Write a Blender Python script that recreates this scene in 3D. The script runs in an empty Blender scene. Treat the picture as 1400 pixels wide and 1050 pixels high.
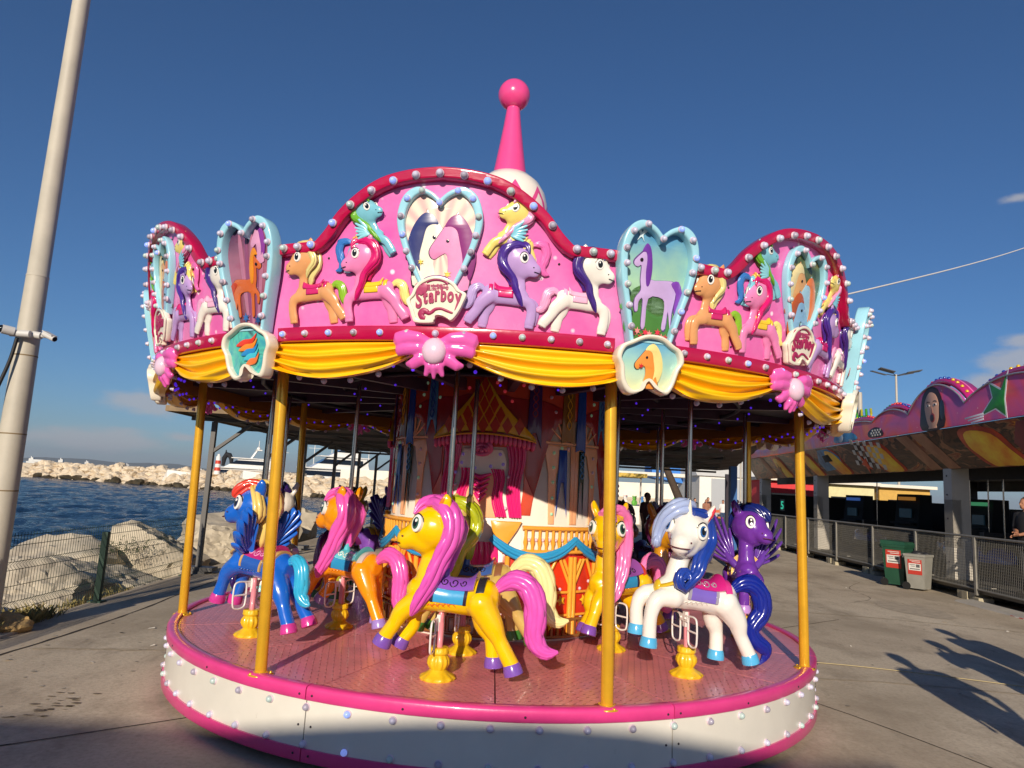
import bpy, bmesh, math, random
from math import sin, cos, pi, radians, sqrt, atan2
from mathutils import Vector, Matrix, noise
S = bpy.context.scene
COL = S.collection
random.seed(7)
DZ = 0.45                       # height of the carousel deck above the ground

# ------------------------------------------------------------------ camera, sky, sun, exposure
def setup():
    f, pitch, roll = 956.0, radians(8.417), radians(3.12)
    C = Vector((0.0165 * 2.75, -2.4585 * 2.75, 0.4357 * 2.75 + DZ))
    fw = Vector((0, cos(pitch), sin(pitch))); r = Vector((1, 0, 0)); u = r.cross(fw)
    c, s = cos(roll), sin(roll)
    R = r * c + u * s; U = u * c - r * s
    cam = bpy.data.cameras.new('camera'); cam.sensor_width = 36; cam.lens = 36 * f / 1400
    cam.clip_start = .05; cam.clip_end = 60000
    o = bpy.data.objects.new('camera', cam); COL.objects.link(o)
    M = Matrix((R, U, -fw)).transposed().to_4x4(); M.translation = C
    o.matrix_world = M
    S.camera = o
    SUN_EL, SUN_AZ = radians(19.0), radians(189.5)     # azimuth of the sun, clockwise from +Y
    w = bpy.data.worlds.new('World'); S.world = w; w.use_nodes = True
    n = w.node_tree.nodes; l = w.node_tree.links
    n.clear()
    out = n.new('ShaderNodeOutputWorld'); bg = n.new('ShaderNodeBackground'); bg.inputs[1].default_value = 0.074
    sky = n.new('ShaderNodeTexSky'); sky.sky_type = 'NISHITA'; sky.sun_disc = False
    sky.sun_elevation = SUN_EL; sky.sun_rotation = SUN_AZ
    sky.air_density = 1.0; sky.dust_density = 0.25; sky.ozone_density = 8.0
    # a few small low clouds
    tc = n.new('ShaderNodeTexCoord')
    sep = n.new('ShaderNodeSeparateXYZ'); l.new(tc.outputs['Generated'], sep.inputs[0])
    mp = n.new('ShaderNodeMapping'); mp.inputs['Scale'].default_value = (1, 1, 2.6); l.new(tc.outputs['Generated'], mp.inputs[0])
    nz = n.new('ShaderNodeTexNoise'); nz.inputs['Scale'].default_value = 9.0; nz.inputs['Detail'].default_value = 8; nz.inputs['Roughness'].default_value = .6
    l.new(mp.outputs[0], nz.inputs[0])
    def blob(d, size, stretch):
        d = Vector(d).normalized()
        sb = n.new('ShaderNodeVectorMath'); sb.operation = 'SUBTRACT'; l.new(tc.outputs['Generated'], sb.inputs[0]); sb.inputs[1].default_value = d
        m = n.new('ShaderNodeVectorMath'); m.operation = 'MULTIPLY'; l.new(sb.outputs[0], m.inputs[0]); m.inputs[1].default_value = (1, 1, stretch)
        ln = n.new('ShaderNodeVectorMath'); ln.operation = 'LENGTH'; l.new(m.outputs[0], ln.inputs[0])
        r = n.new('ShaderNodeMapRange'); r.inputs[1].default_value = size; r.inputs[2].default_value = 0; r.inputs[3].default_value = 0; r.inputs[4].default_value = 1
        l.new(ln.outputs['Value'], r.inputs[0]); return r.outputs[0]
    def ray(px, py):
        X, Y = px - 700, py - 525
        x = c * X + s * Y; y = -s * X + c * Y
        return (fw * f + r * x - u * y).normalized()
    def mx(a, b):
        m = n.new('ShaderNodeMath'); m.operation = 'MAXIMUM'; l.new(a, m.inputs[0]); l.new(b, m.inputs[1]); return m.outputs[0]
    acc = None
    for (p, sz, st) in (((205, 552), .085, 2.8), ((250, 598), .05, 4.), ((1345, 522), .06, 2.4), ((1400, 500), .085, 2.2), ((1400, 462), .05, 2.6),
                        ((1395, 270), .05, 4), ((120, 600), .16, 6.), ((490, 600), .2, 6.), ((960, 640), .2, 5.)):
        b = blob(ray(*p), sz, st); acc = b if acc is None else mx(acc, b)
    # scattered low clouds elsewhere round the horizon
    lo = n.new('ShaderNodeMapRange'); lo.inputs[1].default_value = .30; lo.inputs[2].default_value = .06; l.new(sep.outputs[2], lo.inputs[0])
    back = n.new('ShaderNodeMapRange'); back.inputs[1].default_value = .1; back.inputs[2].default_value = -.5; back.inputs[4].default_value = .75; l.new(sep.outputs[1], back.inputs[0])
    mu = n.new('ShaderNodeMath'); mu.operation = 'MULTIPLY'; l.new(lo.outputs[0], mu.inputs[0]); l.new(back.outputs[0], mu.inputs[1])
    acc = mx(acc, mu.outputs[0])
    ad = n.new('ShaderNodeMath'); ad.operation = 'ADD'; l.new(nz.outputs[0], ad.inputs[0]); 
    sc = n.new('ShaderNodeMath'); sc.operation = 'MULTIPLY'; l.new(acc, sc.inputs[0]); sc.inputs[1].default_value = .62; l.new(sc.outputs[0], ad.inputs[1])
    rm = n.new('ShaderNodeMapRange'); rm.interpolation_type = 'SMOOTHSTEP'; rm.inputs[1].default_value = .72; rm.inputs[2].default_value = 1.0; rm.inputs[4].default_value = .72
    l.new(ad.outputs[0], rm.inputs[0])
    mix = n.new('ShaderNodeMixRGB'); l.new(rm.outputs[0], mix.inputs[0]); l.new(sky.outputs[0], mix.inputs[1]); mix.inputs[2].default_value = (5.2, 5.2, 5.5, 1)
    l.new(mix.outputs[0], bg.inputs[0]); l.new(bg.outputs[0], out.inputs[0])
    ld = bpy.data.lights.new('sun', 'SUN'); ld.energy = 4.4; ld.angle = radians(.53); ld.color = (1.0, .88, .72)
    lo_ = bpy.data.objects.new('sun', ld); COL.objects.link(lo_)
    d = Vector((sin(SUN_AZ) * cos(SUN_EL), cos(SUN_AZ) * cos(SUN_EL), sin(SUN_EL)))
    lo_.rotation_euler = d.to_track_quat('Z', 'Y').to_euler(); lo_.location = (0, -30, 40)
    S.view_settings.view_transform = 'Standard'; S.view_settings.look = 'None'
    S.view_settings.exposure = 0.20; S.view_settings.gamma = 1
    S.view_settings.use_curve_mapping = False
    S.render.engine = 'CYCLES'
    S.cycles.use_denoising = True
    S.cycles.max_bounces = 6; S.cycles.diffuse_bounces = 4; S.cycles.glossy_bounces = 3; S.cycles.volume_bounces = 0
    S.cycles.sample_clamp_indirect = 8
setup()

# ------------------------------------------------------------------ materials
def hx(h, k=1.0):
    h = h.lstrip('#'); v = [int(h[i:i + 2], 16) / 255 for i in (0, 2, 4)]
    v = [(x / 12.92 if x <= .04045 else ((x + .055) / 1.055) ** 2.4) * k for x in v]
    return (v[0], v[1], v[2], 1)
MATS = {}
def mat(name, col, rough=.5, metal=0, coat=0, var=0, vscale=6, bump=0, bscale=40, emit=0, col2=None, c2scale=2.0, wear=None):
    """painted surface: base colour with noise variation (dirt, fading) and fine relief"""
    if name in MATS: return MATS[name]
    m = bpy.data.materials.new(name); MATS[name] = m; m.use_nodes = True
    n = m.node_tree.nodes; l = m.node_tree.links; p = n['Principled BSDF']
    if isinstance(col, str): col = hx(col)
    p.inputs['Base Color'].default_value = col; p.inputs['Roughness'].default_value = rough; p.inputs['Metallic'].default_value = metal
    p.inputs['Coat Weight'].default_value = coat; p.inputs['Coat Roughness'].default_value = .06
    tc = n.new('ShaderNodeTexCoord')
    src = None
    if var or col2:
        nz = n.new('ShaderNodeTexNoise'); nz.inputs['Scale'].default_value = vscale if not col2 else c2scale; nz.inputs['Detail'].default_value = 6; nz.inputs['Roughness'].default_value = .62
        l.new(tc.outputs['Object'], nz.inputs[0])
        mr = n.new('ShaderNodeMapRange'); mr.inputs[1].default_value = .32; mr.inputs[2].default_value = .68
        l.new(nz.outputs[0], mr.inputs[0])
        mx = n.new('ShaderNodeMixRGB'); l.new(mr.outputs[0], mx.inputs[0])
        if col2: mx.inputs[1].default_value = col; mx.inputs[2].default_value = hx(col2) if isinstance(col2, str) else col2
        else:
            mx.inputs[1].default_value = (col[0] * (1 - var), col[1] * (1 - var), col[2] * (1 - var), 1)
            mx.inputs[2].default_value = (min(1, col[0] * (1 + var * .6)), min(1, col[1] * (1 + var * .6)), min(1, col[2] * (1 + var * .6)), 1)
        src = mx.outputs[0]
        l.new(src, p.inputs['Base Color'])
        rr = n.new('ShaderNodeMapRange'); rr.inputs[3].default_value = max(.02, rough * .8); rr.inputs[4].default_value = min(1, rough * 1.35)
        l.new(nz.outputs[0], rr.inputs[0]); l.new(rr.outputs[0], p.inputs['Roughness'])
    if wear:      # dirt / chips colour in sparse spots
        nz2 = n.new('ShaderNodeTexNoise'); nz2.inputs['Scale'].default_value = wear[1]; nz2.inputs['Detail'].default_value = 9; nz2.inputs['Roughness'].default_value = .75
        l.new(tc.outputs['Object'], nz2.inputs[0])
        mr2 = n.new('ShaderNodeMapRange'); mr2.inputs[1].default_value = wear[2]; mr2.inputs[2].default_value = wear[2] + .08
        l.new(nz2.outputs[0], mr2.inputs[0])
        mx2 = n.new('ShaderNodeMixRGB'); l.new(mr2.outputs[0], mx2.inputs[0])
        if src: l.new(src, mx2.inputs[1])
        else: mx2.inputs[1].default_value = col
        mx2.inputs[2].default_value = hx(wear[0]) if isinstance(wear[0], str) else wear[0]; l.new(mx2.outputs[0], p.inputs['Base Color'])
    if bump:
        nb = n.new('ShaderNodeTexNoise'); nb.inputs['Scale'].default_value = bscale; nb.inputs['Detail'].default_value = 5
        l.new(tc.outputs['Object'], nb.inputs[0])
        b = n.new('ShaderNodeBump'); b.inputs['Strength'].default_value = bump; b.inputs['Distance'].default_value = .02
        l.new(nb.outputs[0], b.inputs['Height']); l.new(b.outputs[0], p.inputs['Normal'])
    if emit:
        p.inputs['Emission Color'].default_value = col; p.inputs['Emission Strength'].default_value = emit
    return m
def gloss(name, c, var=.06):      # moulded fibreglass under clear lacquer
    q = hx(c) if isinstance(c, str) else c      # rubbed and grubby in small spots
    return mat(name, c, .22, 0, .5, var=var, vscale=5, bump=.06, bscale=14, wear=((q[0] * .45 + .02, q[1] * .42 + .018, q[2] * .40 + .015, 1), 13, .685))

# ------------------------------------------------------------------ mesh building
class MB:
    def __init__(s): s.v = []; s.f = []; s.m = []; s.sm = []; s.cur = 0; s.smooth = True
    def add(s, vs, fs):
        b = len(s.v); s.v += [tuple(v) for v in vs]
        for f in fs: s.f.append([i + b for i in f]); s.m.append(s.cur); s.sm.append(s.smooth)
    def grid(s, rows, closed=False):
        nr, nc = len(rows), len(rows[0]); vs = [p for r in rows for p in r]; fs = []
        for i in range(nr - 1):
            for j in range(nc if closed else nc - 1):
                k = (j + 1) % nc; fs.append((i * nc + j, i * nc + k, (i + 1) * nc + k, (i + 1) * nc + j))
        s.add(vs, fs)
    def box(s, c, d, R=None):
        vs = []
        for z in (-.5, .5):
            for y in (-.5, .5):
                for x in (-.5, .5):
                    p = Vector((x * d[0], y * d[1], z * d[2]))
                    if R: p = R @ p
                    vs.append(p + Vector(c))
        sm = s.smooth; s.smooth = False
        s.add(vs, [(0, 2, 3, 1), (4, 5, 7, 6), (0, 1, 5, 4), (2, 6, 7, 3), (0, 4, 6, 2), (1, 3, 7, 5)]); s.smooth = sm
    def hexa(s, b, t):   # 4 bottom points (ccw from above), 4 top points
        sm = s.smooth; s.smooth = False
        s.add(list(b) + list(t), [(3, 2, 1, 0), (4, 5, 6, 7), (0, 1, 5, 4), (1, 2, 6, 5), (2, 3, 7, 6), (3, 0, 4, 7)]); s.smooth = sm
    def frames(s, path, up=None):
        P = [Vector(p) for p in path]; T = []
        for i in range(len(P)):
            t = P[min(i + 1, len(P) - 1)] - P[max(i - 1, 0)]; T.append(t.normalized())
        n = Vector(up) if up else (Vector((0, 0, 1)) if abs(T[0].z) < .9 else Vector((0, 1, 0)))
        out = []
        for p, t in zip(P, T):
            n = (n - t * n.dot(t))
            if n.length < 1e-6: n = t.orthogonal()
            n.normalize(); out.append((p, t, n, t.cross(n)))
        return out
    def tube(s, path, rad, n=10, up=None, caps=True):
        fr = s.frames(path, up); k = len(fr)
        if not isinstance(rad, (list,)): rad = [rad] * k
        rows = []
        for (p, t, N, B), r in zip(fr, rad):
            a, b = r if isinstance(r, tuple) else (r, r)
            rows.append([p + N * (a * cos(2 * pi * j / n)) + B * (b * sin(2 * pi * j / n)) for j in range(n)])
        s.grid([[rw[-j] for j in range(n)] for rw in rows], True) if False else s.grid(rows, True)
        if caps:
            b = len(s.v); s.add(rows[0], [tuple(range(n))[::-1]]); s.add(rows[-1], [tuple(range(n))])
    def lathe(s, prof, n=24, M=None, flute=None, caps=True):
        rows = []
        for q in prof:
            r, z = q[0], q[1]; fl = q[2] if len(q) > 2 else 0
            row = []
            for j in range(n):
                a = 2 * pi * j / n; rr = r * (1 + fl * cos((flute or 12) * a))
                p = Vector((rr * cos(a), rr * sin(a), z)); row.append(M @ p if M else p)
            rows.append(row)
        s.grid(rows, True)
        if caps: s.add(rows[0], [tuple(range(n))[::-1]]); s.add(rows[-1], [tuple(range(n))])
    def ell(s, c, r, M=None, nu=14, nv=9):
        r = r if isinstance(r, tuple) else (r, r, r); rows = []
        for i in range(nv + 1):
            th = pi * i / nv - pi / 2
            th = max(-pi / 2 + .02, min(pi / 2 - .02, th)); row = []
            for j in range(nu):
                a = 2 * pi * j / nu
                p = Vector((r[0] * cos(th) * cos(a), r[1] * cos(th) * sin(a), r[2] * sin(th)))
                if M: p = M @ p
                row.append(p + Vector(c))
            rows.append(row)
        s.grid(rows, True); s.add(rows[0], [tuple(range(nu))[::-1]]); s.add(rows[-1], [tuple(range(nu))])
    def sph_path(s, path, rad, n=12, up=None):       # capsule chain with round ends, for remeshing
        s.tube(path, rad, n, up)
        for p, r in ((path[0], rad[0]), (path[-1], rad[-1])):
            rr = min(r) if isinstance(r, tuple) else r
            s.ell(p, rr, nu=12, nv=8)
    def bundle(s, path, rad, n=7, flat=(1, 1), up=None, tn=7, wob=.15, seed=1):   # locks of hair: n tubes packed round a path
        rnd = random.Random(seed); fr = s.frames(path, up)
        for j in range(n):
            a = 2 * pi * j / n + rnd.uniform(-.15, .15)
            pts = []; rr = []
            for i, ((p, t, N, B), r) in enumerate(zip(fr, rad)):
                w = 1 + wob * sin(i * 1.3 + j * 2.1)
                pts.append(p + N * (flat[0] * r * .62 * cos(a) * w) + B * (flat[1] * r * .62 * sin(a) * w))
                rr.append(max(.002, r * .5 * (1 - .0 * j)))
            s.tube(pts, rr, tn, up)
        s.tube([f[0] for f in fr], [r * .62 for r in rad], tn, up)
    def xf(s, fn): s.v = [tuple(fn(Vector(p))) for p in s.v]; return s
    def mesh(s, name='mesh'):
        me = bpy.data.meshes.new(name); me.from_pydata(s.v, [], s.f)
        me.polygons.foreach_set('material_index', s.m); me.polygons.foreach_set('use_smooth', s.sm); me.update()
        return me
def fixn(me):
    b = bmesh.new(); b.from_mesh(me); bmesh.ops.recalc_face_normals(b, faces=b.faces); b.to_mesh(me); b.free(); return me
def smooth_by_angle(me, deg=40):
    b = bmesh.new(); b.from_mesh(me)
    for f in b.faces: f.smooth = True
    for e in b.edges:
        if len(e.link_faces) == 2: e.smooth = e.calc_face_angle(0) < radians(deg)
    b.to_mesh(me); b.free(); return me

def setmats(o, mats):
    if mats is None: return
    if not isinstance(mats, (list, tuple)): mats = [mats]
    me = o.data
    while len(me.materials) < len(mats): me.materials.append(None)
    for i, m in enumerate(mats):
        if me.materials[i] is None and me.users <= 1: me.materials[i] = m
        elif me.materials[i] is not m:
            o.material_slots[i].link = 'OBJECT'; o.material_slots[i].material = m
def obj(name, src, mats=None, parent=None, loc=None, rz=None, rot=None, kind=None, label=None):
    me = fixn(src.mesh(name)) if isinstance(src, MB) else src
    o = bpy.data.objects.new(name, me); COL.objects.link(o)
    if parent: o.parent = parent
    if loc: o.location = loc
    if rz is not None: o.rotation_euler = (0, 0, rz)
    if rot is not None: o.rotation_euler = rot
    if kind: o['kind'] = kind
    if label: o['label'] = label
    setmats(o, mats); return o
def thing(name, label, cat, loc=(0, 0, 0), rz=0, group=None):
    o = bpy.data.objects.new(name, None); o.empty_display_size = .1; COL.objects.link(o); o.location = loc; o.rotation_euler = (0, 0, rz)
    return tag(o, label, cat, group)
def tag(o, label, cat, group=None):
    o['label'] = label; o['category'] = cat
    if group: o['group'] = group
    return o

def plate(loops, depth=.02, bevel=.004, res=1, name='plate'):
    """flat cut-out with rounded edges from 2D outlines (later loops are holes); lies in x (right), z (up), its face towards -y, back at y=0"""
    k = bpy.data.curves.new('outline', 'CURVE'); k.dimensions = '2D'; k.fill_mode = 'BOTH'
    k.extrude = max(.0005, depth / 2 - bevel); k.bevel_depth = bevel; k.bevel_resolution = res; k.offset = -bevel
    for L in loops:
        sp = k.splines.new('POLY'); sp.points.add(len(L) - 1)
        for p, q in zip(sp.points, L): p.co = (q[0], q[1], 0, 1)
        sp.use_cyclic_u = True
    o = bpy.data.objects.new('outline', k); me = bpy.data.meshes.new_from_object(o)
    bpy.data.objects.remove(o); bpy.data.curves.remove(k)
    for v in me.vertices: v.co = Vector((v.co.x, -(v.co.z + depth / 2), v.co.y))
    b = bmesh.new(); b.from_mesh(me); bmesh.ops.remove_doubles(b, verts=b.verts, dist=1e-5); bmesh.ops.recalc_face_normals(b, faces=b.faces)
    for f in b.faces: f.smooth = True
    for e in b.edges:
        if len(e.link_faces) == 2: e.smooth = e.calc_face_angle(0) < radians(38)
        else: e.smooth = False
    b.to_mesh(me); b.free(); me.name = name
    return me
def bend(me, P, step=.07):
    """cut a plate into upright strips and wrap it: P(x, z, w) -> point"""
    b = bmesh.new(); b.from_mesh(me)
    xs = [v.co.x for v in b.verts]; lo, hi = min(xs), max(xs); k = int((hi - lo) / step)
    for i in range(1, k + 1):
        x = lo + (hi - lo) * i / (k + 1)
        bmesh.ops.bisect_plane(b, geom=b.verts[:] + b.edges[:] + b.faces[:], plane_co=(x, 0, 0), plane_no=(1, 0, 0))
    for v in b.verts: v.co = P(v.co.x, v.co.z, -v.co.y)
    b.to_mesh(me); b.free(); return me
def smoothloop(pts, k=4):
    """closed Catmull-Rom through points"""
    n = len(pts); out = []
    for i in range(n):
        p0, p1, p2, p3 = pts[i - 1], pts[i], pts[(i + 1) % n], pts[(i + 2) % n]
        for j in range(k):
            t = j / k
            out.append(tuple(.5 * ((2 * b) + (-a + c) * t + (2 * a - 5 * b + 4 * c - d) * t * t + (-a + 3 * b - 3 * c + d) * t ** 3) for a, b, c, d in zip(p0, p1, p2, p3)))
    return out
def spl(pts, k=5):
    """open Catmull-Rom, any dimension"""
    P = [pts[0]] + list(pts) + [pts[-1]]; out = []
    for i in range(1, len(P) - 2):
        for j in range(k):
            t = j / k; p0, p1, p2, p3 = P[i - 1], P[i], P[i + 1], P[i + 2]
            out.append(tuple(.5 * ((2 * b) + (-a + c) * t + (2 * a - 5 * b + 4 * c - d) * t * t + (-a + 3 * b - 3 * c + d) * t ** 3) for a, b, c, d in zip(p0, p1, p2, p3)))
    out.append(tuple(pts[-1])); return out
def remesh(mb, voxel=.011, it=6, fac=.5):
    me = fixn(mb.mesh('solid')); o = bpy.data.objects.new('solid', me); COL.objects.link(o)
    r = o.modifiers.new('r', 'REMESH'); r.mode = 'VOXEL'; r.voxel_size = voxel; r.use_smooth_shade = True
    q = o.modifiers.new('s', 'SMOOTH'); q.factor = fac; q.iterations = it
    dg = bpy.context.evaluated_depsgraph_get(); me2 = bpy.data.meshes.new_from_object(o.evaluated_get(dg))
    bpy.data.objects.remove(o); bpy.data.meshes.remove(me)
    me2.polygons.foreach_set('use_smooth', [True] * len(me2.polygons)); return me2
def text(body, size=1.0, extr=.01, bevel=0.0, name='lettering'):
    c = bpy.data.curves.new('t', 'FONT'); c.body = body; c.size = size; c.extrude = extr; c.align_x = 'CENTER'; c.offset = bevel; c.resolution_u = 4
    o = bpy.data.objects.new('t', c); me = bpy.data.meshes.new_from_object(o); bpy.data.objects.remove(o)
    for v in me.vertices: v.co = Vector((v.co.x, -(v.co.z + extr), v.co.y))
    me.name = name; return fixn(me)
def joinmesh(parts, name='joined'):
    """[(mesh, material index)] -> one mesh"""
    v = []; f = []; m = []; sm = []
    for me, mi in parts:
        b = len(v); v += [tuple(x.co) for x in me.vertices]
        for p in me.polygons: f.append([i + b for i in p.vertices]); m.append(mi if mi is not None else p.material_index); sm.append(p.use_smooth)
    me = bpy.data.meshes.new(name); me.from_pydata(v, [], f); me.polygons.foreach_set('material_index', m); me.polygons.foreach_set('use_smooth', sm); me.update(); return me
# ------------------------------------------------------------------ paints of the carousel
PINK = mat('pink_panel_paint', '#e255aa', .24, coat=.5, col2='#f08cc6', c2scale=1.7, bump=.05, bscale=10)
PINKD = mat('pink_rim_paint', '#dd3f86', .3, coat=.35, var=.1, vscale=4, bump=.05, wear=('#7c2b4c', 16, .70))
MAROON = gloss('crimson_trim_paint', '#b80a44', .1)
YEL = mat('golden_yellow_drape_paint', '#fdc010', .28, coat=.4, var=.08, vscale=3, wear=('#b8780c', 9, .71))
CREAM = gloss('cream_plaque_paint', '#efe6d2')
LBLUE = gloss('light_blue_frame_paint', '#9ed6e6')
BOW = gloss('bow_pink_paint', '#ea62b4')
PEARL = gloss('pearl_paint', '#e6c3d6')
WHITE = mat('white_skirt_paint', '#ddd8cc', .3, coat=.3, var=.06, vscale=2.5, bump=.05, bscale=6, wear=('#9c9484', 16, .665))
GOLD = mat('gold_pole_paint', '#f4b830', .2, metal=.42, coat=.3, var=.08, vscale=8)
STEEL = mat('polished_steel', '#b9b4ac', .16, metal=1, var=.1, vscale=12)
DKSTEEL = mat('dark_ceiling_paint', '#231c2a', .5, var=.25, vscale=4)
BULB = mat('frosted_bulb', '#c9c6dd', .18, coat=.5)
BULBD = mat('dull_bulb', '#a8a2b4', .35, coat=.2); BULBG = mat('greenish_frosted_bulb', '#b8ccc8', .2, coat=.4)
COLLAR = mat('bulb_collar_paint', '#dcc6d2', .3)
BULBLIT = mat('lit_blue_bulb', (.30, .42, 1, 1), .2, emit=.35)
LEDV = mat('violet_led', (.12, .03, 1, 1), .3, emit=.45)
def deckmat():
    m = mat('pink_tread_plate', '#e88c90', .34, metal=.12, coat=.2, var=.16, vscale=4, wear=('#8a4c58', 3, .66))
    n = m.node_tree.nodes; l = m.node_tree.links; p = n['Principled BSDF']
    tc = n.new('ShaderNodeTexCoord'); mp = n.new('ShaderNodeMapping'); mp.inputs['Rotation'].default_value = (0, 0, radians(45)); mp.inputs['Scale'].default_value = (23, 23, 23)
    l.new(tc.outputs['Object'], mp.inputs[0]); sp = n.new('ShaderNodeSeparateXYZ'); l.new(mp.outputs[0], sp.inputs[0])
    def mth(op, a, b=None):
        q = n.new('ShaderNodeMath'); q.operation = op
        (l.new(a, q.inputs[0]) if hasattr(a, 'links') else setattr(q.inputs[0], 'default_value', a))
        if b is not None: (l.new(b, q.inputs[1]) if hasattr(b, 'links') else setattr(q.inputs[1], 'default_value', b))
        return q.outputs[0]
    fx = mth('ABSOLUTE', mth('SUBTRACT', mth('FRACT', sp.outputs[0]), .5)); fy = mth('ABSOLUTE', mth('SUBTRACT', mth('FRACT', sp.outputs[1]), .5))
    par = mth('MODULO', mth('ADD', mth('FLOOR', sp.outputs[0]), mth('FLOOR', sp.outputs[1])), 2.0)
    par = mth('ABSOLUTE', par)
    d1 = mth('ADD', mth('MULTIPLY', fx, 1.1), mth('MULTIPLY', fy, 3.6)); d2 = mth('ADD', mth('MULTIPLY', fx, 3.6), mth('MULTIPLY', fy, 1.1))
    dd = mth('ADD', mth('MULTIPLY', d1, mth('SUBTRACT', 1.0, par)), mth('MULTIPLY', d2, par))
    h = mth('MAXIMUM', mth('SUBTRACT', .6, dd), 0.0)
    b = n.new('ShaderNodeBump'); b.inputs['Strength'].default_value = 1.0; b.inputs['Distance'].default_value = .02; l.new(h, b.inputs['Height'])
    l.new(b.outputs[0], p.inputs['Normal']); return m
DECK = deckmat()
def starmat():      # sparkles sprayed on the panel paint
    m = PINK; n = m.node_tree.nodes; l = m.node_tree.links; p = n['Principled BSDF']
    lk = p.inputs['Base Color'].links[0].from_socket
    tc = n.new('ShaderNodeTexCoord'); v = n.new('ShaderNodeTexVoronoi'); v.inputs['Scale'].default_value = 8.5; l.new(tc.outputs['Object'], v.inputs[0])
    r = n.new('ShaderNodeMapRange'); r.inputs[1].default_value = .15; r.inputs[2].default_value = .07; l.new(v.outputs['Distance'], r.inputs[0])
    mx = n.new('ShaderNodeMixRGB'); l.new(r.outputs[0], mx.inputs[0]); l.new(lk, mx.inputs[1]); mx.inputs[2].default_value = hx('#ffe6f4'); l.new(mx.outputs[0], p.inputs['Base Color'])
starmat()

# ------------------------------------------------------------------ carousel: deck, skirt, poles
R0 = 2.75
TH0 = -6.5                      # the front panel's bearing in degrees
CX = -0.045                     # the canopy sits a little to the left of the deck
car = thing('carousel', 'round pink children\'s carousel with golden yellow swags, heart shaped panels and a ball topped spire', 'carousel', (0, 0, 0))
def cyl(a, r, z): return (r * sin(radians(a)), -r * cos(radians(a)), z)
# deck plates: sixteen sectors with open seams
mb = MB(); mb.smooth = False
g = .10
def sector(mb, a0, a1, r0, r1, z0, z1, n=8):
    top = []; 
    rows = [[cyl(a0 + (a1 - a0) * i / n, r, z) for i in range(n + 1)] for r, z in ((r0, z0), (r0, z1), (r1, z1), (r1, z0), (r0, z0))]
    mb.grid(rows)
    for i in (0, n): mb.add([rows[k][i] for k in range(4)], [(0, 1, 2, 3)])
sector(mb, -11.25 + g, 11.25 - g, .9, R0 - .075, -.05, 0)
dm = fixn(mb.mesh('deck_plate'))
for k in range(16): obj('deck_plate', dm, DECK, car, (0, 0, DZ), radians(-10.2 + 22.5 * k))
mb = MB(); mb.lathe([(.85, -.12), (R0 - .02, -.12), (R0 - .02, -.052), (.85, -.052)], 72); obj('deck_frame', mb, DKSTEEL, car, (0, 0, DZ))
# skirt: eight panels, each with an upper and a lower pink band
def arcprof(prof, a0, a1, n=14):
    mb = MB(); rows = [[cyl(a0 + (a1 - a0) * i / n, r, z) for i in range(n + 1)] for r, z in prof]; mb.grid(rows)
    for i in (0, n): mb.add([rows[k][i] for k in range(len(prof))], [tuple(range(len(prof)))])
    return mb
sk = smooth_by_angle(fixn(arcprof([(R0 - .03, -.055), (R0 - .012, -.055), (R0 - .010, -.325), (R0 - .03, -.325)], -22.42, 22.42).mesh('skirt_panel')), 30)
ub = smooth_by_angle(fixn(arcprof([(R0 - .072, -.03), (R0 - .072, .012), (R0 - .06, .018), (R0 - .02, .018), (R0 - .002, .012), (R0 + .004, 0), (R0 + .004, -.055), (R0 - .004, -.062), (R0 - .03, -.062)], -22.42, 22.42).mesh('rim')), 50)
lb = smooth_by_angle(fixn(arcprof([(R0 - .03, -.318), (R0 + .003, -.318), (R0 + .003, -.385), (R0 - .004, -.392), (R0 - .06, -.392)], -22.42, 22.42).mesh('rim')), 50)
seam0 = .5
for k in range(8):
    th = radians(seam0 + 45 * k)
    p = obj('skirt_panel', sk, WHITE, car, (0, 0, DZ), th)
    obj('upper_rim', ub, PINKD, p); obj('lower_rim', lb, PINKD, p)
    mb = MB()
    for a, z in ((-21.6, -.03), (-21.6, -.2), (-21.4, -.35), (21.6, -.03), (21.6, -.2), (21.4, -.35), (4, -.03), (-10, -.03)):
        M = Matrix.Rotation(radians(a), 4, 'Z') @ Matrix.Translation((0, -R0 - (.005 if z > -.06 or z < -.32 else -.010), z)) @ Matrix.Rotation(pi / 2, 4, 'X')
        mb.lathe([(.001, .004), (.006, .003), (.007, 0)], 8, M)
    obj('screws', mb, DKSTEEL, p, kind='stuff')
mb = MB(); mb.lathe([(R0 - .25, -.45), (R0 - .25, -.12), (R0 - .28, -.12), (R0 - .28, -.45)], 48); obj('undercarriage', mb, DKSTEEL, car, (0, 0, DZ))

# bulbs
def bulbmesh(r):
    mb = MB(); M = Matrix.Rotation(pi / 2, 4, 'X')
    mb.cur = 1; mb.lathe([(r * 1.18, -.004), (r * 1.18, r * .25), (r * .95, r * .4)], 12, M)
    mb.cur = 0; mb.lathe([(r, r * .3), (r * .98, r * .7), (r * .8, r * 1.15), (r * .45, r * 1.42), (.001, r * 1.5)], 12, M)
    return fixn(mb.mesh('bulb'))
B1, B2 = bulbmesh(.0165), bulbmesh(.0195)
NB = [0]
def bulb(parent, p, a, me=B1, lit=False, tilt=0, loc0=(0, 0, 0)):
    NB[0] += 1
    return obj('bulb', me, [BULBLIT if lit else (BULB, BULBD, BULB, BULBG)[(NB[0] * 7919) % 11 % 4], COLLAR], parent, (p[0] + loc0[0], p[1] + loc0[1], p[2] + loc0[2]), rot=(tilt, 0, radians(a)))
FARB = MB()      # bulbs on the far side, out of the picture: one joined part
bm_v = [tuple(v.co) for v in B1.vertices]; bm_f = [list(p.vertices) for p in B1.polygons]; bm_m = [p.material_index for p in B1.polygons]
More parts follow.
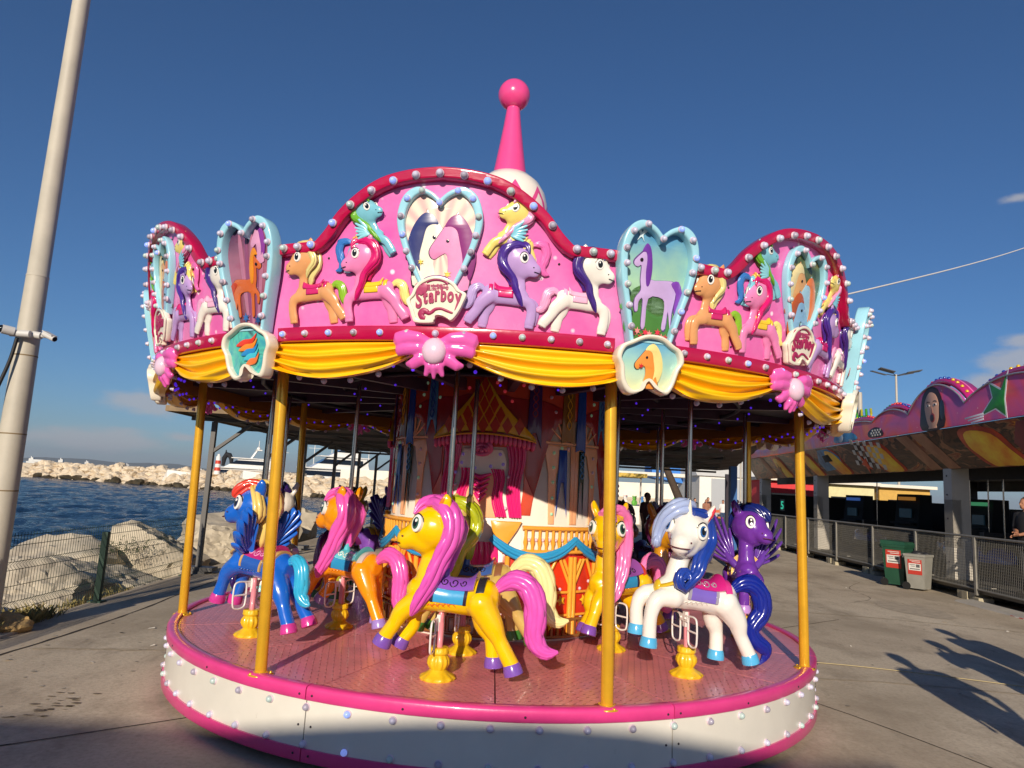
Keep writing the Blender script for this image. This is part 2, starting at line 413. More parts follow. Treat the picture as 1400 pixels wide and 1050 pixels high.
def farbulb(p, a, s=1.0):
    b = len(FARB.v); M = Matrix.Translation(p) @ Matrix.Rotation(radians(a), 4, 'Z') @ Matrix.Scale(s, 4)
    FARB.v += [tuple(M @ Vector(v)) for v in bm_v]; FARB.f += [[i + b for i in f] for f in bm_f]; FARB.m += bm_m; FARB.sm += [True] * len(bm_f)
skp = [o for o in car.children if o.name.startswith('skirt_panel')]
lits = {(-16, 0), (-16, 1)}
i = 0
for i in range(64):
    a = -180 + i * 5.625 + .6
    for row, z in ((0, -.098), (1, -.297)):
        p = cyl(a, R0 - .011, z)
        if -82 < a < 82:
            k = int(round((a - seam0) / 45)) % 8
            th = radians(seam0 + 45 * k); q = Vector(p); q.rotate(Matrix.Rotation(-th, 3, 'Z'))
            bulb(skp[k], q, a - seam0 - 45 * k, B2, lit=abs(a + 16) < 2.5)
        else: farbulb((p[0], p[1], p[2]), a, 1.15)

# gold poles
for k in range(8):
    a = -30.8 + 45 * k + (.4 if k == 1 else 0)
    b = Vector(cyl(a, 2.70 - .01, .0)); t = Vector(cyl(a, 2.70, 2.06)) + Vector((CX, 0, 0))
    mb = MB(); mb.tube([b, b.lerp(t, .5), t], .036, 20)
    o = obj('gold_pole', mb, GOLD, car, (0, 0, DZ))
    mb = MB(); M = Matrix.Translation(b); mb.lathe([(.075, .001), (.075, .007), (.045, .008), (.043, .02), (.037, .022)], 20, M)
    for j in range(4): mb.lathe([(.009, .006), (.009, .014), (.004, .016)], 8, M @ Matrix.Translation((.06 * cos(j * pi / 2 + .6), .06 * sin(j * pi / 2 + .6), 0)))
    obj('pole_flange', mb, GOLD, o)

# ------------------------------------------------------------------ canopy
RP = 3.02
def P(u, z, w=0):
    a = u / RP; r = 2.95 + .17 * (z - 1.97) + w
    return Vector((r * sin(a), -r * cos(a), z))
def D(deg): return radians(deg) * RP
CAN = (CX, 0, DZ)
HA = D(22.4)
arch = [(D(13.6), 2.51), (D(12.4), 2.57), (D(10.9), 2.665), (D(8.7), 2.76), (D(6.2), 2.835), (D(3.2), 2.875), (0, 2.89)]
prof = [(-HA, 2.51)] + [(-x, z) for x, z in spl(arch, 4)] + [(x, z) for x, z in spl(arch, 4)[::-1][1:]] + [(HA, 2.51)]
panel_me = bend(plate([[(-HA, 1.966), (HA, 1.966)] + prof[::-1]], .03, .004), P)
# crimson trim along the top edge: a band of its own thickness
def band(path, w0, depth, off=0):
    """strip below a profile line: offset inward by w0"""
    n = len(path); inner = []
    for i in range(n):
        a = Vector(path[max(0, i - 1)]); b = Vector(path[min(n - 1, i + 1)]); t = (b - a).normalized(); nn = Vector((t.y, -t.x))
        inner.append(tuple(Vector(path[i]) + nn * w0))
    return [list(path) + inner[::-1]]
DE = D(18.6)
trimp = [(-DE, 2.525)] + [(x, z + .015) for x, z in prof[1:-1]] + [(DE, 2.525)]
trim_me = bend(plate(band(trimp, .062, .07), .085, .01), lambda u, z, w: P(u, z, w + .0))
strip_me = bend(plate([[(-D(18.9), 1.968), (D(18.9), 1.968), (D(18.9), 2.05), (-D(18.9), 2.05)]], .075, .012), P)
# yellow swags with moulded folds
def swag(sd=0):
    rnd = random.Random(sd); ph = rnd.uniform(-.12, .12); kf = rnd.uniform(2.8, 3.4); am = rnd.uniform(.85, 1.15)
    mb = MB(); rows = []
    nu, nv = 112, 30
    for j in range(nv + 1):
        t = j / nv; row = []
        for i in range(nu + 1):
            a = -22.4 + 44.8 * i / nu
            s = (abs(a) - 2.2) / 20.2           # 0 at the bow, 1 at the divider
            s = max(0, s); belly = 4 * s * (1 - s) if s < 1 else 0
            bot = 1.905 - .125 * belly - .035 * s
            if s <= 0: bot = 1.90
            z = 1.972 + (bot - 1.972) * t
            # folds hang as catenaries from both upper corners
            q = (1.972 - z) / max(.03, (.05 + .17 * belly + .02))
            nn = noise.noise(Vector((a * .16 + sd * 5, z * 3, sd))); fold = .030 * am * sin(2 * pi * (q * kf - .08 * s + ph + .16 * nn)) * min(1, belly * 1.6 + .25) * min(1, t * 4)
            lip = .02 * sin(pi * t) + (.018 if t > .93 else 0)
            row.append(P(radians(a) * RP, z, .030 + fold + lip + .03 * belly * t))
        rows.append(row)
    mb.grid(rows); back = [[Vector(P(0, 0, 0)) * 0 + Vector((p.x * .985, p.y * .985, p.z)) for p in r] for r in rows]
    mb.grid(back)
    mb.grid([rows[-1], back[-1]])
    return fixn(mb.mesh('swag'))
swag_mes = [swag(i) for i in range(4)]
# bow with pearl
def bow():
    mb = MB()
    for sgn in (-1, 1):
        mb.tube([(sgn * .03, -.03, .03), (sgn * .09, -.055, .055), (sgn * .16, -.05, .06), (sgn * .215, -.04, .045), (sgn * .235, -.03, .03)], [(.03, .02), (.035, .03), (.045, .03), (.048, .026), (.02, .012)], 12)
        mb.tube([(sgn * .03, -.03, .0), (sgn * .09, -.05, .0), (sgn * .16, -.05, -.005), (sgn * .21, -.04, -.01), (sgn * .225, -.03, -.01)], [(.03, .02), (.032, .03), (.035, .03), (.036, .024), (.015, .01)], 12)
        mb.tube([(sgn * .03, -.03, -.02), (sgn * .08, -.05, -.06), (sgn * .13, -.05, -.09), (sgn * .165, -.04, -.085)], [(.03, .02), (.035, .026), (.03, .022), (.01, .008)], 10)
        mb.tube([(sgn * .015, -.03, -.03), (sgn * .03, -.05, -.1), (sgn * .05, -.045, -.15)], [(.03, .02), (.032, .024), (.012, .012)], 10)
    mb.ell((0, -.04, -.02), (.085, .035, .085))
    mb.tube([(0, -.04, -.03), (0, -.06, -.11), (0, -.05, -.165)], [(.03, .02), (.028, .02), (.008, .01)], 10)
    me = remesh(mb, .007, 5)
    b = bmesh.new(); b.from_mesh(me)
    for v in b.verts: v.co = P(v.co.x, 1.925 + v.co.z, -v.co.y + .03)
    b.to_mesh(me); b.free(); return me
bow_me = bow()
mb = MB(); mb.ell((0, 0, 0), (.068, .05, .074), nu=24, nv=16); pearl_me = fixn(mb.mesh('pearl'))
# heart frame
def heart(hw, top, notch, wide, botz, bw):
    h = [(0, notch), (hw * .22, notch + (top - notch) * .66), (hw * .55, top), (hw * .86, top - .05), (hw, wide), (hw * .93, wide - (wide - botz) * .3), (hw * .74, wide - (wide - botz) * .62), (bw, botz)]
    h = spl(h, 5); return h + [(-x, z) for x, z in h[::-1][:-1]]
ho = heart(.232, 2.80, 2.735, 2.64, 2.27, .10); hi = heart(.190, 2.765, 2.692, 2.625, 2.285, .084)
Pf = lambda u, z, w: P(u, z, w + .028)
hframe_me = bend(plate([ho, hi[::-1]], .05, .010, 2), Pf)
hpic = heart(.195, 2.77, 2.697, 2.625, 2.282, .088)
hpic_me = bend(plate([hpic], .016, .002), Pf)
# plaque
PQ = [(200, 310), (250, 250), (285, 170), (350, 112), (470, 66), (590, 82), (680, 130), (735, 195), (800, 232), (772, 320), (722, 420), (660, 492), (612, 470), (560, 450), (510, 448), (486, 480), (470, 520), (300, 520), (262, 470), (238, 400)]
PQ = [((x - 497) / 1850, 2.06 + (520 - y) / 1806) for x, y in PQ]
pq = smoothloop(PQ, 4)
def inset(loop, k, zc): return [(x * k, zc + (z - zc) * k) for x, z in loop]
Pq = lambda u, z, w: P(u, z, w + .05)
plaque_me = bend(plate([pq], .045, .014, 2), Pq)
Pq2 = lambda u, z, w: P(u, z, w + .097)
plrim_me = bend(plate([pq, inset(pq, .86, 2.185)[::-1]], .014, .005), lambda u, z, w: P(u, z, w + .093))

# lettering on the plaque
LETTER = mat('raspberry_lettering', '#a8285a', .4, var=.1, vscale=30)
LROSE = mat('rose_print', '#b03c68', .4); LLAV = mat('lavender_print', '#7a4a92', .4)
def lettering():
    parts = []
    word = 'Starboy'; x = -.108; sizes = [.128, .105, .105, .105, .105, .105, .115]; zs = [2.142, 2.165, 2.170, 2.180, 2.180, 2.178, 2.165]
    for ch, s, z0 in zip(word, sizes, zs):
        me = text(ch, s, .004, .0045); xs = [v.co.x for v in me.vertices]; lo, hi_ = min(xs), max(xs)
        wd = (hi_ - lo) * .585
        for v in me.vertices: v.co = Vector((x + (v.co.x - lo) * .585, v.co.y, z0 + v.co.z + (v.co.x) * .10))
        x += wd + .005; parts.append((me, 0))
    x0 = -.045
    for ch in '星宝转马':
        me = text(ch, .036, .002, .0008)
        for v in me.vertices: v.co += Vector((x0, 0, 2.236 + (x0 + .045) * .06))
        x0 += .032; parts.append((me, 1))
    sw = [(-.055, 2.085), (-.07, 2.09), (-.078, 2.105), (-.068, 2.122), (-.05, 2.122), (-.038, 2.112), (-.02, 2.118), (.0, 2.134), (.03, 2.138), (.06, 2.128), (.088, 2.118), (.095, 2.12)]
    ww = [.012, .016, .018, .017, .014, .010, .009, .008, .007, .007, .006, .003]
    pts = spl(sw, 4); n = len(pts); wv = [ww[min(11, int(i / n * 12))] for i in range(n)]
    mb = MB(); mb.tube([(a, -.004, b) for a, b in pts], [(w_, .004) for w_ in wv], 8, up=(0, 0, 1)); parts.append((fixn(mb.mesh()), 0))
    mb = MB(); ar = [(.078 * cos(t) + .002, -.004, 2.262 + .044 * sin(t)) for t in [pi * (.10 + .72 * i / 14) for i in range(15)]]
    mb.tube(ar, [(.011, .003)] * 15, 6, up=(0, 0, 1)); parts.append((fixn(mb.mesh()), 2))
    mb = MB(); ar = [(.064 * cos(t) + .002, -.004, 2.260 + .034 * sin(t)) for t in [pi * (.10 + .72 * i / 14) for i in range(15)]]
    mb.tube(ar, [(.008, .003)] * 15, 6, up=(0, 0, 1)); parts.append((fixn(mb.mesh()), 1))
    hl = [(x * .155 - .080, 2.238 + (z - 2.56) * .16) for x, z in heart(.232, 2.78, 2.70, 2.64, 2.36, .02)]
    parts.append((plate([hl], .008, .002), 1))
    return joinmesh(parts)
let_me = lettering()
b = bmesh.new(); b.from_mesh(let_me)
for v in b.verts: v.co = P(v.co.x, v.co.z, -v.co.y + .0945)
b.to_mesh(let_me); b.free()

# ---- flat prints inside the hearts: plain stand-ins, horses and flowers in simple shapes
def printmat(name, a, b_, c=None, mode='z', z0=2.0, z1=2.8):
    m = bpy.data.materials.new(name); m.use_nodes = True; n = m.node_tree.nodes; l = m.node_tree.links; p = n['Principled BSDF']; p.inputs['Roughness'].default_value = .25; p.inputs['Coat Weight'].default_value = .3
    tc = n.new('ShaderNodeTexCoord'); sp = n.new('ShaderNodeSeparateXYZ'); l.new(tc.outputs['Object'], sp.inputs[0])
    cr = n.new('ShaderNodeValToRGB'); cr.color_ramp.elements[0].color = hx(a); cr.color_ramp.elements[1].color = hx(b_)
    if c: e = cr.color_ramp.elements.new(.5); e.color = hx(c)
    if mode == 'z':
        mr = n.new('ShaderNodeMapRange'); mr.inputs[1].default_value = z0; mr.inputs[2].default_value = z1; l.new(sp.outputs[2], mr.inputs[0])
        nz = n.new('ShaderNodeTexNoise'); nz.inputs['Scale'].default_value = 9; nz.inputs['Detail'].default_value = 5; l.new(tc.outputs['Object'], nz.inputs[0])
        ad = n.new('ShaderNodeMath'); ad.operation = 'MULTIPLY_ADD'; l.new(nz.outputs[0], ad.inputs[0]); ad.inputs[1].default_value = .35; l.new(mr.outputs[0], ad.inputs[2])
        sb = n.new('ShaderNodeMath'); sb.operation = 'SUBTRACT'; l.new(ad.outputs[0], sb.inputs[0]); sb.inputs[1].default_value = .17; l.new(sb.outputs[0], cr.inputs[0])
    elif mode == 'rays':
        s2 = n.new('ShaderNodeMath'); s2.operation = 'SUBTRACT'; l.new(sp.outputs[2], s2.inputs[0]); s2.inputs[1].default_value = 2.5
        at = n.new('ShaderNodeMath'); at.operation = 'ARCTAN2'; l.new(s2.outputs[0], at.inputs[0]); l.new(sp.outputs[0], at.inputs[1])
        ml = n.new('ShaderNodeMath'); ml.operation = 'MULTIPLY'; l.new(at.outputs[0], ml.inputs[0]); ml.inputs[1].default_value = 18
        sn = n.new('ShaderNodeMath'); sn.operation = 'SINE'; l.new(ml.outputs[0], sn.inputs[0])
        ma = n.new('ShaderNodeMath'); ma.operation = 'MULTIPLY_ADD'; l.new(sn.outputs[0], ma.inputs[0]); ma.inputs[1].default_value = .5; ma.inputs[2].default_value = .5; l.new(ma.outputs[0], cr.inputs[0])
    else:
        nz = n.new('ShaderNodeTexNoise'); nz.inputs['Scale'].default_value = 7; nz.inputs['Detail'].default_value = 7; nz.inputs['Distortion'].default_value = 1.5; l.new(tc.outputs['Object'], nz.inputs[0])
        mr = n.new('ShaderNodeMapRange'); mr.inputs[1].default_value = .3; mr.inputs[2].default_value = .7; l.new(nz.outputs[0], mr.inputs[0]); l.new(mr.outputs[0], cr.inputs[0])
    l.new(cr.outputs[0], p.inputs['Base Color']); return m
PR = dict(rays=printmat('sunburst_print', '#f0b9b4', '#f6e6cf', mode='rays'), dusk=printmat('plum_print', '#7a3440', '#3a2c50', '#a8647c', z0=2.1, z1=2.7),
          sky=printmat('meadow_print', '#5f8a3c', '#1f7fc0', '#a6cfae', z0=1.98, z1=2.75), forest=printmat('forest_print', '#2c3a24', '#8a7a4c', '#4f6238', mode='n'),
          swirl=printmat('swirl_print', '#1f7fa8', '#3a2350', '#58c0b0', mode='n'), sky2=printmat('sky_print', '#e6e0a8', '#3c96cc', '#a8d4c4', z0=1.75, z1=2.06))
HEADP = [(-.30, -.62), (-.26, -.2), (-.20, .12), (-.10, .34), (-.06, .52), (.02, .40), (.12, .36), (.30, .14), (.42, -.02), (.42, -.12), (.34, -.18), (.22, -.12), (.12, -.10), (.08, -.30), (.12, -.62)]
MANEP = [(-.32, -.50), (-.42, -.2), (-.38, .1), (-.26, .34), (-.10, .48), (.06, .44), (.16, .30), (.05, .30), (-.06, .24), (-.12, .05), (-.18, -.2), (-.16, -.45), (-.24, -.36)]
STANDP = [(-.42, -.5), (-.42, -.28), (-.46, -.02), (-.40, .14), (-.2, .15), (.08, .14), (.16, .30), (.18, .50), (.23, .60), (.27, .52), (.44, .38), (.44, .31), (.37, .29), (.30, .31), (.29, .12), (.26, -.02), (.36, -.14), (.34, -.30), (.28, -.30), (.28, -.18), (.2, -.14), (.18, -.5), (.1, -.5), (.09, -.12), (-.2, -.10), (-.26, -.24), (-.24, -.5), (-.32, -.5), (-.34, -.26)]
TAILP = [(-.38, .12), (-.55, .16), (-.66, -.02), (-.62, -.24), (-.74, -.40), (-.56, -.36), (-.5, -.2), (-.52, -.02)]
SMANEP = [(.10, .08), (.08, .30), (.14, .54), (.24, .62), (.32, .50), (.24, .50), (.20, .40), (.20, .22), (.16, .05)]
def cut(poly, sx, sz, x, z, flip=1, w=.022, fn=Pf, th=.004):
    L = smoothloop([(x + flip * sx * a, z + sz * b_) for a, b_ in poly], 3)
    if flip < 0: L = L[::-1]
    me = plate([L], th, .001)
    b = bmesh.new(); b.from_mesh(me)
    for v in b.verts: v.co = Vector((v.co.x, v.co.y - w + th, v.co.z))
    b.to_mesh(me); b.free(); return bend(me, fn, .2)
def fig(poly, sx, sz, x, z, flip, w, fn, col, line='#3a2430'):
    cx_, cz_ = sum(a for a, _ in poly) / len(poly), sum(b_ for _, b_ in poly) / len(poly)
    big = [(cx_ + (a - cx_) * 1.05, cz_ + (b_ - cz_) * 1.035) for a, b_ in poly]
    return [(cut(big, sx, sz, x, z, flip, w - .002, fn), line), (cut(poly, sx, sz, x, z, flip, w + .0005, fn), col)]
def fm(h): return mat('print_' + h[1:], h, .3, coat=.3, var=.08, vscale=12)
def dot(x, z, r, fn, w=.024, col=0):
    return cut([(cos(t), sin(t)) for t in [2 * pi * i / 8 for i in range(8)]], r, r, x, z, w=w, fn=fn)
def flower(x, z, r, fn):
    return cut([((1 if i % 2 else .45) * cos(2 * pi * i / 12), (1 if i % 2 else .45) * sin(2 * pi * i / 12)) for i in range(12)], r, r, x, z, w=.026, fn=fn)
# printed figures: (mesh, colour)
def printset(kind, fn):
    o = []
    if kind == 'pair':
        for i in range(8): o.append((cut([(0, -1), (.35, -.3), (1, 0), (.35, .3), (0, 1), (-.35, .3), (-1, 0), (-.35, -.3)], .014, .014, -.14 + .04 * i, 2.62 + .06 * sin(i * 1.9) - .004 * (i - 4) ** 2, 1, .012, fn), ['#d87aa8', '#e8c84c', '#8a6cb8'][i % 3]))
        o.append((cut([(-1, .2), (-.5, 1), (.2, .5), (1, .8), (.6, -.4), (-.6, -.8)], .06, .06, -.07, 2.36, 1, .015, fn), '#e6d7c0'))
        o += fig(HEADP, .30, .36, -.055, 2.50, 1, .018, fn, '#f0ead8') + [(cut(MANEP, .30, .34, -.055, 2.505, 1, .021, fn), '#2c3470'),
              *fig(HEADP, .30, .36, .075, 2.48, -1, .0215, fn, '#e58fbe'), (cut(MANEP, .30, .36, .075, 2.485, -1, .023, fn), '#8a2c78'), (flower(.05, 2.335, .022, fn), '#e8c84c'), (flower(-.10, 2.40, .018, fn), '#e8c84c')]
        o += [(dot(-.03, 2.535, .009, fn), '#1c1a30'), (dot(.045, 2.515, .009, fn), '#1c1a30')]
    elif kind == 'amber':
        for i in range(5): o.append((cut([(-.10 + .05 * i, .20), (-.07 + .05 * i, .21), (.02 * i - .03, -.26), (.02 * i - .05, -.26)], 1, 1, 0, 2.36, 1, .013, fn), ['#b0708c', '#8c4a70'][i % 2]))
        o += fig(STANDP, .27, .33, -.03, 2.30, 1, .018, fn, '#c9622c') + [(dot(.055, 2.425, .009, fn), '#1c1018'), (cut(SMANEP, .30, .36, -.03, 2.30, 1, .021, fn), '#e08a1c'), (cut(TAILP, .25, .33, -.02, 2.28, 1, .02, fn), '#b03a20'),
              (cut(HEADP, .14, .2, .075, 2.56, -1, .018, fn), '#d89ac0'), (cut(MANEP, .14, .2, .075, 2.565, -1, .02, fn), '#8c3a9c'), (flower(-.05, 2.12, .03, fn), '#2c66a8'), (flower(.05, 2.10, .03, fn), '#1f4a80')]
    elif kind == 'lilac':
        o += [(cut([(-1, -.3), (-.5, .5), (0, .1), (.5, .6), (1, .2), (1, -1), (-1, -1)], .165, .10, 0, 2.30, 1, .010, fn), '#5f9448'), (cut([(-1, .2), (-.4, .5), (.3, .1), (1, .5), (.9, -1), (-.9, -1)], .145, .11, 0, 2.18, 1, .013, fn), '#48803a'), (cut([(-.2, 0), (-.8, .7), (-.3, .9), (0, .2), (.4, .8), (.7, .4), (.2, 0), (.4, -.6), (0, -.2), (-.5, -.6)], .05, .06, -.11, 2.62, 1, .018, fn), '#d8eef4')]
        o += [*fig(STANDP, .30, .40, 0, 2.33, -1, .018, fn, '#c4a6d8', '#5c3a7c'), (dot(-.095, 2.485, .010, fn), '#1c1018'), (cut(SMANEP, .30, .40, 0, 2.33, -1, .021, fn), '#6c2f9c'), (cut(TAILP, .27, .40, 0, 2.33, -1, .02, fn), '#7a3aa8')]
        for i in range(9): o.append((flower(-.10 + i * .025, 2.085 + .018 * sin(i * 2.3), .022, fn), ['#d8344c', '#e88a8a', '#c0242c'][i % 3]))
    elif kind == 'herd':
        for i in range(12): o.append((cut([(0, -1), (.6, 0), (0, 1), (-.6, 0)], .03, .05, -.13 + .025 * i, 2.50 + .16 * sin(i * 2.4), 1, .011, fn), ['#3c5a2c', '#6a7a3c', '#283c20'][i % 3]))
        o += fig(HEADP, .26, .30, -.06, 2.56, 1, .018, fn, '#d8a468') + [(dot(-.035, 2.60, .008, fn), '#1c1018'), (cut(MANEP, .26, .30, -.06, 2.56, 1, .02, fn), '#e8d8a0'), (cut(HEADP, .24, .30, .06, 2.50, -1, .02, fn), '#9cc4d8'), (cut(MANEP, .24, .30, .06, 2.50, -1, .022, fn), '#e07a3c'),
              *fig(HEADP, .26, .30, -.02, 2.38, 1, .0225, fn, '#86b2d4'), (dot(.005, 2.42, .008, fn, w=.028), '#1c1018'), (cut(MANEP, .26, .30, -.02, 2.38, 1, .024, fn), '#b8541e'), (cut(HEADP, .18, .22, -.09, 2.41, -1, .017, fn), '#b8542c')]
    elif kind == 'swirl':
        for i in range(5): o.append((cut([(-1, -.1), (-.3, .25), (.5, .3), (1, .6), (.6, .05), (0, -.1)], .09 - .008 * i, .10, -.01 + .012 * i, 1.955 - .028 * i, 1, .016 + .001 * i, fn), ['#e0402c', '#f08a2c', '#2c8ac8', '#48bcd0', '#e8763c'][i]))
    elif kind == 'orange':
        o += fig(HEADP, .20, .21, .0, 1.92, -1, .018, fn, '#e8913c') + [(dot(-.02, 1.95, .007, fn), '#1c1018'), (cut(MANEP, .20, .21, .0, 1.925, -1, .02, fn), '#eedc8c'), (flower(-.05, 1.90, .016, fn), '#d02c2c')]
    return o
print_cache = {}
def prints(kind, parent, fn, key):
    k = (kind, key)
    if k not in print_cache: print_cache[k] = printset(kind, fn)
    for me, c in print_cache[k]: obj('printed_figure' if len(me.polygons) > 30 else 'printed_spot', me, fm(c), parent)

# ---- divider: tall heart above a cream plaque, leaning outward
def Pd(u, z, w): return Vector((u, -(2.985 + .20 * (z - 1.97) + w), z))
do = heart(.238, 2.685, 2.62, 2.52, 2.03, .125); di = heart(.195, 2.647, 2.577, 2.505, 2.042, .105)
dframe_me = bend(plate([do, di[::-1]], .085, .011, 2), Pd, .3)
dpic_me = bend(plate([heart(.200, 2.652, 2.582, 2.505, 2.04, .108)], .03, .002), Pd, .3)
DP = [(-.205, 1.94), (-.185, 2.0), (-.13, 2.03), (-.06, 2.065), (.0, 2.075), (.07, 2.065), (.13, 2.03), (.185, 2.0), (.205, 1.94), (.18, 1.89), (.155, 1.80), (.12, 1.755), (.06, 1.775), (.03, 1.80), (0, 1.82), (-.03, 1.80), (-.05, 1.755), (-.11, 1.745), (-.16, 1.80), (-.18, 1.89)]
dp = smoothloop(DP, 4); Pd2 = lambda u, z, w: Pd(u, z, w + .03)
dplq_me = bend(plate([dp, inset(dp, .85, 1.915)[::-1]], .085, .014, 2), Pd2, .3)
dplqin_me = bend(plate([inset(dp, .87, 1.915)], .05, .002), Pd2, .3)
# ------------------------------------------------------------------ ponies (x forward, y to the pony's left, z above the deck, pole at the origin)
def headxf(yaw):
    c, s = cos(yaw), sin(yaw)
    def f(p):
        q = Vector(p) - Vector((.07, 0, 0)); return Vector((.07 + q.x * c - q.y * s, q.x * s + q.y * c, q.z))
    return f
TOR = [(-.36, .545, .05, .05), (-.32, .54, .088, .098), (-.25, .525, .104, .112), (-.16, .51, .098, .098), (-.05, .503, .095, .094), (.06, .503, .100, .103), (.13, .50, .098, .106), (.19, .49, .075, .085), (.225, .48, .04, .05)]
def tor(x):
    for a, b in zip(TOR, TOR[1:]):
        if a[0] <= x <= b[0]:
            t = (x - a[0]) / (b[0] - a[0]); q = [a[i] + (b[i] - a[i]) * t for i in (1, 2, 3)]; return [q[0], q[1] * 1.1, q[2] * 1.07]
    return list(TOR[-1][1:] if x > 0 else TOR[0][1:])
LEGS = dict(
    a=[[(.135, .058, .46), (.225, .062, .385), (.265, .062, .30), (.315, .062, .205)], [(.12, -.058, .46), (.185, -.062, .365), (.175, -.062, .28), (.235, -.062, .19)],
       [(-.26, .06, .50), (-.35, .07, .385), (-.405, .07, .305), (-.50, .07, .175)], [(-.25, -.06, .50), (-.28, -.07, .36), (-.335, -.07, .285), (-.365, -.07, .165)]],
    b=[[(.135, .058, .46), (.25, .062, .425), (.275, .062, .31), (.255, .062, .165)], [(.12, -.058, .46), (.28, -.062, .44), (.325, -.062, .35), (.30, -.062, .22)],
       [(-.26, .06, .50), (-.37, .07, .40), (-.415, .07, .315), (-.51, .07, .20)], [(-.25, -.06, .50), (-.275, -.07, .37), (-.315, -.07, .29), (-.34, -.07, .165)]],
    c=[[(.135, .058, .46), (.22, .062, .38), (.25, .062, .29), (.27, .062, .19)], [(.12, -.058, .46), (.19, -.062, .36), (.19, -.062, .275), (.22, -.062, .185)],
       [(-.26, .06, .50), (-.38, .075, .40), (-.45, .08, .31), (-.54, .085, .20)], [(-.25, -.06, .50), (-.37, -.075, .40), (-.44, -.08, .32), (-.55, -.085, .23)]])
HC = Vector((.115, 0, .880)); HS = 1.36
def pony_parts(yaw=.1, legs='a', mane='long', tail='sweep', voxel=.0105, wing=None, horn=False, lk=1.0):
    H = headxf(yaw); Hp = lambda x, y, z: H(HC + Vector((x, y, z)) * HS)
    out = {}
    m = MB()
    m.tube([(t[0], 0, t[1]) for t in TOR], [(t[3] * 1.07, t[2] * 1.1) for t in TOR], 16, up=(0, 0, 1))
    nk = [(.10, 0, .54), (.115, 0, .64), (.105, 0, .73)]; m.sph_path(nk + [tuple(Hp(-.02, 0, -.04))], [(.092, .090), (.074, .070), (.066, .064), (.074, .072)], 14, up=(1, 0, 0))
    # head: skull, cheek, tapering muzzle
    hm = MB(); hm.ell((0, 0, .02), (.118, .104, .108), nu=18, nv=12); hm.ell((.03, 0, -.035), (.085, .078, .075))
    hm.sph_path([(.05, 0, .0), (.092, 0, -.032), (.120, 0, -.046)], [(.084, .080), (.064, .064), (.054, .058)], 14, up=(0, 0, 1))
    hm.ell((.128, 0, -.070), (.038, .045, .030))
    for s in (-1, 1):      # ears
        hm.tube([(-.03, s * .06, .085), (-.04, s * .082, .135), (-.045, s * .094, .170), (-.04, s * .096, .192)], [(.034, .022), (.036, .022), (.024, .016), (.005, .005)], 10, up=(1, 0, 0))
        hm.ell((.116, s * .040, -.038), (.022, .016, .018))
    hm.v = [tuple(H(HC + Vector(p) * HS)) for p in hm.v]; m.add(hm.v, hm.f)
    for i, L in enumerate(LEGS[legs]):
        pts = spl(L, 3); n = len(pts); r0, r1, r2 = (.074, .046 * lk, .050 * lk) if i < 2 else (.096, .048 * lk, .051 * lk)
        rr = [r0 + (r1 - r0) * min(1, k / (n * .6)) if k < n * .6 else r1 + (r2 - r1) * (k - n * .6) / (n * .4) for k in range(n)]
        m.sph_path(pts, rr, 12)
    out['body'] = remesh(m, voxel, 7)
    hoofs = []
    for L in LEGS[legs]:
        d = (Vector(L[3]) - Vector(L[2])).normalized(); d = (d + Vector((0, 0, -.6))).normalized(); p = Vector(L[3])
        hb = MB(); hb.tube([p - d * .012, p + d * .0, p + d * .03, p + d * .052, p + d * .056], [.049, .054, .060, .060, .050], 16); hoofs.append(smooth_by_angle(fixn(hb.mesh('hoof')), 35))
    out['hoof'] = hoofs
    # eyes
    ey = []
    for s in (-1, 1):
        c = Vector((.066, s * .072, .035)); nrm = Vector((.62, s * .78, .12)).normalized()
        zax = Vector((0, 0, 1)); xax = zax.cross(nrm).normalized(); zax = nrm.cross(xax)
        B = Matrix((xax, nrm, zax)).transposed()
        def patch(rx, rz, dx, dz, off, nn=20):
            mb_ = MB(); rows = []
            for k in range(6):
                t = k / 5; row = []
                for j in range(nn):
                    a = 2 * pi * j / nn; u_, v_ = rx * (1 - t) * cos(a) + dx, rz * (1 - t) * sin(a) + dz
                    # the eye bulges a little: a spherical cap
                    h = .012 * (1 - (u_ / .05) ** 2 - (v_ / .06) ** 2) + off
                    row.append(H(HC + (c + B @ Vector((u_, h, v_))) * HS))
                rows.append(row)
            mb_.grid(rows, True); mb_.add(rows[-1], [tuple(range(nn))])
            rim = [q for q in rows[0]]; inn = [q - (H(HC + c + nrm) - H(HC + c)) * .03 for q in rim]; mb_.grid([inn, rim], True); return mb_
        e = patch(.030, .040, 0, 0, .012); ir = patch(.019, .028, -.002 * s, 0, .0145); pu = patch(.012, .019, -.002 * s, .001, .0165); hl = patch(.006, .008, .004, .012, .0185, 10)
        lid = MB(); lid.tube([H(HC + (c + B @ Vector((.033 * cos(a), .018 - .012 * (cos(a) ** 2), .044 * sin(a)))) * HS) for a in [pi * (.08 + .84 * k / 10) for k in range(11)]], [.0022 + .0025 * sin(pi * k / 10) for k in range(11)], 6)
        ey.append([fixn(q.mesh('eye')) for q in (e, ir, pu, hl, lid)])
    out['eye'] = ey
    # nostrils, mouth line, inner ears
    mm = MB()
    for s in (-1, 1): mm.ell(Hp(.139, s * .053, -.032), (.007, .005, .006), nu=8, nv=6)
    mm.tube([Hp(.127 + .050 * cos(a), .060 * sin(a), -.066 - .004 * cos(2 * a)) for a in [(-1.15 + 2.3 * k / 14) for k in range(15)]], .0035, 6); out['mouth'] = fixn(mm.mesh('mouth'))
    out['ear_lining'] = []
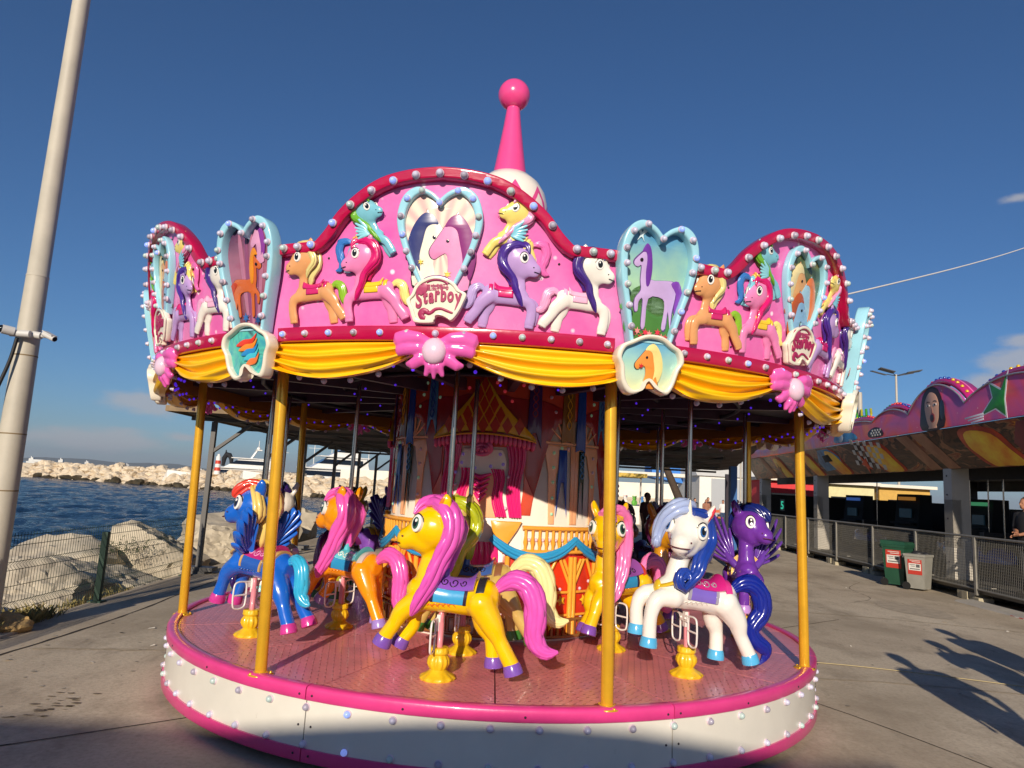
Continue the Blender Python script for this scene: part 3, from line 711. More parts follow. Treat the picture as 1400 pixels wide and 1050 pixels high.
    for s in (-1, 1):
        ie = MB(); ie.tube([Hp(-.018, s * .078, .095), Hp(-.022, s * .094, .135), Hp(-.030, s * .103, .160), Hp(-.034, s * .103, .176)], [(.012, .008), (.018, .010), (.012, .008), (.002, .002)], 8, up=(1, 0, 0)); out['ear_lining'].append(fixn(ie.mesh('ear_lining')))
    # mane
    mn = MB(); fl = MB()
    fore = [tuple(Hp(-.06, 0, .11)), tuple(Hp(.02, .0, .142)), tuple(Hp(.075, .03, .118)), tuple(Hp(.10, .055, .075))]
    if mane == 'long':
        mn.bundle(spl([tuple(Hp(.07, -.03, .11)), tuple(Hp(.0, .03, .145)), tuple(Hp(-.075, .075, .10)), tuple(Hp(-.095, .085, .0)), (.02, .118, .74), (.05, .128, .62), (.095, .136, .51), (.13, .138, .43), (.15, .130, .375)], 3),
                  [r for r in spl([(.035,), (.055,), (.062,), (.060,), (.055,), (.050,), (.044,), (.032,), (.010,)], 3) for r in [r[0]]], 8, (1.25, .62), up=(0, 1, 0), seed=3)
        mn.bundle(spl([tuple(Hp(-.05, 0, .10)), tuple(Hp(-.11, -.02, .03)), (.0, -.02, .74), (.0, -.01, .65)], 3), [r[0] for r in spl([(.05,), (.065,), (.055,), (.03,)], 3)], 7, (1, .8), up=(0, 1, 0), seed=5)
        mn.bundle(spl(fore, 3), [r[0] for r in spl([(.04,), (.042,), (.03,), (.008,)], 3)], 5, (1.2, .7), seed=2)
    elif mane == 'curl':
        sp_ = []
        for k in range(16):
            a = -pi / 2 + k * .62; r = .062 - .0034 * k; sp_.append((.12 + r * cos(a) * .9, .135 + .006 * sin(k), .60 + r * sin(a)))
        mn.bundle(spl([tuple(Hp(.05, 0, .12)), tuple(Hp(-.06, .06, .11)), tuple(Hp(-.10, .085, .0)), (.02, .12, .74), (.045, .135, .64)], 3) + sp_, [.045, .05, .055, .06, .06, .062, .062, .06, .06, .056, .054, .05, .046] + [.038 - .0012 * k for k in range(16)], 6, (1, .75), up=(0, 1, 0), seed=4)
        fl.bundle(spl([tuple(Hp(-.06, -.01, .11)), tuple(Hp(.03, -.02, .148)), tuple(Hp(.085, -.06, .125)), tuple(Hp(.09, -.115, .06)), tuple(Hp(.07, -.135, -.02)), tuple(Hp(.085, -.13, -.075)), tuple(Hp(.115, -.125, -.06)), tuple(Hp(.105, -.125, -.035))], 3),
                  [r[0] for r in spl([(.045,), (.055,), (.055,), (.048,), (.038,), (.03,), (.022,), (.010,)], 3)], 6, (1, .8), seed=6)
    elif mane == 'short':
        mn.bundle(spl([tuple(Hp(.10, .02, .085)), tuple(Hp(.04, 0, .135)), tuple(Hp(-.06, 0, .125)), tuple(Hp(-.115, 0, .04)), (-.02, 0, .76), (-.01, 0, .68), (-.005, 0, .62)], 3), [r[0] for r in spl([(.02,), (.05,), (.062,), (.06,), (.058,), (.05,), (.02,)], 3)], 7, (1, .8), up=(0, 1, 0), seed=8)
        mn.bundle(spl([tuple(Hp(.02, .03, .13)), tuple(Hp(-.03, .085, .09)), tuple(Hp(-.07, .105, .0)), (.02, .115, .78), (.02, .11, .70)], 3), [r[0] for r in spl([(.03,), (.045,), (.045,), (.035,), (.008,)], 3)], 5, (1.1, .6), up=(0, 1, 0), seed=9)
    if mane == 'short': fl.bundle(spl([tuple(Hp(-.04, .02, .125)), tuple(Hp(.05, .03, .135)), tuple(Hp(.10, .05, .09)), tuple(Hp(.115, .06, .055))], 3), [.03, .036, .04, .042, .042, .04, .036, .03, .022, .008], 5, (1.2, .6), seed=17)
    if fl.v: out['forelock'] = fixn(fl.mesh('forelock'))
    out['mane'] = fixn(mn.mesh('mane'))
    tl = MB()
    if tail == 'sweep':
        tp = [(-.335, 0, .585), (-.385, .0, .635), (-.45, .0, .665), (-.53, .0, .64), (-.585, .0, .55), (-.60, .0, .45), (-.605, 0, .36), (-.64, 0, .295), (-.70, 0, .268), (-.765, 0, .285)]
        tr = [.022, .045, .058, .064, .066, .064, .058, .05, .036, .008]
    elif tail == 'curl':
        tp = [(-.335, 0, .585), (-.39, .01, .65), (-.47, .02, .67), (-.55, .03, .61), (-.58, .03, .50), (-.54, .03, .42), (-.52, .03, .36), (-.57, .035, .30), (-.64, .04, .27), (-.66, .04, .22), (-.62, .04, .15)]
        tr = [.022, .05, .062, .066, .064, .058, .05, .052, .05, .03, .006]
    else:
        tp = [(-.335, 0, .585), (-.40, 0, .62), (-.47, 0, .58), (-.50, 0, .48), (-.52, 0, .40), (-.58, 0, .36), (-.62, 0, .36)]; tr = [.022, .045, .055, .058, .05, .034, .008]
    k = 3; tl.bundle(spl(tp, k), [r[0] for r in spl([(r,) for r in tr], k)], 8, (1.0, .62), up=(0, 0, 1), wob=.1, seed=12); out['tail'] = fixn(tl.mesh('tail'))
    # saddle, cloth, strap on the croup
    def shell(x0, x1, ph, off, thick, nx=10, nph=18, lift=None):
        rows = []; rows2 = []
        for i in range(nx + 1):
            x = x0 + (x1 - x0) * i / nx; zc, ry, rz = tor(x); row = []; row2 = []
            for j in range(nph + 1):
                f = -ph + 2 * ph * j / nph; li = lift(i / nx, f) if lift else 0
                e = off + thick + li; row.append((x, (ry + e) * sin(f), zc + (rz + e) * cos(f))); row2.append((x, (ry + off - .012) * sin(f), zc + (rz + off - .012) * cos(f)))
            rows.append(row); rows2.append(row2)
        mb_ = MB(); mb_.grid(rows); mb_.grid(rows2); mb_.grid([rows[0], rows2[0]]); mb_.grid([rows[-1], rows2[-1]])
        mb_.grid([[r[0] for r in rows], [r[0] for r in rows2]]); mb_.grid([[r[-1] for r in rows], [r[-1] for r in rows2]])
        b = bmesh.new(); me = fixn(mb_.mesh('shell')); b.from_mesh(me); bmesh.ops.remove_doubles(b, verts=b.verts, dist=.0004); bmesh.ops.recalc_face_normals(b, faces=b.faces); b.to_mesh(me); b.free(); return smooth_by_angle(me, 50)
    out['saddle'] = shell(-.21, .085, radians(62), .008, .012, 14, 18, lambda t, f: .040 * max(0, (t - .72) / .28) ** 2 * cos(f) + .034 * max(0, (.25 - t) / .25) ** 2 * cos(f))
    out['saddle_cloth'] = shell(-.155, .035, radians(104), .003, .006, 8, 24)
    out['saddle_trim'] = [shell(-.175, -.155, radians(104), .004, .009, 2, 24), shell(.035, .055, radians(104), .004, .009, 2, 24)]
    out['croup_strap'] = shell(-.275, -.225, radians(100), .005, .008, 3, 22)
    out['scroll_moulding'] = []
    for sgn in (-1, 1):      # scroll moulding on the saddle flap
        cs = MB()
        for (cx_, r_) in ((-.02, .024), (-.08, .03), (-.14, .022)):
            pts = []
            for k in range(14):
                a = k * .55; rr = r_ * (1 - k / 18); f = sgn * (radians(38) + rr * sin(a) / .1); x = cx_ + rr * cos(a); zc, ry, rz = tor(x); e = .022
                pts.append((x, (ry + e) * sin(f), zc + (rz + e) * cos(f)))
            cs.tube(pts, .004, 5)
        out['scroll_moulding'].append(fixn(cs.mesh('scroll_moulding')))
    out['leaf_moulding'] = []
    for sgn in (-1, 1):      # small leaf moulding on the barrel
        og = MB()
        for k in range(5):
            x0 = -.11 + .035 * k; pts = []
            for j in range(7):
                t = j / 6; x = x0 + .05 * t; f = sgn * (radians(118) - .45 * sin(pi * t) * .5 + .05 * k); zc, ry, rz = tor(x); e = -.001
                pts.append((x, (ry + e) * sin(f), zc + (rz + e) * cos(f)))
            og.tube(pts, [.002, .004, .005, .0055, .005, .004, .002], 6)
        out['leaf_moulding'].append(fixn(og.mesh('leaf_moulding')))
    sl = MB(); sl.lathe([(.030, .575), (.030, .62), (.026, .645), (.024, .668), (.026, .672), (.024, .678), (.016, .68)], 16); out['pole_sleeve'] = fixn(sl.mesh('pole_sleeve'))
    if wing:
        ws = []
        for sgn in (1, -1):
            w = MB()
            root = Vector((.06, sgn * .085, .57))
            for k in range(7):
                a = radians(18 + 15 * k); ln = (.20, .27, .33, .36, .35, .30, .22)[k] * (1.0 if wing == 'up' else 1.3)
                out_ = Vector((-.28 * cos(a) + .12 * sin(a) * 0, sgn * (.80 * cos(a * .75)), sin(a))).normalized()
                tipd = (out_ + Vector((-.25, 0, .15))).normalized()
                p0 = root + Vector((-.012 * k, 0, .004 * k)); p1 = p0 + out_ * ln * .45; p2 = p1 + tipd * ln * .45; p3 = p2 + (tipd + Vector((-.2, 0, .2))).normalized() * ln * .16
                pts = spl([tuple(p0), tuple(p1), tuple(p2), tuple(p3)], 3); n = len(pts)
                w.tube(pts, [(.016 + .030 * sin(pi * min(1, .10 + .78 * i / (n - 1))), .009 + .008 * sin(pi * i / (n - 1))) for i in range(n)], 9, up=(1, 0, 0))
            w.tube([root + Vector((.02, -sgn * .02, -.03)), root + Vector((0, sgn * .05, .05)), root + Vector((-.04, sgn * .09, .13))], [.034, .036, .014], 10)
            ws.append(fixn(w.mesh('wing')))
        out['wing'] = ws
    if horn:
        hb = MB(); pr = []
        for k in range(15): t = k / 14; pr.append((.020 * (1 - t) + .002 + .0022 * (k % 2), t * .115))
        M = Matrix.Translation(Hp(.052, 0, .105)) @ (Matrix.Rotation(yaw, 4, 'Z') @ Matrix.Rotation(.5, 4, 'Y')); hb.lathe(pr, 12, M); out['horn'] = fixn(hb.mesh('horn'))
    return out

# pedestal, rod, steel pole, foot rests: the same under every pony
ped = MB(); ped.lathe([(.108, 0), (.112, .012, .05), (.098, .024, .06), (.075, .036, .04), (.056, .05), (.05, .058, .0), (.058, .072, .06), (.068, .095, .08), (.066, .12, .08), (.056, .138, .05), (.052, .145), (.062, .152), (.064, .162), (.060, .170, .03), (.060, .186, .05), (.054, .190)], 48, flute=12)
ped_me = smooth_by_angle(fixn(ped.mesh('pedestal')), 60)
rodb = MB(); rodb.lathe([(.020, .18), (.020, .34), (.017, .34), (.017, .42)], 14); rod_me = fixn(rodb.mesh('lift_rod'))
pol = MB(); pol.lathe([(.0175, .66), (.0175, 2.0)], 18); pol_me = fixn(pol.mesh('pole'))
def footrest(s):
    mb = MB(); y0, y1, z0, z1 = .055, .165, .175, .365; x = .02
    L = spl([(x, y0 + .02, z1), (x, y1 - .03, z1), (x, y1, z1 - .03), (x, y1, z0 + .03), (x, y1 - .03, z0), (x, y0 + .03, z0), (x, y0, z0 + .03), (x, y0, z1 - .03), (x, y0 + .02, z1)], 4)
    mb.tube([(a, s * b, c) for a, b, c in L], .0068, 8, caps=False)
    mb.tube([(x, s * y0, .27), (x, s * y1, .27)], .0068, 8); mb.tube([(x, s * .0, z1 - .005), (x, s * (y0 + .03), z1)], .0068, 8)
    return fixn(mb.mesh('foot_rest'))
fr_me = {s: footrest(s) for s in (1, -1)}
brk = MB(); brk.box((.022, 0, .345), (.012, .10, .045)); brk.box((.012, 0, .335), (.022, .036, .10))
for y in (-.03, .03): brk.lathe([(.008, 0), (.008, .008), (.003, .010)], 8, Matrix.Translation((.028, y, .345)) @ Matrix.Rotation(pi / 2, 4, 'Y'))
brk_me = fixn(brk.mesh('bracket'))
PEDY = mat('pedestal_yellow_paint', '#e3b81c', .35, coat=.3, var=.14, vscale=18, bump=.08, bscale=30)
RODP = mat('rod_pink_paint', '#e08a94', .35, coat=.2, var=.1); WHT = gloss('footrest_white_paint', '#e4e0da')
EYEW = gloss('eye_white', '#f2efe8', .02); BLACK = mat('black_gloss_paint', '#0d0b0e', .12, coat=.5); EARP = gloss('ear_pink', '#e08878')
def gp(h): return gloss('pony_paint_' + h[1:], h)

cb = MB(); cb.tube([(.105 + .125 * cos(a), .105 * sin(a), .60 - .085 * cos(a)) for a in [2 * pi * i / 28 for i in range(28)]] + [(.23, 0, .515)], [(.012, .026)] * 29, 8, up=(.56, 0, .83)); cb.ell((.238, 0, .505), (.02, .042, .05)); COLLAR_ME = fixn(cb.mesh('breast_collar'))
PV = {}
def variant(key, **kw):
    if key not in PV: PV[key] = pony_parts(**kw)
    return PV[key]
def make_pony(theta, r, label, group, vkey, vkw, c):
    loc = (r * sin(radians(theta)), -r * cos(radians(theta)), DZ); rz = atan2(-sin(radians(theta)), -cos(radians(theta))) + radians(c.get('turn', 0))
    t = thing('carousel_pony', label, 'carousel pony', loc, rz, group); v = variant(vkey, **vkw); dz = c.get('lift', 0)
    pt = radians(c.get('pitch', 0)); Rp = Matrix.Rotation(-pt, 3, 'Y'); p0 = Vector((0, 0, .5)); up = tuple(Vector((0, 0, dz)) + p0 - Rp @ p0); 
    body = obj('body', v['body'], gp(c['body']), t, up)
    for h in v['hoof']: obj('hoof', h, gp(c['hoof']), t, up)
    for e in v['eye']:
        o = obj('eye', e[0], EYEW, t, up); obj('iris', e[1], gp(c['iris']), o); obj('pupil', e[2], BLACK, o); obj('glint', e[3], EYEW, o); obj('eyelid', e[4], BLACK, o)
    obj('mouth', v['mouth'], mat('mouth_line', '#5c1e28', .4), t, up); [obj('ear_lining', q, gp(c.get('ear', '#e08878')), t, up) for q in v['ear_lining']]
    obj('mane', v['mane'], gp(c['mane']), t, up); obj('tail', v['tail'], gp(c.get('tail', c['mane'])), t, up)
    s = obj('saddle', v['saddle'], gp(c['saddle']), t, up); [obj('scroll_moulding', q, gp(c.get('scroll', '#2a1430')), s) for q in v['scroll_moulding']]; obj('pole_sleeve', v['pole_sleeve'], gp(c['saddle']), s)
    q = obj('saddle_cloth', v['saddle_cloth'], gp(c['cloth']), t, up); [obj('saddle_trim', x, gp(c['trim']), q) for x in v['saddle_trim']]
    obj('croup_strap', v['croup_strap'], gp(c['strap']), t, up)
    [obj('leaf_moulding', q, gp(c['leaf']), t, up) for q in v['leaf_moulding']]
    if 'wing' in v:
        for w in v['wing']: obj('wing', w, gp(c['wing']), t, up)
    if 'collar' in c: obj('breast_collar', COLLAR_ME, gp(c['collar']), t, up)
    if 'horn' in v: obj('horn', v['horn'], gp(c['horn']), t, up)
    if 'forelock' in v: obj('forelock', v['forelock'], gp(c.get('forelock', c['mane'])), t, up)
    for o in t.children: o.rotation_euler = (0, -pt, 0)
    obj('pole', pol_me, STEEL, t); obj('lift_rod', rod_me, RODP, t); obj('pedestal', ped_me, PEDY, t)
    for k in (1, -1): obj('foot_rest', fr_me[k], WHT, t, (0, 0, dz))
    obj('foot_rest_bracket', brk_me, WHT, t, (0, 0, dz))
    return t
OUT, INN = 'ponies on the outer ring of the carousel', 'ponies on the inner ring of the carousel'
VA = ('fwd', dict(yaw=.12, legs='a', mane='long', tail='sweep')); VB = ('turn', dict(yaw=.62, legs='a', mane='long', tail='sweep'))
VC = ('curl', dict(yaw=.85, legs='b', mane='curl', tail='curl', horn=True)); VD = ('wing', dict(yaw=.45, legs='c', mane='short', tail='short', wing='up')); VE = ('wing2', dict(yaw=.75, legs='b', mane='short', tail='curl', wing='wide'))
base = dict(hoof='#7a52b0', saddle='#8a52b8', cloth='#3f9fd0', trim='#35243a', strap='#2c2a30', leaf='#f08a1c', iris='#2f5a4a', ear='#e87a2c')
def C(**k): d = dict(base); d.update(k); return d
make_pony(-8.3, 2.21, 'bright yellow carousel pony in profile with long pink mane, pink sweeping tail and violet saddle', OUT, *VA, C(body='#f5c400', mane='#e058b8', leaf='#e8741c', scroll='#2a1430', pitch=5))
make_pony(37, 2.22, 'white carousel pony with a horn, deep blue curled mane and sky blue hooves', OUT, *VC, C(body='#ece8e0', mane='#1f3f9c', tail='#14248c', hoof='#52b0e0', saddle='#c8247c', cloth='#7a62c0', trim='#a09aa8', strap='#d83a8c', leaf='#dcd6cc', iris='#2c5f9c', ear='#d83a48', horn='#efe9dc', scroll='#a09aa8', collar='#d8b428', turn=-22, pitch=11, lift=.035, forelock='#a4b4dc'))
make_pony(81.5, 2.24, 'purple winged carousel pony with navy mane near the right rear gold pole', OUT, *VE, C(body='#6c34a0', mane='#16246c', tail='#2c2470', wing='#64389c', hoof='#b88ad0', saddle='#d8a02c', cloth='#e0b030', trim='#f0b820', strap='#f0b820', leaf='#8a5cb8', iris='#4a2a6c', ear='#8a5cb8', lift=.05, pitch=8))
make_pony(-54.5, 2.23, 'royal blue winged carousel pony with cream mane and magenta hooves beside the left gold poles', OUT, *VD, C(body='#1b62c8', mane='#e8c870', tail='#38b0d8', wing='#2268d0', hoof='#c83a90', saddle='#b82c74', cloth='#2a5ab0', trim='#c8a060', strap='#c8a060', leaf='#184c9c', iris='#1c2c5c', ear='#1b62c8', scroll='#e8a0c8', lift=.03, turn=24, collar='#d8b060', pitch=9, forelock='#d84030'))
make_pony(-98, 2.22, 'white carousel pony with dark purple curled mane and tail, partly behind the blue winged one', OUT, *VC, C(body='#e8e0d6', mane='#352060', tail='#281a62', hoof='#8ad0d0', saddle='#b83a8c', cloth='#7a62c0', trim='#d8a8c8', strap='#b85a9c', leaf='#d8d0c8', iris='#2c5f9c', ear='#e0b0a0', horn='#e8e0d6'))
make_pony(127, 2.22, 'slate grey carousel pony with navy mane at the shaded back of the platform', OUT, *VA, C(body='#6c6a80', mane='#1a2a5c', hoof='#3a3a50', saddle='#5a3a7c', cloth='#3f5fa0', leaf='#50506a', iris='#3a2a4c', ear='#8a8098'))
make_pony(-143, 2.22, 'violet winged carousel pony at the back left beside the central tower', OUT, *VE, C(body='#7c4aa8', mane='#3a1a6c', wing='#4a2a84', hoof='#b88ad0', saddle='#d8a02c', cloth='#b82c74', trim='#e0b030', strap='#e0b030', leaf='#9a6cc8', iris='#4a2a6c', ear='#9a6cc8'))
make_pony(-8.3, 1.50, 'khaki carousel pony with olive green mane and cream tail, standing behind the bright yellow one', INN, *VB, C(body='#c8a85c', mane='#b0b820', tail='#efe2a0', hoof='#3a7a2c', saddle='#3a5a9c', cloth='#8a6a3c', trim='#6a4a2c', strap='#8a5a3c', leaf='#a08040', iris='#3a5a2c', ear='#d8b87c'))
make_pony(39.5, 1.45, 'golden yellow carousel pony facing front with pink mane, left of the white horned one', INN, *VB, C(body='#f0bc0c', mane='#ee7ab8', saddle='#8a4a98', cloth='#2f8fc0', leaf='#e89014', ear='#e8a04c', hoof='#7a4aa8', strap='#d8442c'))
make_pony(-56, 1.51, 'orange carousel pony with bright pink mane and turquoise saddle in the left of the ring', INN, *VA, C(body='#f2960e', mane='#ea5cb4', saddle='#5cc0cc', cloth='#2f8fc0', trim='#6a2c2c', strap='#c8b8b0', leaf='#e0800c', ear='#e8742c', hoof='#9a80c8', scroll='#f0f0e0', turn=26, pitch=6))
make_pony(-98, 1.50, 'olive yellow carousel pony with dark bottle green mane, behind the orange one', INN, *VA, C(body='#a8a020', mane='#2c3a18', tail='#6c1a5c', hoof='#3a7a5c', saddle='#7a2464', cloth='#3a2a54', leaf='#8a8418', ear='#c8b830'))
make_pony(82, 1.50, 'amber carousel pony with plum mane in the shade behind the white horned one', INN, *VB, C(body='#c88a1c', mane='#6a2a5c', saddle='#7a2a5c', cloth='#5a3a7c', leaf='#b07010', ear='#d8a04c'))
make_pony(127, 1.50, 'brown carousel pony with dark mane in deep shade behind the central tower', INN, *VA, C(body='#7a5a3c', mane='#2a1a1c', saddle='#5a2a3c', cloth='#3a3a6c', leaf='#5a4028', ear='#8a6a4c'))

# ------------------------------------------------------------------ relief ponies on the panels
def relief(key, s, u0, z0, face, c, tilt=0, wing=False, dw=0):
    v = variant('rel_' + key, yaw=.45, legs='b' if not wing else 'c', mane='short' if key in ('w',) else 'long', tail='short' if wing is False else 'sweep', voxel=.018, wing=None, lk=1.4)
    cols = ['body', 'mane', 'tail', 'saddle', 'hoof', 'ew', 'bk', 'wing']
    parts = [(v['body'], 0), (v['mane'], 1), (v['tail'], 2), (v['saddle_cloth'], 3), (v['croup_strap'], 3), (v['saddle'], 3), (v['mouth'], 6)] + [(h, 4) for h in v['hoof']] 
    e = v['eye'][0 if face < 0 else 0]
    for e in v['eye']: parts += [(e[0], 5), (e[1], 6), (e[2], 6), (e[3], 5), (e[4], 6)]
    if wing:
        w = MB()
        for k in range(6):
            a = radians(95 + 17 * k); ln = .26 - .012 * k; p0 = Vector((.02, .13, .56))
            w.tube([p0, p0 + Vector((cos(a) * ln * .5, .05, sin(a) * ln * .5)), p0 + Vector((cos(a) * ln, .03, sin(a) * ln))], [.018, .034, .016], 8)
        parts.append((fixn(w.mesh()), 7))
    me = joinmesh(parts, 'relief_pony')
    ct, st = cos(tilt), sin(tilt)
    b = bmesh.new(); b.from_mesh(me)
    hx_, hz_ = .19, .9
    for q in b.verts:
        x, y, z = q.co
        f = min(1, max(0, (z - .70) / .12)); k = 1 + .28 * f      # larger heads, as moulded on the panel
        x = hx_ + (x - hx_) * k; z = z if f == 0 else .72 + (z - .72) * (1 + .22 * f); y *= 1 + .1 * f
        x, z = x + .08, z - .55
        x, z = x * ct - z * st, x * st + z * ct
        w = (y * .48 + .035) * s
        if w < -.03: w = -.03
        q.co = P(u0 + face * x * s, z0 + z * s, w + .032 + dw)
    bmesh.ops.recalc_face_normals(b, faces=b.faces)
    b.to_mesh(me); b.free()
    mats = [gp(c['body']), gp(c['mane']), gp(c.get('tail', c['mane'])), gp(c['saddle']), gp(c.get('hoof', c['body'])), EYEW, BLACK, gp(c.get('wing', '#8fd4e0'))]
    for m in mats: me.materials.append(m)
    return me
RELS = [relief('f', .345, D(-8.0), 2.535, 1, dict(body='#7cc0d2', mane='#6cae2c', tail='#3a78c4', saddle='#e8c050', wing='#90d4e0'), .38, True),
        relief('f', .345, D(7.9), 2.535, -1, dict(body='#f0da78', mane='#ee9cc6', tail='#ea6cb4', saddle='#f2e08c', wing='#84cce0'), .38, True),
        relief('w', .43, D(-14.0), 2.26, -1, dict(body='#e2a068', mane='#e6d68c', tail='#8cbc2c', saddle='#d0246c')),
        relief('s', .43, D(-7.0), 2.26, -1, dict(body='#ee86ba', mane='#d4146a', tail='#f0de84', saddle='#f2c82c')),
        relief('s', .43, D(6.9), 2.25, 1, dict(body='#bb98d0', mane='#48288a', tail='#b8a0d4', saddle='#d01c6c')),
        relief('s', .43, D(14.6), 2.25, 1, dict(body='#eee6dc', mane='#41257c', tail='#f0a4cc', saddle='#f0b4d0'))]
# panels with everything moulded on them
PICS = {0: ('pair', 'rays'), 1: ('herd', 'forest'), 7: ('herd', 'forest'), 2: ('lilac', 'sky'), 6: ('amber', 'dusk'), 3: ('pair', 'rays'), 4: ('herd', 'forest'), 5: ('pair', 'rays')}
for k in range(8):
    th = TH0 + 45 * k; rz = radians(th); near = k in (0, 1, 7)
    p = obj('panel', panel_me, PINK, car, CAN, rz)
    obj('top_trim', trim_me, MAROON, p); obj('bottom_trim', strip_me, MAROON, p)
    obj('swag', swag_mes[k % 4], YEL, p)
    mb = MB()
    for (a_, z_) in ((-20.6, 2.44), (-20.6, 2.12), (20.6, 2.44), (20.6, 2.12), (-12.5, 2.44), (12.4, 2.43), (-3.6, 2.84), (4.2, 2.83), (-11, 2.10), (10.8, 2.11)): q_ = P(D(a_), z_, .028); mb.ell(q_, (.008, .008, .008), nu=7, nv=5)
    obj('screws', mb, DKSTEEL, p, kind='stuff')
    bo = obj('bow', bow_me, BOW, p)
    q = P(0, 1.91, .095); obj('pearl', pearl_me, PEARL, p, tuple(q))
    for r in RELS: obj('relief_pony', r, None, p)
    obj('heart_frame', hframe_me, LBLUE, p); kind, bgk = PICS[k]
    obj('heart_picture', hpic_me, PR[bgk], p); prints(kind, p, Pf, 'c')
    obj('name_plaque', plaque_me, CREAM, p); obj('plaque_rim', plrim_me, CREAM, p); obj('lettering', let_me, [LETTER, LROSE, LLAV], p)
    tp = [(-D(17.4), 2.495), (-D(15.6), 2.495), (-D(13.9), 2.50)] + [(-D(x), z) for x, z in ((11.3, 2.612), (9.3, 2.706), (7.0, 2.777), (4.7, 2.825), (2.4, 2.853), (0, 2.863))]
    tp += [(-x, z) for x, z in tp[::-1][1:]]
    hb = [(0, 2.71), (.095, 2.775), (.175, 2.735), (.208, 2.64), (.197, 2.54), (.175, 2.45), (.142, 2.36)]; hb += [(-x, z) for x, z in hb[1:]]
    rnd = random.Random(40 + k)
    for lst, w in ((tp, .092), ([(D(x), 2.009) for x in [-18 + 3.0 * i for i in range(13)]], .078), (hb, .078)):
        for (x, z) in lst:
            c_ = P(x, z, w); a = math.degrees(x / RP)
            if near: bulb(p, c_, a, B2 if w > .08 else B1, lit=rnd.random() < (.3 if k == 0 else .1), tilt=.12)
            else:
                c2 = Vector(c_); c2.rotate(Matrix.Rotation(rz, 3, 'Z')); farbulb((c2.x + CX, c2.y, c2.z), a + th)
    # dividers
    th2 = TH0 + 22.5 + 45 * k; kd = k
    d = obj('heart_divider', dframe_me, LBLUE, car, CAN, radians(th2))
    kind, bgk = {0: ('lilac', 'sky'), 7: ('amber', 'dusk'), 6: ('herd', 'forest'), 1: ('amber', 'dusk')}.get(k, ('lilac', 'sky'))
    obj('divider_picture', dpic_me, PR[bgk], d); prints(kind, d, lambda u, z, w: Pd(u, z, w + .020), 'd')
    obj('divider_plaque', dplq_me, CREAM, d)
    k2 = 'orange' if kind == 'lilac' else 'swirl'; obj('plaque_picture', dplqin_me, PR['sky2' if k2 == 'orange' else 'swirl'], d); prints(k2, d, lambda u, z, w: Pd(u, z, w + .072), 'd')
    db = [(0, 2.596), (.10, 2.662), (.18, 2.615), (.212, 2.52), (.200, 2.44), (.182, 2.33), (.158, 2.22), (.132, 2.11)]; db += [(-x, z) for x, z in db[1:]]
    for x, z in db:
        c_ = Pd(x, z, .088)
        if k in (0, 1, 7): bulb(d, c_, 0, B1, lit=rnd.random() < .12, tilt=.15)
        else:
            c2 = Vector(c_); c2.rotate(Matrix.Rotation(radians(th2), 3, 'Z')); farbulb((c2.x + CX, c2.y, c2.z), th2)
    bk = MB(); bk.box((0, -2.86, 2.25), (.05, .16, .05)); bk.box((0, -2.86, 2.02), (.05, .20, .05)); obj('divider_stay', bk, DKSTEEL, d)
# underside: ceiling boards, ribs, back ring, small violet lamps
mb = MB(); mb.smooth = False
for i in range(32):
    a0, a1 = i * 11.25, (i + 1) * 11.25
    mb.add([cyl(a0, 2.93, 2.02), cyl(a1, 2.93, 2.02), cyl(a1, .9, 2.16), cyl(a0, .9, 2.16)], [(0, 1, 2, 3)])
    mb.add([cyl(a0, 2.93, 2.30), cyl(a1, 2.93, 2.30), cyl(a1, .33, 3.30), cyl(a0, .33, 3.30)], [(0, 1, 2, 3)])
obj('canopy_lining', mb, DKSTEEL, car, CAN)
mb = MB(); mb.lathe([(2.90, 1.90), (2.935, 1.90), (2.935, 2.32), (2.90, 2.32), (2.90, 1.90)], 64, caps=False); obj('canopy_ring', mb, mat('shade_darkened_yellow', '#9a6214', .5, var=.12), car, CAN)  # mustard is the drapes' yellow with its shade put into the colour
for i in range(16):
    mb = MB(); mb.box((0, -1.95, 2.03), (.06, 1.9, .10)); obj('ceiling_rib', mb, mat('rib_paint', '#4a3446', .4, var=.2), car, CAN, radians(TH0 + 11.25 + 22.5 * i))
mb = MB()
for r, z in ((1.5, 2.04), (2.2, 2.0)):
    mb = MB(); mb.tube([cyl(i * 7.5, r, z) for i in range(49)], .02, 6); obj('ceiling_hoop', mb, DKSTEEL, car, CAN)
mb = MB()
for i in range(150):
    a = 360 * i / 150; M = Matrix.Translation(cyl(a, 2.86, 1.885 + .012 * sin(i * 1.7)))
    mb.ell(cyl(a, 2.865, 1.872 - .02 * (i % 3)), .011, nu=6, nv=4)
for r in (1.4, 2.3):
    for i in range(int(r * 14)): mb.ell(cyl(360 * i / int(r * 14), r, 1.975), .010, nu=6, nv=4)
obj('ceiling_lamps', mb, LEDV, car, CAN, kind='stuff')
mb = MB()     # small frosted bulbs hanging under the swag edge
FB0 = len(FARB.v)
for k in range(8):
    th = TH0 + 45 * k
    for a in [-21 + 3.5 * i for i in range(13)]:
        s = max(0, (abs(a) - 2.2) / 20.2); belly = 4 * s * (1 - s); z = 1.905 - .125 * belly - .035 * s - .008
        c_ = P(radians(a) * RP, z, -.03); c_.rotate(Matrix.Rotation(radians(th), 3, 'Z')); farbulb((c_.x + CX, c_.y, c_.z), a + th, .9)
obj('frosted_bulbs', FARB, [BULB, COLLAR], car, (0, 0, DZ), kind='stuff')
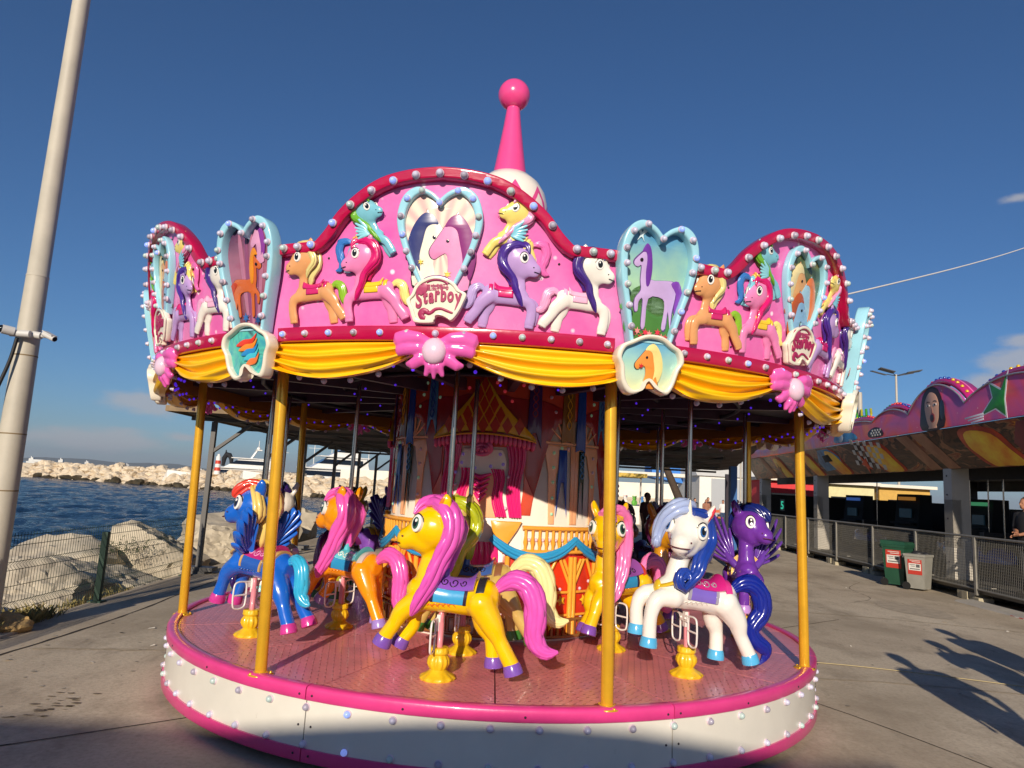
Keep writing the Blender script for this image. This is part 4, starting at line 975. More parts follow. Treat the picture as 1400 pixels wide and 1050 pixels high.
# roof, urn and ball topped spire
mb = MB(); mb.lathe([(2.94, 2.28), (2.94, 2.32), (.33, 3.36), (.30, 3.30)], 48); obj('roof', mb, PINKD, car, CAN)
FX = (-.095, 0, DZ)
ZIG = None
def zigmat():
    m = bpy.data.materials.new('zigzag_urn_paint'); m.use_nodes = True; n = m.node_tree.nodes; l = m.node_tree.links; p = n['Principled BSDF']; p.inputs['Roughness'].default_value = .25; p.inputs['Coat Weight'].default_value = .4
    tc = n.new('ShaderNodeTexCoord'); sp = n.new('ShaderNodeSeparateXYZ'); l.new(tc.outputs['Object'], sp.inputs[0])
    def mt(op, *a):
        q = n.new('ShaderNodeMath'); q.operation = op
        for i, x in enumerate(a): (l.new(x, q.inputs[i]) if hasattr(x, 'links') else setattr(q.inputs[i], 'default_value', x))
        return q.outputs[0]
    an = mt('ARCTAN2', sp.outputs[1], sp.outputs[0]); fr = mt('FRACT', mt('MULTIPLY', an, 9 / (2 * pi))); tri = mt('ABSOLUTE', mt('SUBTRACT', fr, .5))
    z = mt('SUBTRACT', sp.outputs[2], mt('MULTIPLY', tri, .48)); v = mt('ABSOLUTE', mt('SUBTRACT', z, 3.87))
    k = mt('LESS_THAN', v, .042); mx = n.new('ShaderNodeMixRGB'); l.new(k, mx.inputs[0]); mx.inputs[1].default_value = hx('#efe6da'); mx.inputs[2].default_value = hx('#e4508f'); l.new(mx.outputs[0], p.inputs['Base Color']); return m
FP = gloss('spire_pink_paint', '#ea4c8e', .05)
mb = MB(); mb.lathe([(.36, 3.25), (.30, 3.36), (.22, 3.46), (.28, 3.58), (.36, 3.72), (.405, 3.88), (.405, 4.00), (.375, 4.13), (.31, 4.24), (.22, 4.32), (.165, 4.34)], 40)
ur = obj('urn', mb, zigmat(), car, FX)
mb = MB(); mb.lathe([(.175, 4.325), (.155, 4.45), (.125, 4.65), (.095, 4.86), (.075, 5.02), (.066, 5.10)], 32); obj('spire', mb, FP, car, FX)
mb = MB(); mb.ell((0, 0, 5.23), .165, nu=36, nv=24); obj('ball', mb, FP, car, FX)
# ------------------------------------------------------------------ central tower: painted wall with moulded arches, curtains, banners, balcony
RC = 1.03
def Pc(u, z, w=0): a = u / RC; r = RC + w; return Vector((r * sin(a), -r * cos(a), z))
def A(d): return radians(d) * RC
WALL = mat('tower_cream_paint', '#f2e8d8', .3, coat=.3, var=.06, vscale=4)
BRICK = gloss('tower_red_paint', '#cc4a30', .1); DRED = gloss('tower_deep_red_paint', '#9c2026', .1); PEACH = gloss('peach_arch_paint', '#f6b888', .06); TANG = gloss('balcony_orange_paint', '#f2a93a', .08)
CURT = gloss('magenta_curtain_paint', '#e0247a', .08); RUF = gloss('rose_ruffle_paint', '#d85a8c', .08); DIAY = gloss('roof_yellow_paint', '#e8b422', .08); DIAR = gloss('roof_red_paint', '#b8361c', .08)
SWBL = gloss('blue_swag_paint', '#2f9ad0', .1); NAVY = gloss('navy_banner_paint', '#2450b0', .1); TEAL = gloss('slate_blue_banner_paint', '#4a88bc', .1); PURP = gloss('purple_banner_paint', '#4a2868', .1); GREENB = gloss('bottle_green_banner_paint', '#10301c', .1); BROWNB = gloss('brown_banner_paint', '#8a6224', .1)
OREDW = gloss('tower_base_red_paint', '#d8381c', .1); FENB = gloss('brown_fence_paint', '#8a5a2c', .15)
mb = MB(); mb.lathe([(RC, 0), (RC, 2.14), (RC - .1, 2.14), (RC - .1, 0), (RC, 0)], 96, caps=False); tower = obj('tower', mb, WALL, car, (0, 0, DZ))
cuts = {}
def wall_piece(name, loops, depth, m, w=0, bev=.006, key=None):
    me = bend(plate([[(A(a), z) for a, z in L] for L in loops], depth, bev), lambda u, z, ww: Pc(u, z, ww + w), .05)
    cuts[key or name + str(len(cuts))] = (name, me, m)
def wall_mesh(name, mb, m): cuts[name + str(len(cuts))] = (name, fixn(mb.mesh(name)), m)
arcs = spl([(45.2, 1.78), (40, 1.80), (34.5, 1.72), (30, 1.55), (26.5, 1.30), (24, 1.12), (23, .98)], 4)
wall_piece('red_backdrop', [[(-45, 2.12), (45, 2.12)] + [a for a in arcs] + [(18, .98), (19.2, 1.2), (19.0, 1.52), (-19.0, 1.52), (-19.2, 1.2), (-18, .98)] + [(-x, z) for x, z in arcs[::-1]]], .012, BRICK, 0)
deep = spl([(43, 1.80), (38, 1.86), (28, 1.92), (14, 1.93), (9, 1.95)], 3)
wall_piece('deep_red_arch', [deep + [(-x, z) for x, z in deep[::-1]] + [(-34.5, 1.73), (-30, 1.56), (-26.5, 1.32), (-24, 1.13), (-19.6, 1.3), (-19.6, 1.55), (19.6, 1.55), (19.6, 1.3), (24, 1.13), (26.5, 1.32), (30, 1.56), (34.5, 1.73)]], .014, DRED, .004)
# tent roof with diamonds
roofL = [(0, 2.10), (3.5, 2.0), (8, 1.88), (14, 1.76), (19.5, 1.67), (23.5, 1.59)]; bot = [(23.5, 1.565), (18, 1.60), (9, 1.635), (0, 1.645)]
half = spl(roofL, 3) + spl(bot, 3)
wall_piece('tent_roof', [half + [(-x, z) for x, z in half[::-1][1:-1]]], .05, DIAY, .012, .012)
mb = MB()
def wroof(z): 
    pts = roofL
    for (a, za), (b_, zb) in zip(pts, pts[1:]):
        if zb <= z <= za: return a + (b_ - a) * (za - z) / (za - zb)
    return 0
for row in range(5):
    zc = 1.69 + row * .085
    for i in range(-4, 5):
        a0 = (i + (.5 if row % 2 else 0)) * 5.2 * (1 - .07 * row)
        if abs(a0) + 1.5 > wroof(zc): continue
        wd = 2.25 * (1 - .07 * row)
        vs = [Pc(A(a0 - wd), zc, .066), Pc(A(a0), zc - .075, .066), Pc(A(a0 + wd), zc, .066), Pc(A(a0), zc + .075, .066)]
        vb = [Pc(A(a0 - wd), zc, .055), Pc(A(a0), zc - .075, .055), Pc(A(a0 + wd), zc, .055), Pc(A(a0), zc + .075, .055)]
        m2 = MB(); m2.hexa(vb, vs); cuts['d%d_%d' % (row, i)] = ('roof_diamond', fixn(m2.mesh('roof_diamond')), DIAR)
mb = MB()
for i in range(23):
    a = -22 + 2 * i; zz = 1.57 + .045 * (1 - (a / 22) ** 2) - .012
    mb.tube([Pc(A(a), zz + .02, .05), Pc(A(a), zz - .01, .062), Pc(A(a), zz - .045, .056), Pc(A(a), zz - .06, .045)], [.012, .019, .019, .006], 8)
wall_mesh('ruffle', mb, RUF)
mb = MB()
for i in range(45): a = -22 + i; mb.tube([Pc(A(a), 1.575 + .045 * (1 - (a / 22) ** 2), .068), Pc(A(a + 1), 1.575 + .045 * (1 - ((a + 1) / 22) ** 2), .068)], .008, 6)
wall_mesh('roof_edging', mb, TANG)
# curtains
def drape(a0, a1, z0, z1, b0, b1, n=5, depth=.035):
    mb = MB(); rows = []
    for j in range(13):
        t = j / 12; row = []
        l = a0 + (b0 - a0) * (t ** .8) + .8 * sin(t * 7); r = a1 + (b1 - a1) * (t ** .8) + .8 * sin(t * 7 + .6)
        for i in range(25):
            s = i / 24; row.append(Pc(A(l + (r - l) * s), z1 + (z0 - z1) * t, .012 + depth * (.55 + .45 * cos(2 * pi * n * s)) * sin(pi * min(1, max(0, s * 1.0))) ** .3))
        rows.append(row)
    mb.grid(rows); return mb
for sg in (1, -1):
    wall_mesh('curtain', drape(*(sorted((sg * 19.3, sg * 10.5))), .96, 1.53, *(sorted((sg * 18.2, sg * 12.8)))), CURT)
    wall_mesh('inner_curtain', drape(*(sorted((sg * 9.5, sg * 4.0))), .96, 1.34, *(sorted((sg * 11.5, sg * 6.6))), n=3), CURT)
wall_piece('lunette', [spl([(-9, 1.50), (-11, 1.40), (-10, 1.33), (-5, 1.30), (0, 1.29), (5, 1.30), (10, 1.33), (11, 1.40), (9, 1.50)], 3)], .012, WALL, .004)
wall_piece('peach_window', [[(-7.5, .95), (7.5, .95)] + spl([(8.5, 1.1), (9, 1.25), (7.5, 1.31)], 3) + spl([(-7.5, 1.31), (-9, 1.25), (-8.5, 1.1)], 3)], .010, PEACH, .004)
mb = MB()
for r_, a_, z_ in ((.075, 0, 1.505), (.055, 0, 1.49), (.035, 0, 1.48)): mb.tube([Pc(A(a_) + r_ * cos(t), z_ + r_ * .75 * sin(t), .05 + .012 * sin(3 * t)) for t in [2 * pi * i / 20 for i in range(21)]], .016, 7)
mb.ell(Pc(0, 1.48, .055), (.022, .022, .022))
wall_mesh('rose', mb, RUF)
mb = MB()
for i in range(5): mb.tube([Pc(A(-4.5 + .5 * i), 1.30 - .04 * i, .03), Pc(0, 1.265 - .045 * i, .06), Pc(A(4.5 - .5 * i), 1.30 - .04 * i, .03)], [.01, .022, .01], 8)
wall_mesh('bow_knot', mb, CURT)
# side arches, fans, pilasters
for sg in (1, -1):
    wall_piece('pilaster', [[(sg * a, z) for a, z in ((31.5, .92), (34.5, .92), (34.6, 1.30), (37.5, 1.5), (41.5, 1.52), (41.5, 1.57), (28.5, 1.57), (28.6, 1.50), (30.6, 1.32))][::sg]], .012, PEACH, .003)
    wall_piece('fan_rim', [[(sg * a, z) for a, z in ((28.5, 1.575), (45, 1.575), (45, 1.595), (28.8, 1.595))][::sg]], .018, PEACH, .003, .003)
    for k in range(4):
        aa = 39 + (k - 1.0) * .6; ang = radians(62 + 26 * k)
        mb = MB(); mb.tube([Pc(A(sg * 38.5), 1.59, .012), Pc(A(sg * 38.5) + sg * .17 * cos(ang), 1.59 + .17 * sin(ang), .012)], .009, 6); wall_mesh('fan_spoke', mb, PEACH)
    wall_piece('outer_pilaster', [[(sg * a, z) for a, z in ((43.0, .92), (45.0, .92), (45, 1.57), (42.2, 1.57), (42.6, 1.3))][::sg]], .012, PEACH, .003)
# banners
def banner(a0, a1, z1, z0, m, dep=.03, name='banner', w=.014, notch=.13, s=1):
    c = (a0 + a1) / 2; wall_piece(name, [[(a0, z1), (a1, z1), (a1 + .8 * s, z0), (c + .7, z0 + notch), (c - .7, z0 + notch), (a0 - .8 * s, z0)][::-1]], .012, m, w)
banner(-29, -24.5, 2.12, 1.60, TEAL); banner(20, 25.5, 2.08, 1.52, PURP, w=.02); banner(-44.5, -40, 2.12, 1.52, NAVY, notch=.02); banner(37, 43, 2.12, 1.58, BROWNB, notch=.02)
banner(-43, -39.5, 1.53, .97, GREENB, notch=.3, s=-.2); banner(35.6, 39.8, 1.53, .98, SWBL if False else NAVY, notch=.28)
for (a0, z0, z1, m) in ((-26.7, 1.75, 2.08, NAVY), (-41.3, 1.3, 1.52, TEAL), (22.7, 1.78, 2.05, DRED), (40, 1.7, 2.05, DIAY)):
    mb = MB(); n = 14
    for sg in (-1, 1): mb.tube([Pc(A(a0) + sg * .022 * sin(k * .95), z0 + (z1 - z0) * k / n, .03) for k in range(n + 1)], .005, 5)
    wall_mesh('banner_scroll', mb, m)
# balcony, swag, posts, base
for sg in (1, -1):
    q = sorted((sg * 19.5, sg * 45))
    wall_piece('balcony_infill', [[(q[0], .70), (q[1], .70), (q[1], .90), (q[0], .90)]], .012, WALL, .003)
    for z, h in ((.885, .035), (.70, .03)):
        mb = MB(); pts = [(q[0] + (q[1] - q[0]) * i / 12) for i in range(13)]; mb.tube([Pc(A(a), z, .035) for a in pts], [(h * .55, .028)] * 13, 8, up=(0, 0, 1)); wall_mesh('balcony_rail', mb, TANG)
    for i in range(8):
        a = q[0] + 1.5 + (q[1] - q[0] - 3) * i / 7; mb = MB(); mb.lathe([(.014, .70), (.012, .74), (.020, .77), (.012, .82), (.014, .885)], 8, Matrix.Translation((Pc(A(a), 0, .035).x, Pc(A(a), 0, .035).y, 0))); wall_mesh('baluster', mb, TANG)
    mb = MB(); a_ = lambda t: sg * (6 + 39.5 * t); zz = lambda t: .80 - .62 * t * (1 - t)
    mb.bundle([Pc(A(a_(i / 16)), zz(i / 16), .055) for i in range(17)], [.026 + .014 * sin(pi * i / 16) for i in range(17)], 5, (1.2, .6), seed=3, wob=.05); wall_mesh('blue_swag', mb, SWBL)
    wall_piece('capital', [[(sg * a, z) for a, z in ((5.5, .93), (19, .93), (17, .86), (13.5, .76), (12.5, .68), (11, .68), (9.5, .78), (6.5, .84))][::sg]], .04, TANG, .01, .01)
    wall_piece('red_base', [[(q[0] - (8 if sg > 0 else 0), .03), (q[1] + (8 if sg < 0 else 0), .03), (q[1] + (8 if sg < 0 else 0), .685), (q[0] - (8 if sg > 0 else 0), .685)]], .008, OREDW, .002)
    for a in (13.5, 30, 44): 
        mb = MB(); mb.tube([Pc(A(sg * a), .05, .03), Pc(A(sg * a), .66, .03)], .022, 8)
        for s2 in (1, -1): mb.tube([Pc(A(sg * a), .42, .03), Pc(A(sg * a + s2 * 6), .64, .03)], .014, 6)
        wall_mesh('branched_post', mb, TANG)
    for z in (.38, .20):
        mb = MB(); mb.tube([Pc(A(q[0] + (q[1] - q[0]) * i / 10), z, .03) for i in range(11)], .012, 6); wall_mesh('low_rail', mb, TANG)
for i in range(30):
    a = -43.5 + 3 * i; mb = MB(); mb.box((0, 0, 0), (.02, .02, .15)); p = Pc(A(a), .105, .045); M = Matrix.Rotation(radians(a), 4, 'Z')
    mb.v = [tuple(M @ Vector(v) + p) for v in mb.v]; wall_mesh('fence_picket', mb, FENB)
for z in (.17, .04):
    mb = MB(); mb.tube([Pc(A(-45 + 3 * i), z, .05) for i in range(31)], [(.014, .01)] * 31, 6, up=(0, 0, 1)); wall_mesh('fence_rail', mb, FENB)
wall_mesh('centre_curtain', drape(-8, 8, .18, .76, -11, 11, n=7, depth=.05), CURT)
for sg in (1, -1):
    for k, (a, z, r, m) in enumerate(((26, .30, .05, SWBL), (34, .14, .055, DIAY), (21, .12, .05, RUF), (38.5, .32, .045, DIAY))):
        mb = MB(); pts = [Pc(A(sg * a) + r * cos(t) * (1 if j % 2 else .5), z + r * sin(t) * (1 if j % 2 else .5), .05) for j, t in enumerate([2 * pi * j / 10 for j in range(10)])]
        mb.add(pts + [Pc(A(sg * a), z, .085)], [(j, (j + 1) % 10, 10) for j in range(10)]); mb.smooth = False; wall_mesh('flower', mb, m)
dots = {'G': MB(), 'W': MB(), 'V': MB(), 'R': MB()}
DOTC = dict(G=mat('pale_green_lamp', '#a8d8b0', .3, emit=.06), W=mat('pinkish_lamp', '#d8c0d0', .3), V=mat('lavender_lamp', '#9a86d8', .3, emit=.06), R=mat('red_lamp', '#f04a58', .3, emit=.12))
for a, z, c in ((-31.5, 2.05, 'G'), (-33.5, 1.95, 'G'), (-35.5, 1.85, 'G'), (-19, 2.04, 'G'), (-23, 1.92, 'G'), (-8, 2.0, 'R'), (5, 2.05, 'R'), (8.5, 1.98, 'R'), (12, 1.90, 'R'), (17, 2.04, 'R'), (30.5, 1.96, 'W'), (33.0, 1.84, 'W'),
                (-33, 1.48, 'W'), (-33, 1.36, 'W'), (-33.2, 1.24, 'G'), (-33, 1.1, 'W'), (33, 1.50, 'G'), (33, 1.38, 'G'), (33, 1.26, 'G'), (33, 1.13, 'G'), (33, 1.0, 'G'), (37, 1.545, 'G'), (40.5, 1.545, 'W'),
                (-9, 1.45, 'V'), (-9.5, 1.38, 'V'), (-3, 1.34, 'V'), (4, 1.36, 'V'), (8, 1.46, 'V'), (9.5, 1.38, 'V'), (-12.2, 1.30, 'V'), (-12, 1.2, 'W'), (-11, 1.06, 'W'), (12, 1.28, 'W'), (12.5, 1.16, 'W'), (11.5, 1.03, 'W')):
    p = Pc(A(a), z, .014); dots[c].ell(p, .015, nu=8, nv=6)
for sg in (1, -1):
    for i in range(7): dots['W'].ell(Pc(A(sg * (22.8 + 3.2 * i)), .79, .016), .016, nu=8, nv=6)
    for i in range(12): dots['W'].ell(Pc(A(sg * (16 + (i * 7.3) % 28)), .12 + .48 * ((i * .37) % 1), .014), .014, nu=8, nv=6)
for c, m in dots.items(): wall_mesh('lamps', m, DOTC[c])
for k in range(4):
    sec = obj('tower_facade', cuts['red_backdrop0'][1], cuts['red_backdrop0'][2], car, (0, 0, DZ), radians(-9 + 90 * k))
    for key, (nm, me, m) in cuts.items():
        if nm == 'red_backdrop': continue
        if k == 2 and nm in ('fence_picket', 'roof_diamond', 'baluster'): continue
        obj(nm, me, m, sec, kind='stuff' if nm == 'lamps' else None)
# ------------------------------------------------------------------ ground, sea, shore
def grounds():
    m = mat('trodden_concrete', '#bdac94', .85, col2='#d6c8b0', c2scale=.35, bump=.12, bscale=60)
    n = m.node_tree.nodes; l = m.node_tree.links; p = n['Principled BSDF']; lk = p.inputs['Base Color'].links[0].from_socket
    tc = n.new('ShaderNodeTexCoord')
    def layer(src, scale, lo, hi, colr, fac, stretch=(1, 1, 1), rot=0):
        mp = n.new('ShaderNodeMapping'); mp.inputs['Scale'].default_value = stretch; mp.inputs['Rotation'].default_value = (0, 0, rot); l.new(tc.outputs['Object'], mp.inputs[0])
        z = n.new('ShaderNodeTexNoise'); z.inputs['Scale'].default_value = scale; z.inputs['Detail'].default_value = 9; z.inputs['Roughness'].default_value = .68; l.new(mp.outputs[0], z.inputs[0])
        r = n.new('ShaderNodeMapRange'); r.inputs[1].default_value = lo; r.inputs[2].default_value = hi; r.inputs[4].default_value = fac; l.new(z.outputs[0], r.inputs[0])
        x = n.new('ShaderNodeMixRGB'); l.new(r.outputs[0], x.inputs[0]); l.new(src, x.inputs[1]); x.inputs[2].default_value = hx(colr); l.new(x.outputs[0], p.inputs['Base Color']); return x.outputs[0]
    a = layer(lk, 1.3, .50, .72, '#7d6e5b', .75, (1, .55, 1), .3); a = layer(a, 6, .56, .75, '#665a4b', .6, (1, .45, 1), .2); a = layer(a, 30, .45, .7, '#8a7c68', .5); a = layer(a, .22, .46, .62, '#9a8b75', .7); a = layer(a, 140, .62, .70, '#e0d8c8', .5); layer(a, 11, .68, .72, '#2a251f', .8)
    return m
CONC = grounds()
EDGE = [(-4.72, -80), (-4.72, -1.2), (-4.80, .6), (-4.95, 2.2), (-5.05, 4.5), (-5.1, 20), (-5.1, 90)]
bmx = bmesh.new(); pts = EDGE + [(-5.1, 3000), (3000, 3000), (3000, -3000), (-4.72, -3000)]
vs = [bmx.verts.new((x, y, 0)) for x, y in pts]; f = bmx.faces.new(vs); bmesh.ops.triangulate(bmx, faces=[f])
for (a, b_) in zip(EDGE, EDGE[1:]):
    q = [bmx.verts.new((a[0], a[1], 0)), bmx.verts.new((b_[0], b_[1], 0)), bmx.verts.new((b_[0] - .2, b_[1], -1.6)), bmx.verts.new((a[0] - .2, a[1], -1.6))]; bmx.faces.new(q)
me = bpy.data.meshes.new('ground'); bmx.to_mesh(me); bmx.free(); fixn(me)
if me.polygons[0].normal.z < 0 and False: me.flip_normals()
obj('ground', me, CONC, kind='structure')
# joints between the slabs, cast strips and seams
JNT = mat('joint_filler', '#3b332a', .9, var=.3, vscale=20)
def groundline(name, pts, w, m, z=.004, seed=1, jit=.25):
    rnd = random.Random(seed); P_ = [Vector((x, y, 0)) for x, y in spl(pts, 12)]; rows = []
    for i, p in enumerate(P_):
        t = (P_[min(i + 1, len(P_) - 1)] - P_[max(i - 1, 0)]).normalized(); nn = Vector((-t.y, t.x, 0)); k = w * rnd.uniform(1 - jit, 1 + jit); o = nn * rnd.uniform(-.3, .3) * w
        rows.append([p + o + nn * k / 2 + Vector((0, 0, z)), p + o - nn * k / 2 + Vector((0, 0, z))])
    mb = MB(); mb.grid(rows); return obj(name, mb, m, kind='structure')
groundline('slab_joint', [(-4.5, -3.7), (-2.82, -2.4), (-2.75, -2.35), (2.6, 1.9), (5, 3.8)], .012, JNT, seed=2)
groundline('slab_joint', [(2.2, .3), (2.95, -1.0), (3.6, -2.6)], .010, JNT, seed=3)
groundline('slab_joint', [(-4.45, -2.4), (-4.2, -.5), (-4.15, 1.5), (-4.3, 4), (-4.35, 9)], .022, JNT, seed=4, jit=.6)
LITE = mat('pale_cement_seam', '#b3a48c', .85, var=.2, vscale=10)
groundline('cement_seam', [(2.5, .25), (4.2, .2), (6.0, -.2)], .03, LITE, seed=5, jit=.5)
groundline('cement_seam', [(3.2, 4.3), (5.5, 4.2), (8.5, 3.2)], .03, LITE, seed=6, jit=.5)
groundline('cement_seam', [(-4.1, -.2), (-3.2, -.05), (-2.9, 0)], .05, LITE, seed=7, jit=.6)
for i, (pts_, w_) in enumerate((([(6.0, 5.6), (6.8, 6.4), (7.1, 7.8), (7.9, 9.0)], .008),)):
    groundline('hairline_crack', pts_, w_, JNT, seed=30 + i, jit=.8)
PATCH = mat('cement_patch', '#b3a590', .9, var=.2, vscale=8); mb = MB(); mb.smooth = False
for (x, y, a, b_) in ((6.9, 5.2, .5, .8), (-3.7, 2.6, .25, .6)):
    rnd = random.Random(int(x * 10)); mb.add([(x + a * cos(2 * pi * j / 14) * rnd.uniform(.85, 1.1), y + b_ * sin(2 * pi * j / 14) * rnd.uniform(.85, 1.1), .003) for j in range(14)], [tuple(range(14))])
obj('cement_patches', mb, PATCH, kind='structure')
mb = MB(); rnd = random.Random(77); mb.smooth = False
for i in range(140):
    x, y = (rnd.uniform(2.9, 8.5), rnd.uniform(-2, 9)) if i % 3 else (rnd.uniform(-4.5, -2.9), rnd.uniform(-2.5, 2)); r = rnd.uniform(.006, .022); mb.add([(x + r * cos(2 * pi * j / 7) * rnd.uniform(.7, 1.2), y + r * sin(2 * pi * j / 7) * rnd.uniform(.7, 1.2), .005) for j in range(7)], [tuple(range(7))])
obj('gum_spots', mb, mat('gum_spot', '#4a4238', .8, col2='#c8beac', c2scale=2.5), kind='structure')
mb = MB(); mb.smooth = False
for i in range(22):
    x, y = (rnd.uniform(3.2, 8.2), rnd.uniform(-1, 8.5)) if i % 3 else (rnd.uniform(-4.4, -3), rnd.uniform(-1.5, 2)); a = rnd.uniform(0, 6); s = rnd.uniform(.012, .035); R_ = Matrix.Rotation(a, 3, 'Z'); mb.add([Vector((x, y, .004)) + R_ @ Vector(q) for q in ((-s, -s * .5, 0), (s, -s * .6, .006), (s * .8, s * .5, .012), (-s * .7, s * .6, .002))], [(0, 1, 2, 3)])
obj('paper_scraps', mb, mat('paper_scrap', '#d8d0c0', .9), kind='stuff')
# damp smudges and footprints at the left
mb = MB(); rnd = random.Random(5); mb.smooth = False
WET = mat('damp_stain', '#6f6252', .8, var=.25, vscale=30)
for i in range(26):
    cx_, cy_ = -2.98 + rnd.uniform(-.14, .14) , -1.62 + rnd.uniform(-.35, .28); r = rnd.uniform(.008, .032); n_ = 9; st = rnd.uniform(1.2, 2.4)
    vs = [(cx_ + r * st * cos(2 * pi * j / n_) * rnd.uniform(.6, 1.1), cy_ + r * .8 * sin(2 * pi * j / n_) * rnd.uniform(.5, 1.1), .004) for j in range(n_)]
    mb.add(vs, [tuple(range(n_))])
obj('damp_stain', mb, WET, kind='structure')
# sea
m = bpy.data.materials.new('sea_water'); m.use_nodes = True; n = m.node_tree.nodes; l = m.node_tree.links; p = n['Principled BSDF']
p.inputs['Base Color'].default_value = (.006, .026, .058, 1); p.inputs['Roughness'].default_value = .12; p.inputs['IOR'].default_value = 1.33; p.inputs['Specular IOR Level'].default_value = .34
tc = n.new('ShaderNodeTexCoord'); mp = n.new('ShaderNodeMapping'); mp.inputs['Scale'].default_value = (.55, 1.0, 1); mp.inputs['Rotation'].default_value = (0, 0, .5); l.new(tc.outputs['Object'], mp.inputs[0])
prev = None
for sc, dist in ((1.6, .35), (5.0, .12)):
    z = n.new('ShaderNodeTexNoise'); z.inputs['Scale'].default_value = sc; z.inputs['Detail'].default_value = 4; z.inputs['Roughness'].default_value = .55; z.inputs['Distortion'].default_value = .6; l.new(mp.outputs[0], z.inputs[0])
    b_ = n.new('ShaderNodeBump'); b_.inputs['Strength'].default_value = .9; b_.inputs['Distance'].default_value = dist; l.new(z.outputs[0], b_.inputs['Height'])
    if prev: l.new(prev, b_.inputs['Normal'])
    prev = b_.outputs[0]
l.new(prev, p.inputs['Normal'])
SEA = -1.45
mb = MB(); rows = []; SL = SEA - .22
for i in range(300):
    d = 5.5 * (30.0 ** (i / 299)); row = []
    for j in range(290):
        a = radians(-58 + 64 * j / 289); x, y = d * sin(a), -6.76 + d * cos(a)
        q = Vector((x * .8 + y * .25, y * .9 - x * .2, 0)); h = .16 * noise.noise(q * .33) + .12 * (1 - 2 * abs(noise.noise(q * .8 + Vector((7, 3, 1))))) + .055 * (1 - 2 * abs(noise.noise(q * 1.9)))
        row.append((min(x, -4.75), y, SEA + h * min(1, d / 12)))
    rows.append(row)
mb.grid(rows); mb.smooth = False; mb.add([(-30000, -8000, SL), (-4.7, -8000, SL), (-4.7, 30000, SL), (-30000, 30000, SL)], [(0, 1, 2, 3)]); mb.add([(-4.7, 90, SEA), (20000, 3001, SEA), (20000, 30000, SEA), (-4.7, 30000, SEA)], [(0, 1, 2, 3)])
obj('sea', mb, m, kind='structure')
# rocks
def rock_mesh(seed, rough=.10, sub=3, name='rock', cuts=9, lo=.5, hi=.85):
    rnd = random.Random(seed); b = bmesh.new(); bmesh.ops.create_icosphere(b, subdivisions=sub, radius=1)
    pl = []
    for _ in range(cuts):
        d = Vector((rnd.gauss(0, 1), rnd.gauss(0, 1), rnd.gauss(0, 1))).normalized(); pl.append((d, rnd.uniform(lo, hi)))
    o = Vector((seed * 3.1, seed * 1.7, seed * .9))
    for v in b.verts:
        d = v.co.normalized(); r = 1.0
        for q, h in pl:
            k = d.dot(q)
            if k > .05: r = min(r, h / k)
        r *= 1 + rough * noise.noise(d * 2.0 + o) + rough * .6 * noise.noise(d * 5 + o) + rough * .45 * noise.noise(d * 11 + o) + (rough * .3 * noise.noise(d * 24 + o) - rough * .9 * max(0, .16 - abs(noise.noise(d * 2.6 + o * 2))) / .16 * .6 if sub >= 4 else 0)
        v.co = d * r
    me = bpy.data.meshes.new(name); b.to_mesh(me); b.free(); me.polygons.foreach_set('use_smooth', [sub >= 4] * len(me.polygons)); 
    if sub >= 4: smooth_by_angle(me, 30)
    return me
ROCK = mat('limestone', '#d2c6ae', .9, col2='#a89c8a', c2scale=1.3, bump=.9, bscale=6, wear=('#7a6f60', 3.0, .63))
ROCKF = mat('pale_quarry_stone', '#ded0b8', .9, col2='#c0ac90', c2scale=1.5, bump=.3, bscale=4, wear=('#6f604c', 2.2, .63))
ROCKW = mat('wet_weedy_stone', '#4a3c26', .7, col2='#33301f', c2scale=2)
big = [(-5.85, .55, -.24, .95, .80, .66, 'large pale boulder just behind the lamp post, left half of it in shade'), (-5.75, 2.0, -.20, 1.0, .95, .66, 'big grooved limestone boulder behind the fence, left of the green post'), (-5.95, 3.9, -.30, 1.0, 1.25, .72, 'broad pale boulder behind the fence, right of the green post'),
       (-6.3, 6.2, -.18, 1.1, 1.3, .90, 'tallest grey boulder of the shore, behind the left gold pole'), (-5.75, 7.8, -.05, .7, .9, .6, 'dark grey boulder by the foot of the shelter post'), (-6.6, 1.2, -.30, .9, .9, .6, 'low boulder at the water edge behind the lamp post'),
       (-6.9, 3.0, -.25, .9, 1.0, .65, 'boulder at the water edge behind the grooved limestone one'), (-7.2, 5.0, -.2, 1., 1.1, .7, 'boulder at the water edge beyond the broad pale one'), (-6.4, 9.6, .05, 1.0, 1.1, .75, 'pale boulder behind the white winged pony'),
       (-6.2, 11.8, .0, .9, 1.1, .75, 'boulder beyond the second shelter post'), (-6.4, 14.5, .05, 1.1, 1.3, .8, 'boulder farthest along the shelter'), (-5.9, -.9, -.15, .8, .8, .6, 'boulder at the left picture edge, low beside the lamp post')]
for i, (x, y, z, a, b_, c, lab) in enumerate(big):
    o = obj('boulder', rock_mesh(i + 3, .10, 5 if i < 5 else 4, 'boulder', 12, .56, .92), ROCK, None, (x, y, z)); o.scale = (a, b_, c); o.rotation_euler = (.2 * sin(i), .15 * cos(i * 2), i * 1.3); tag(o, lab, 'boulder', 'boulders along the shore')
o = obj('small_stone', rock_mesh(40, .15, 4, 'small_stone'), mat('ochre_stone', '#c8a468', .9, col2='#9a8058', bump=.4, bscale=9), None, (-4.75, .35, .06)); o.scale = (.24, .2, .16); tag(o, 'small ochre stone among dry grass at the foot of the lamp post', 'stone')
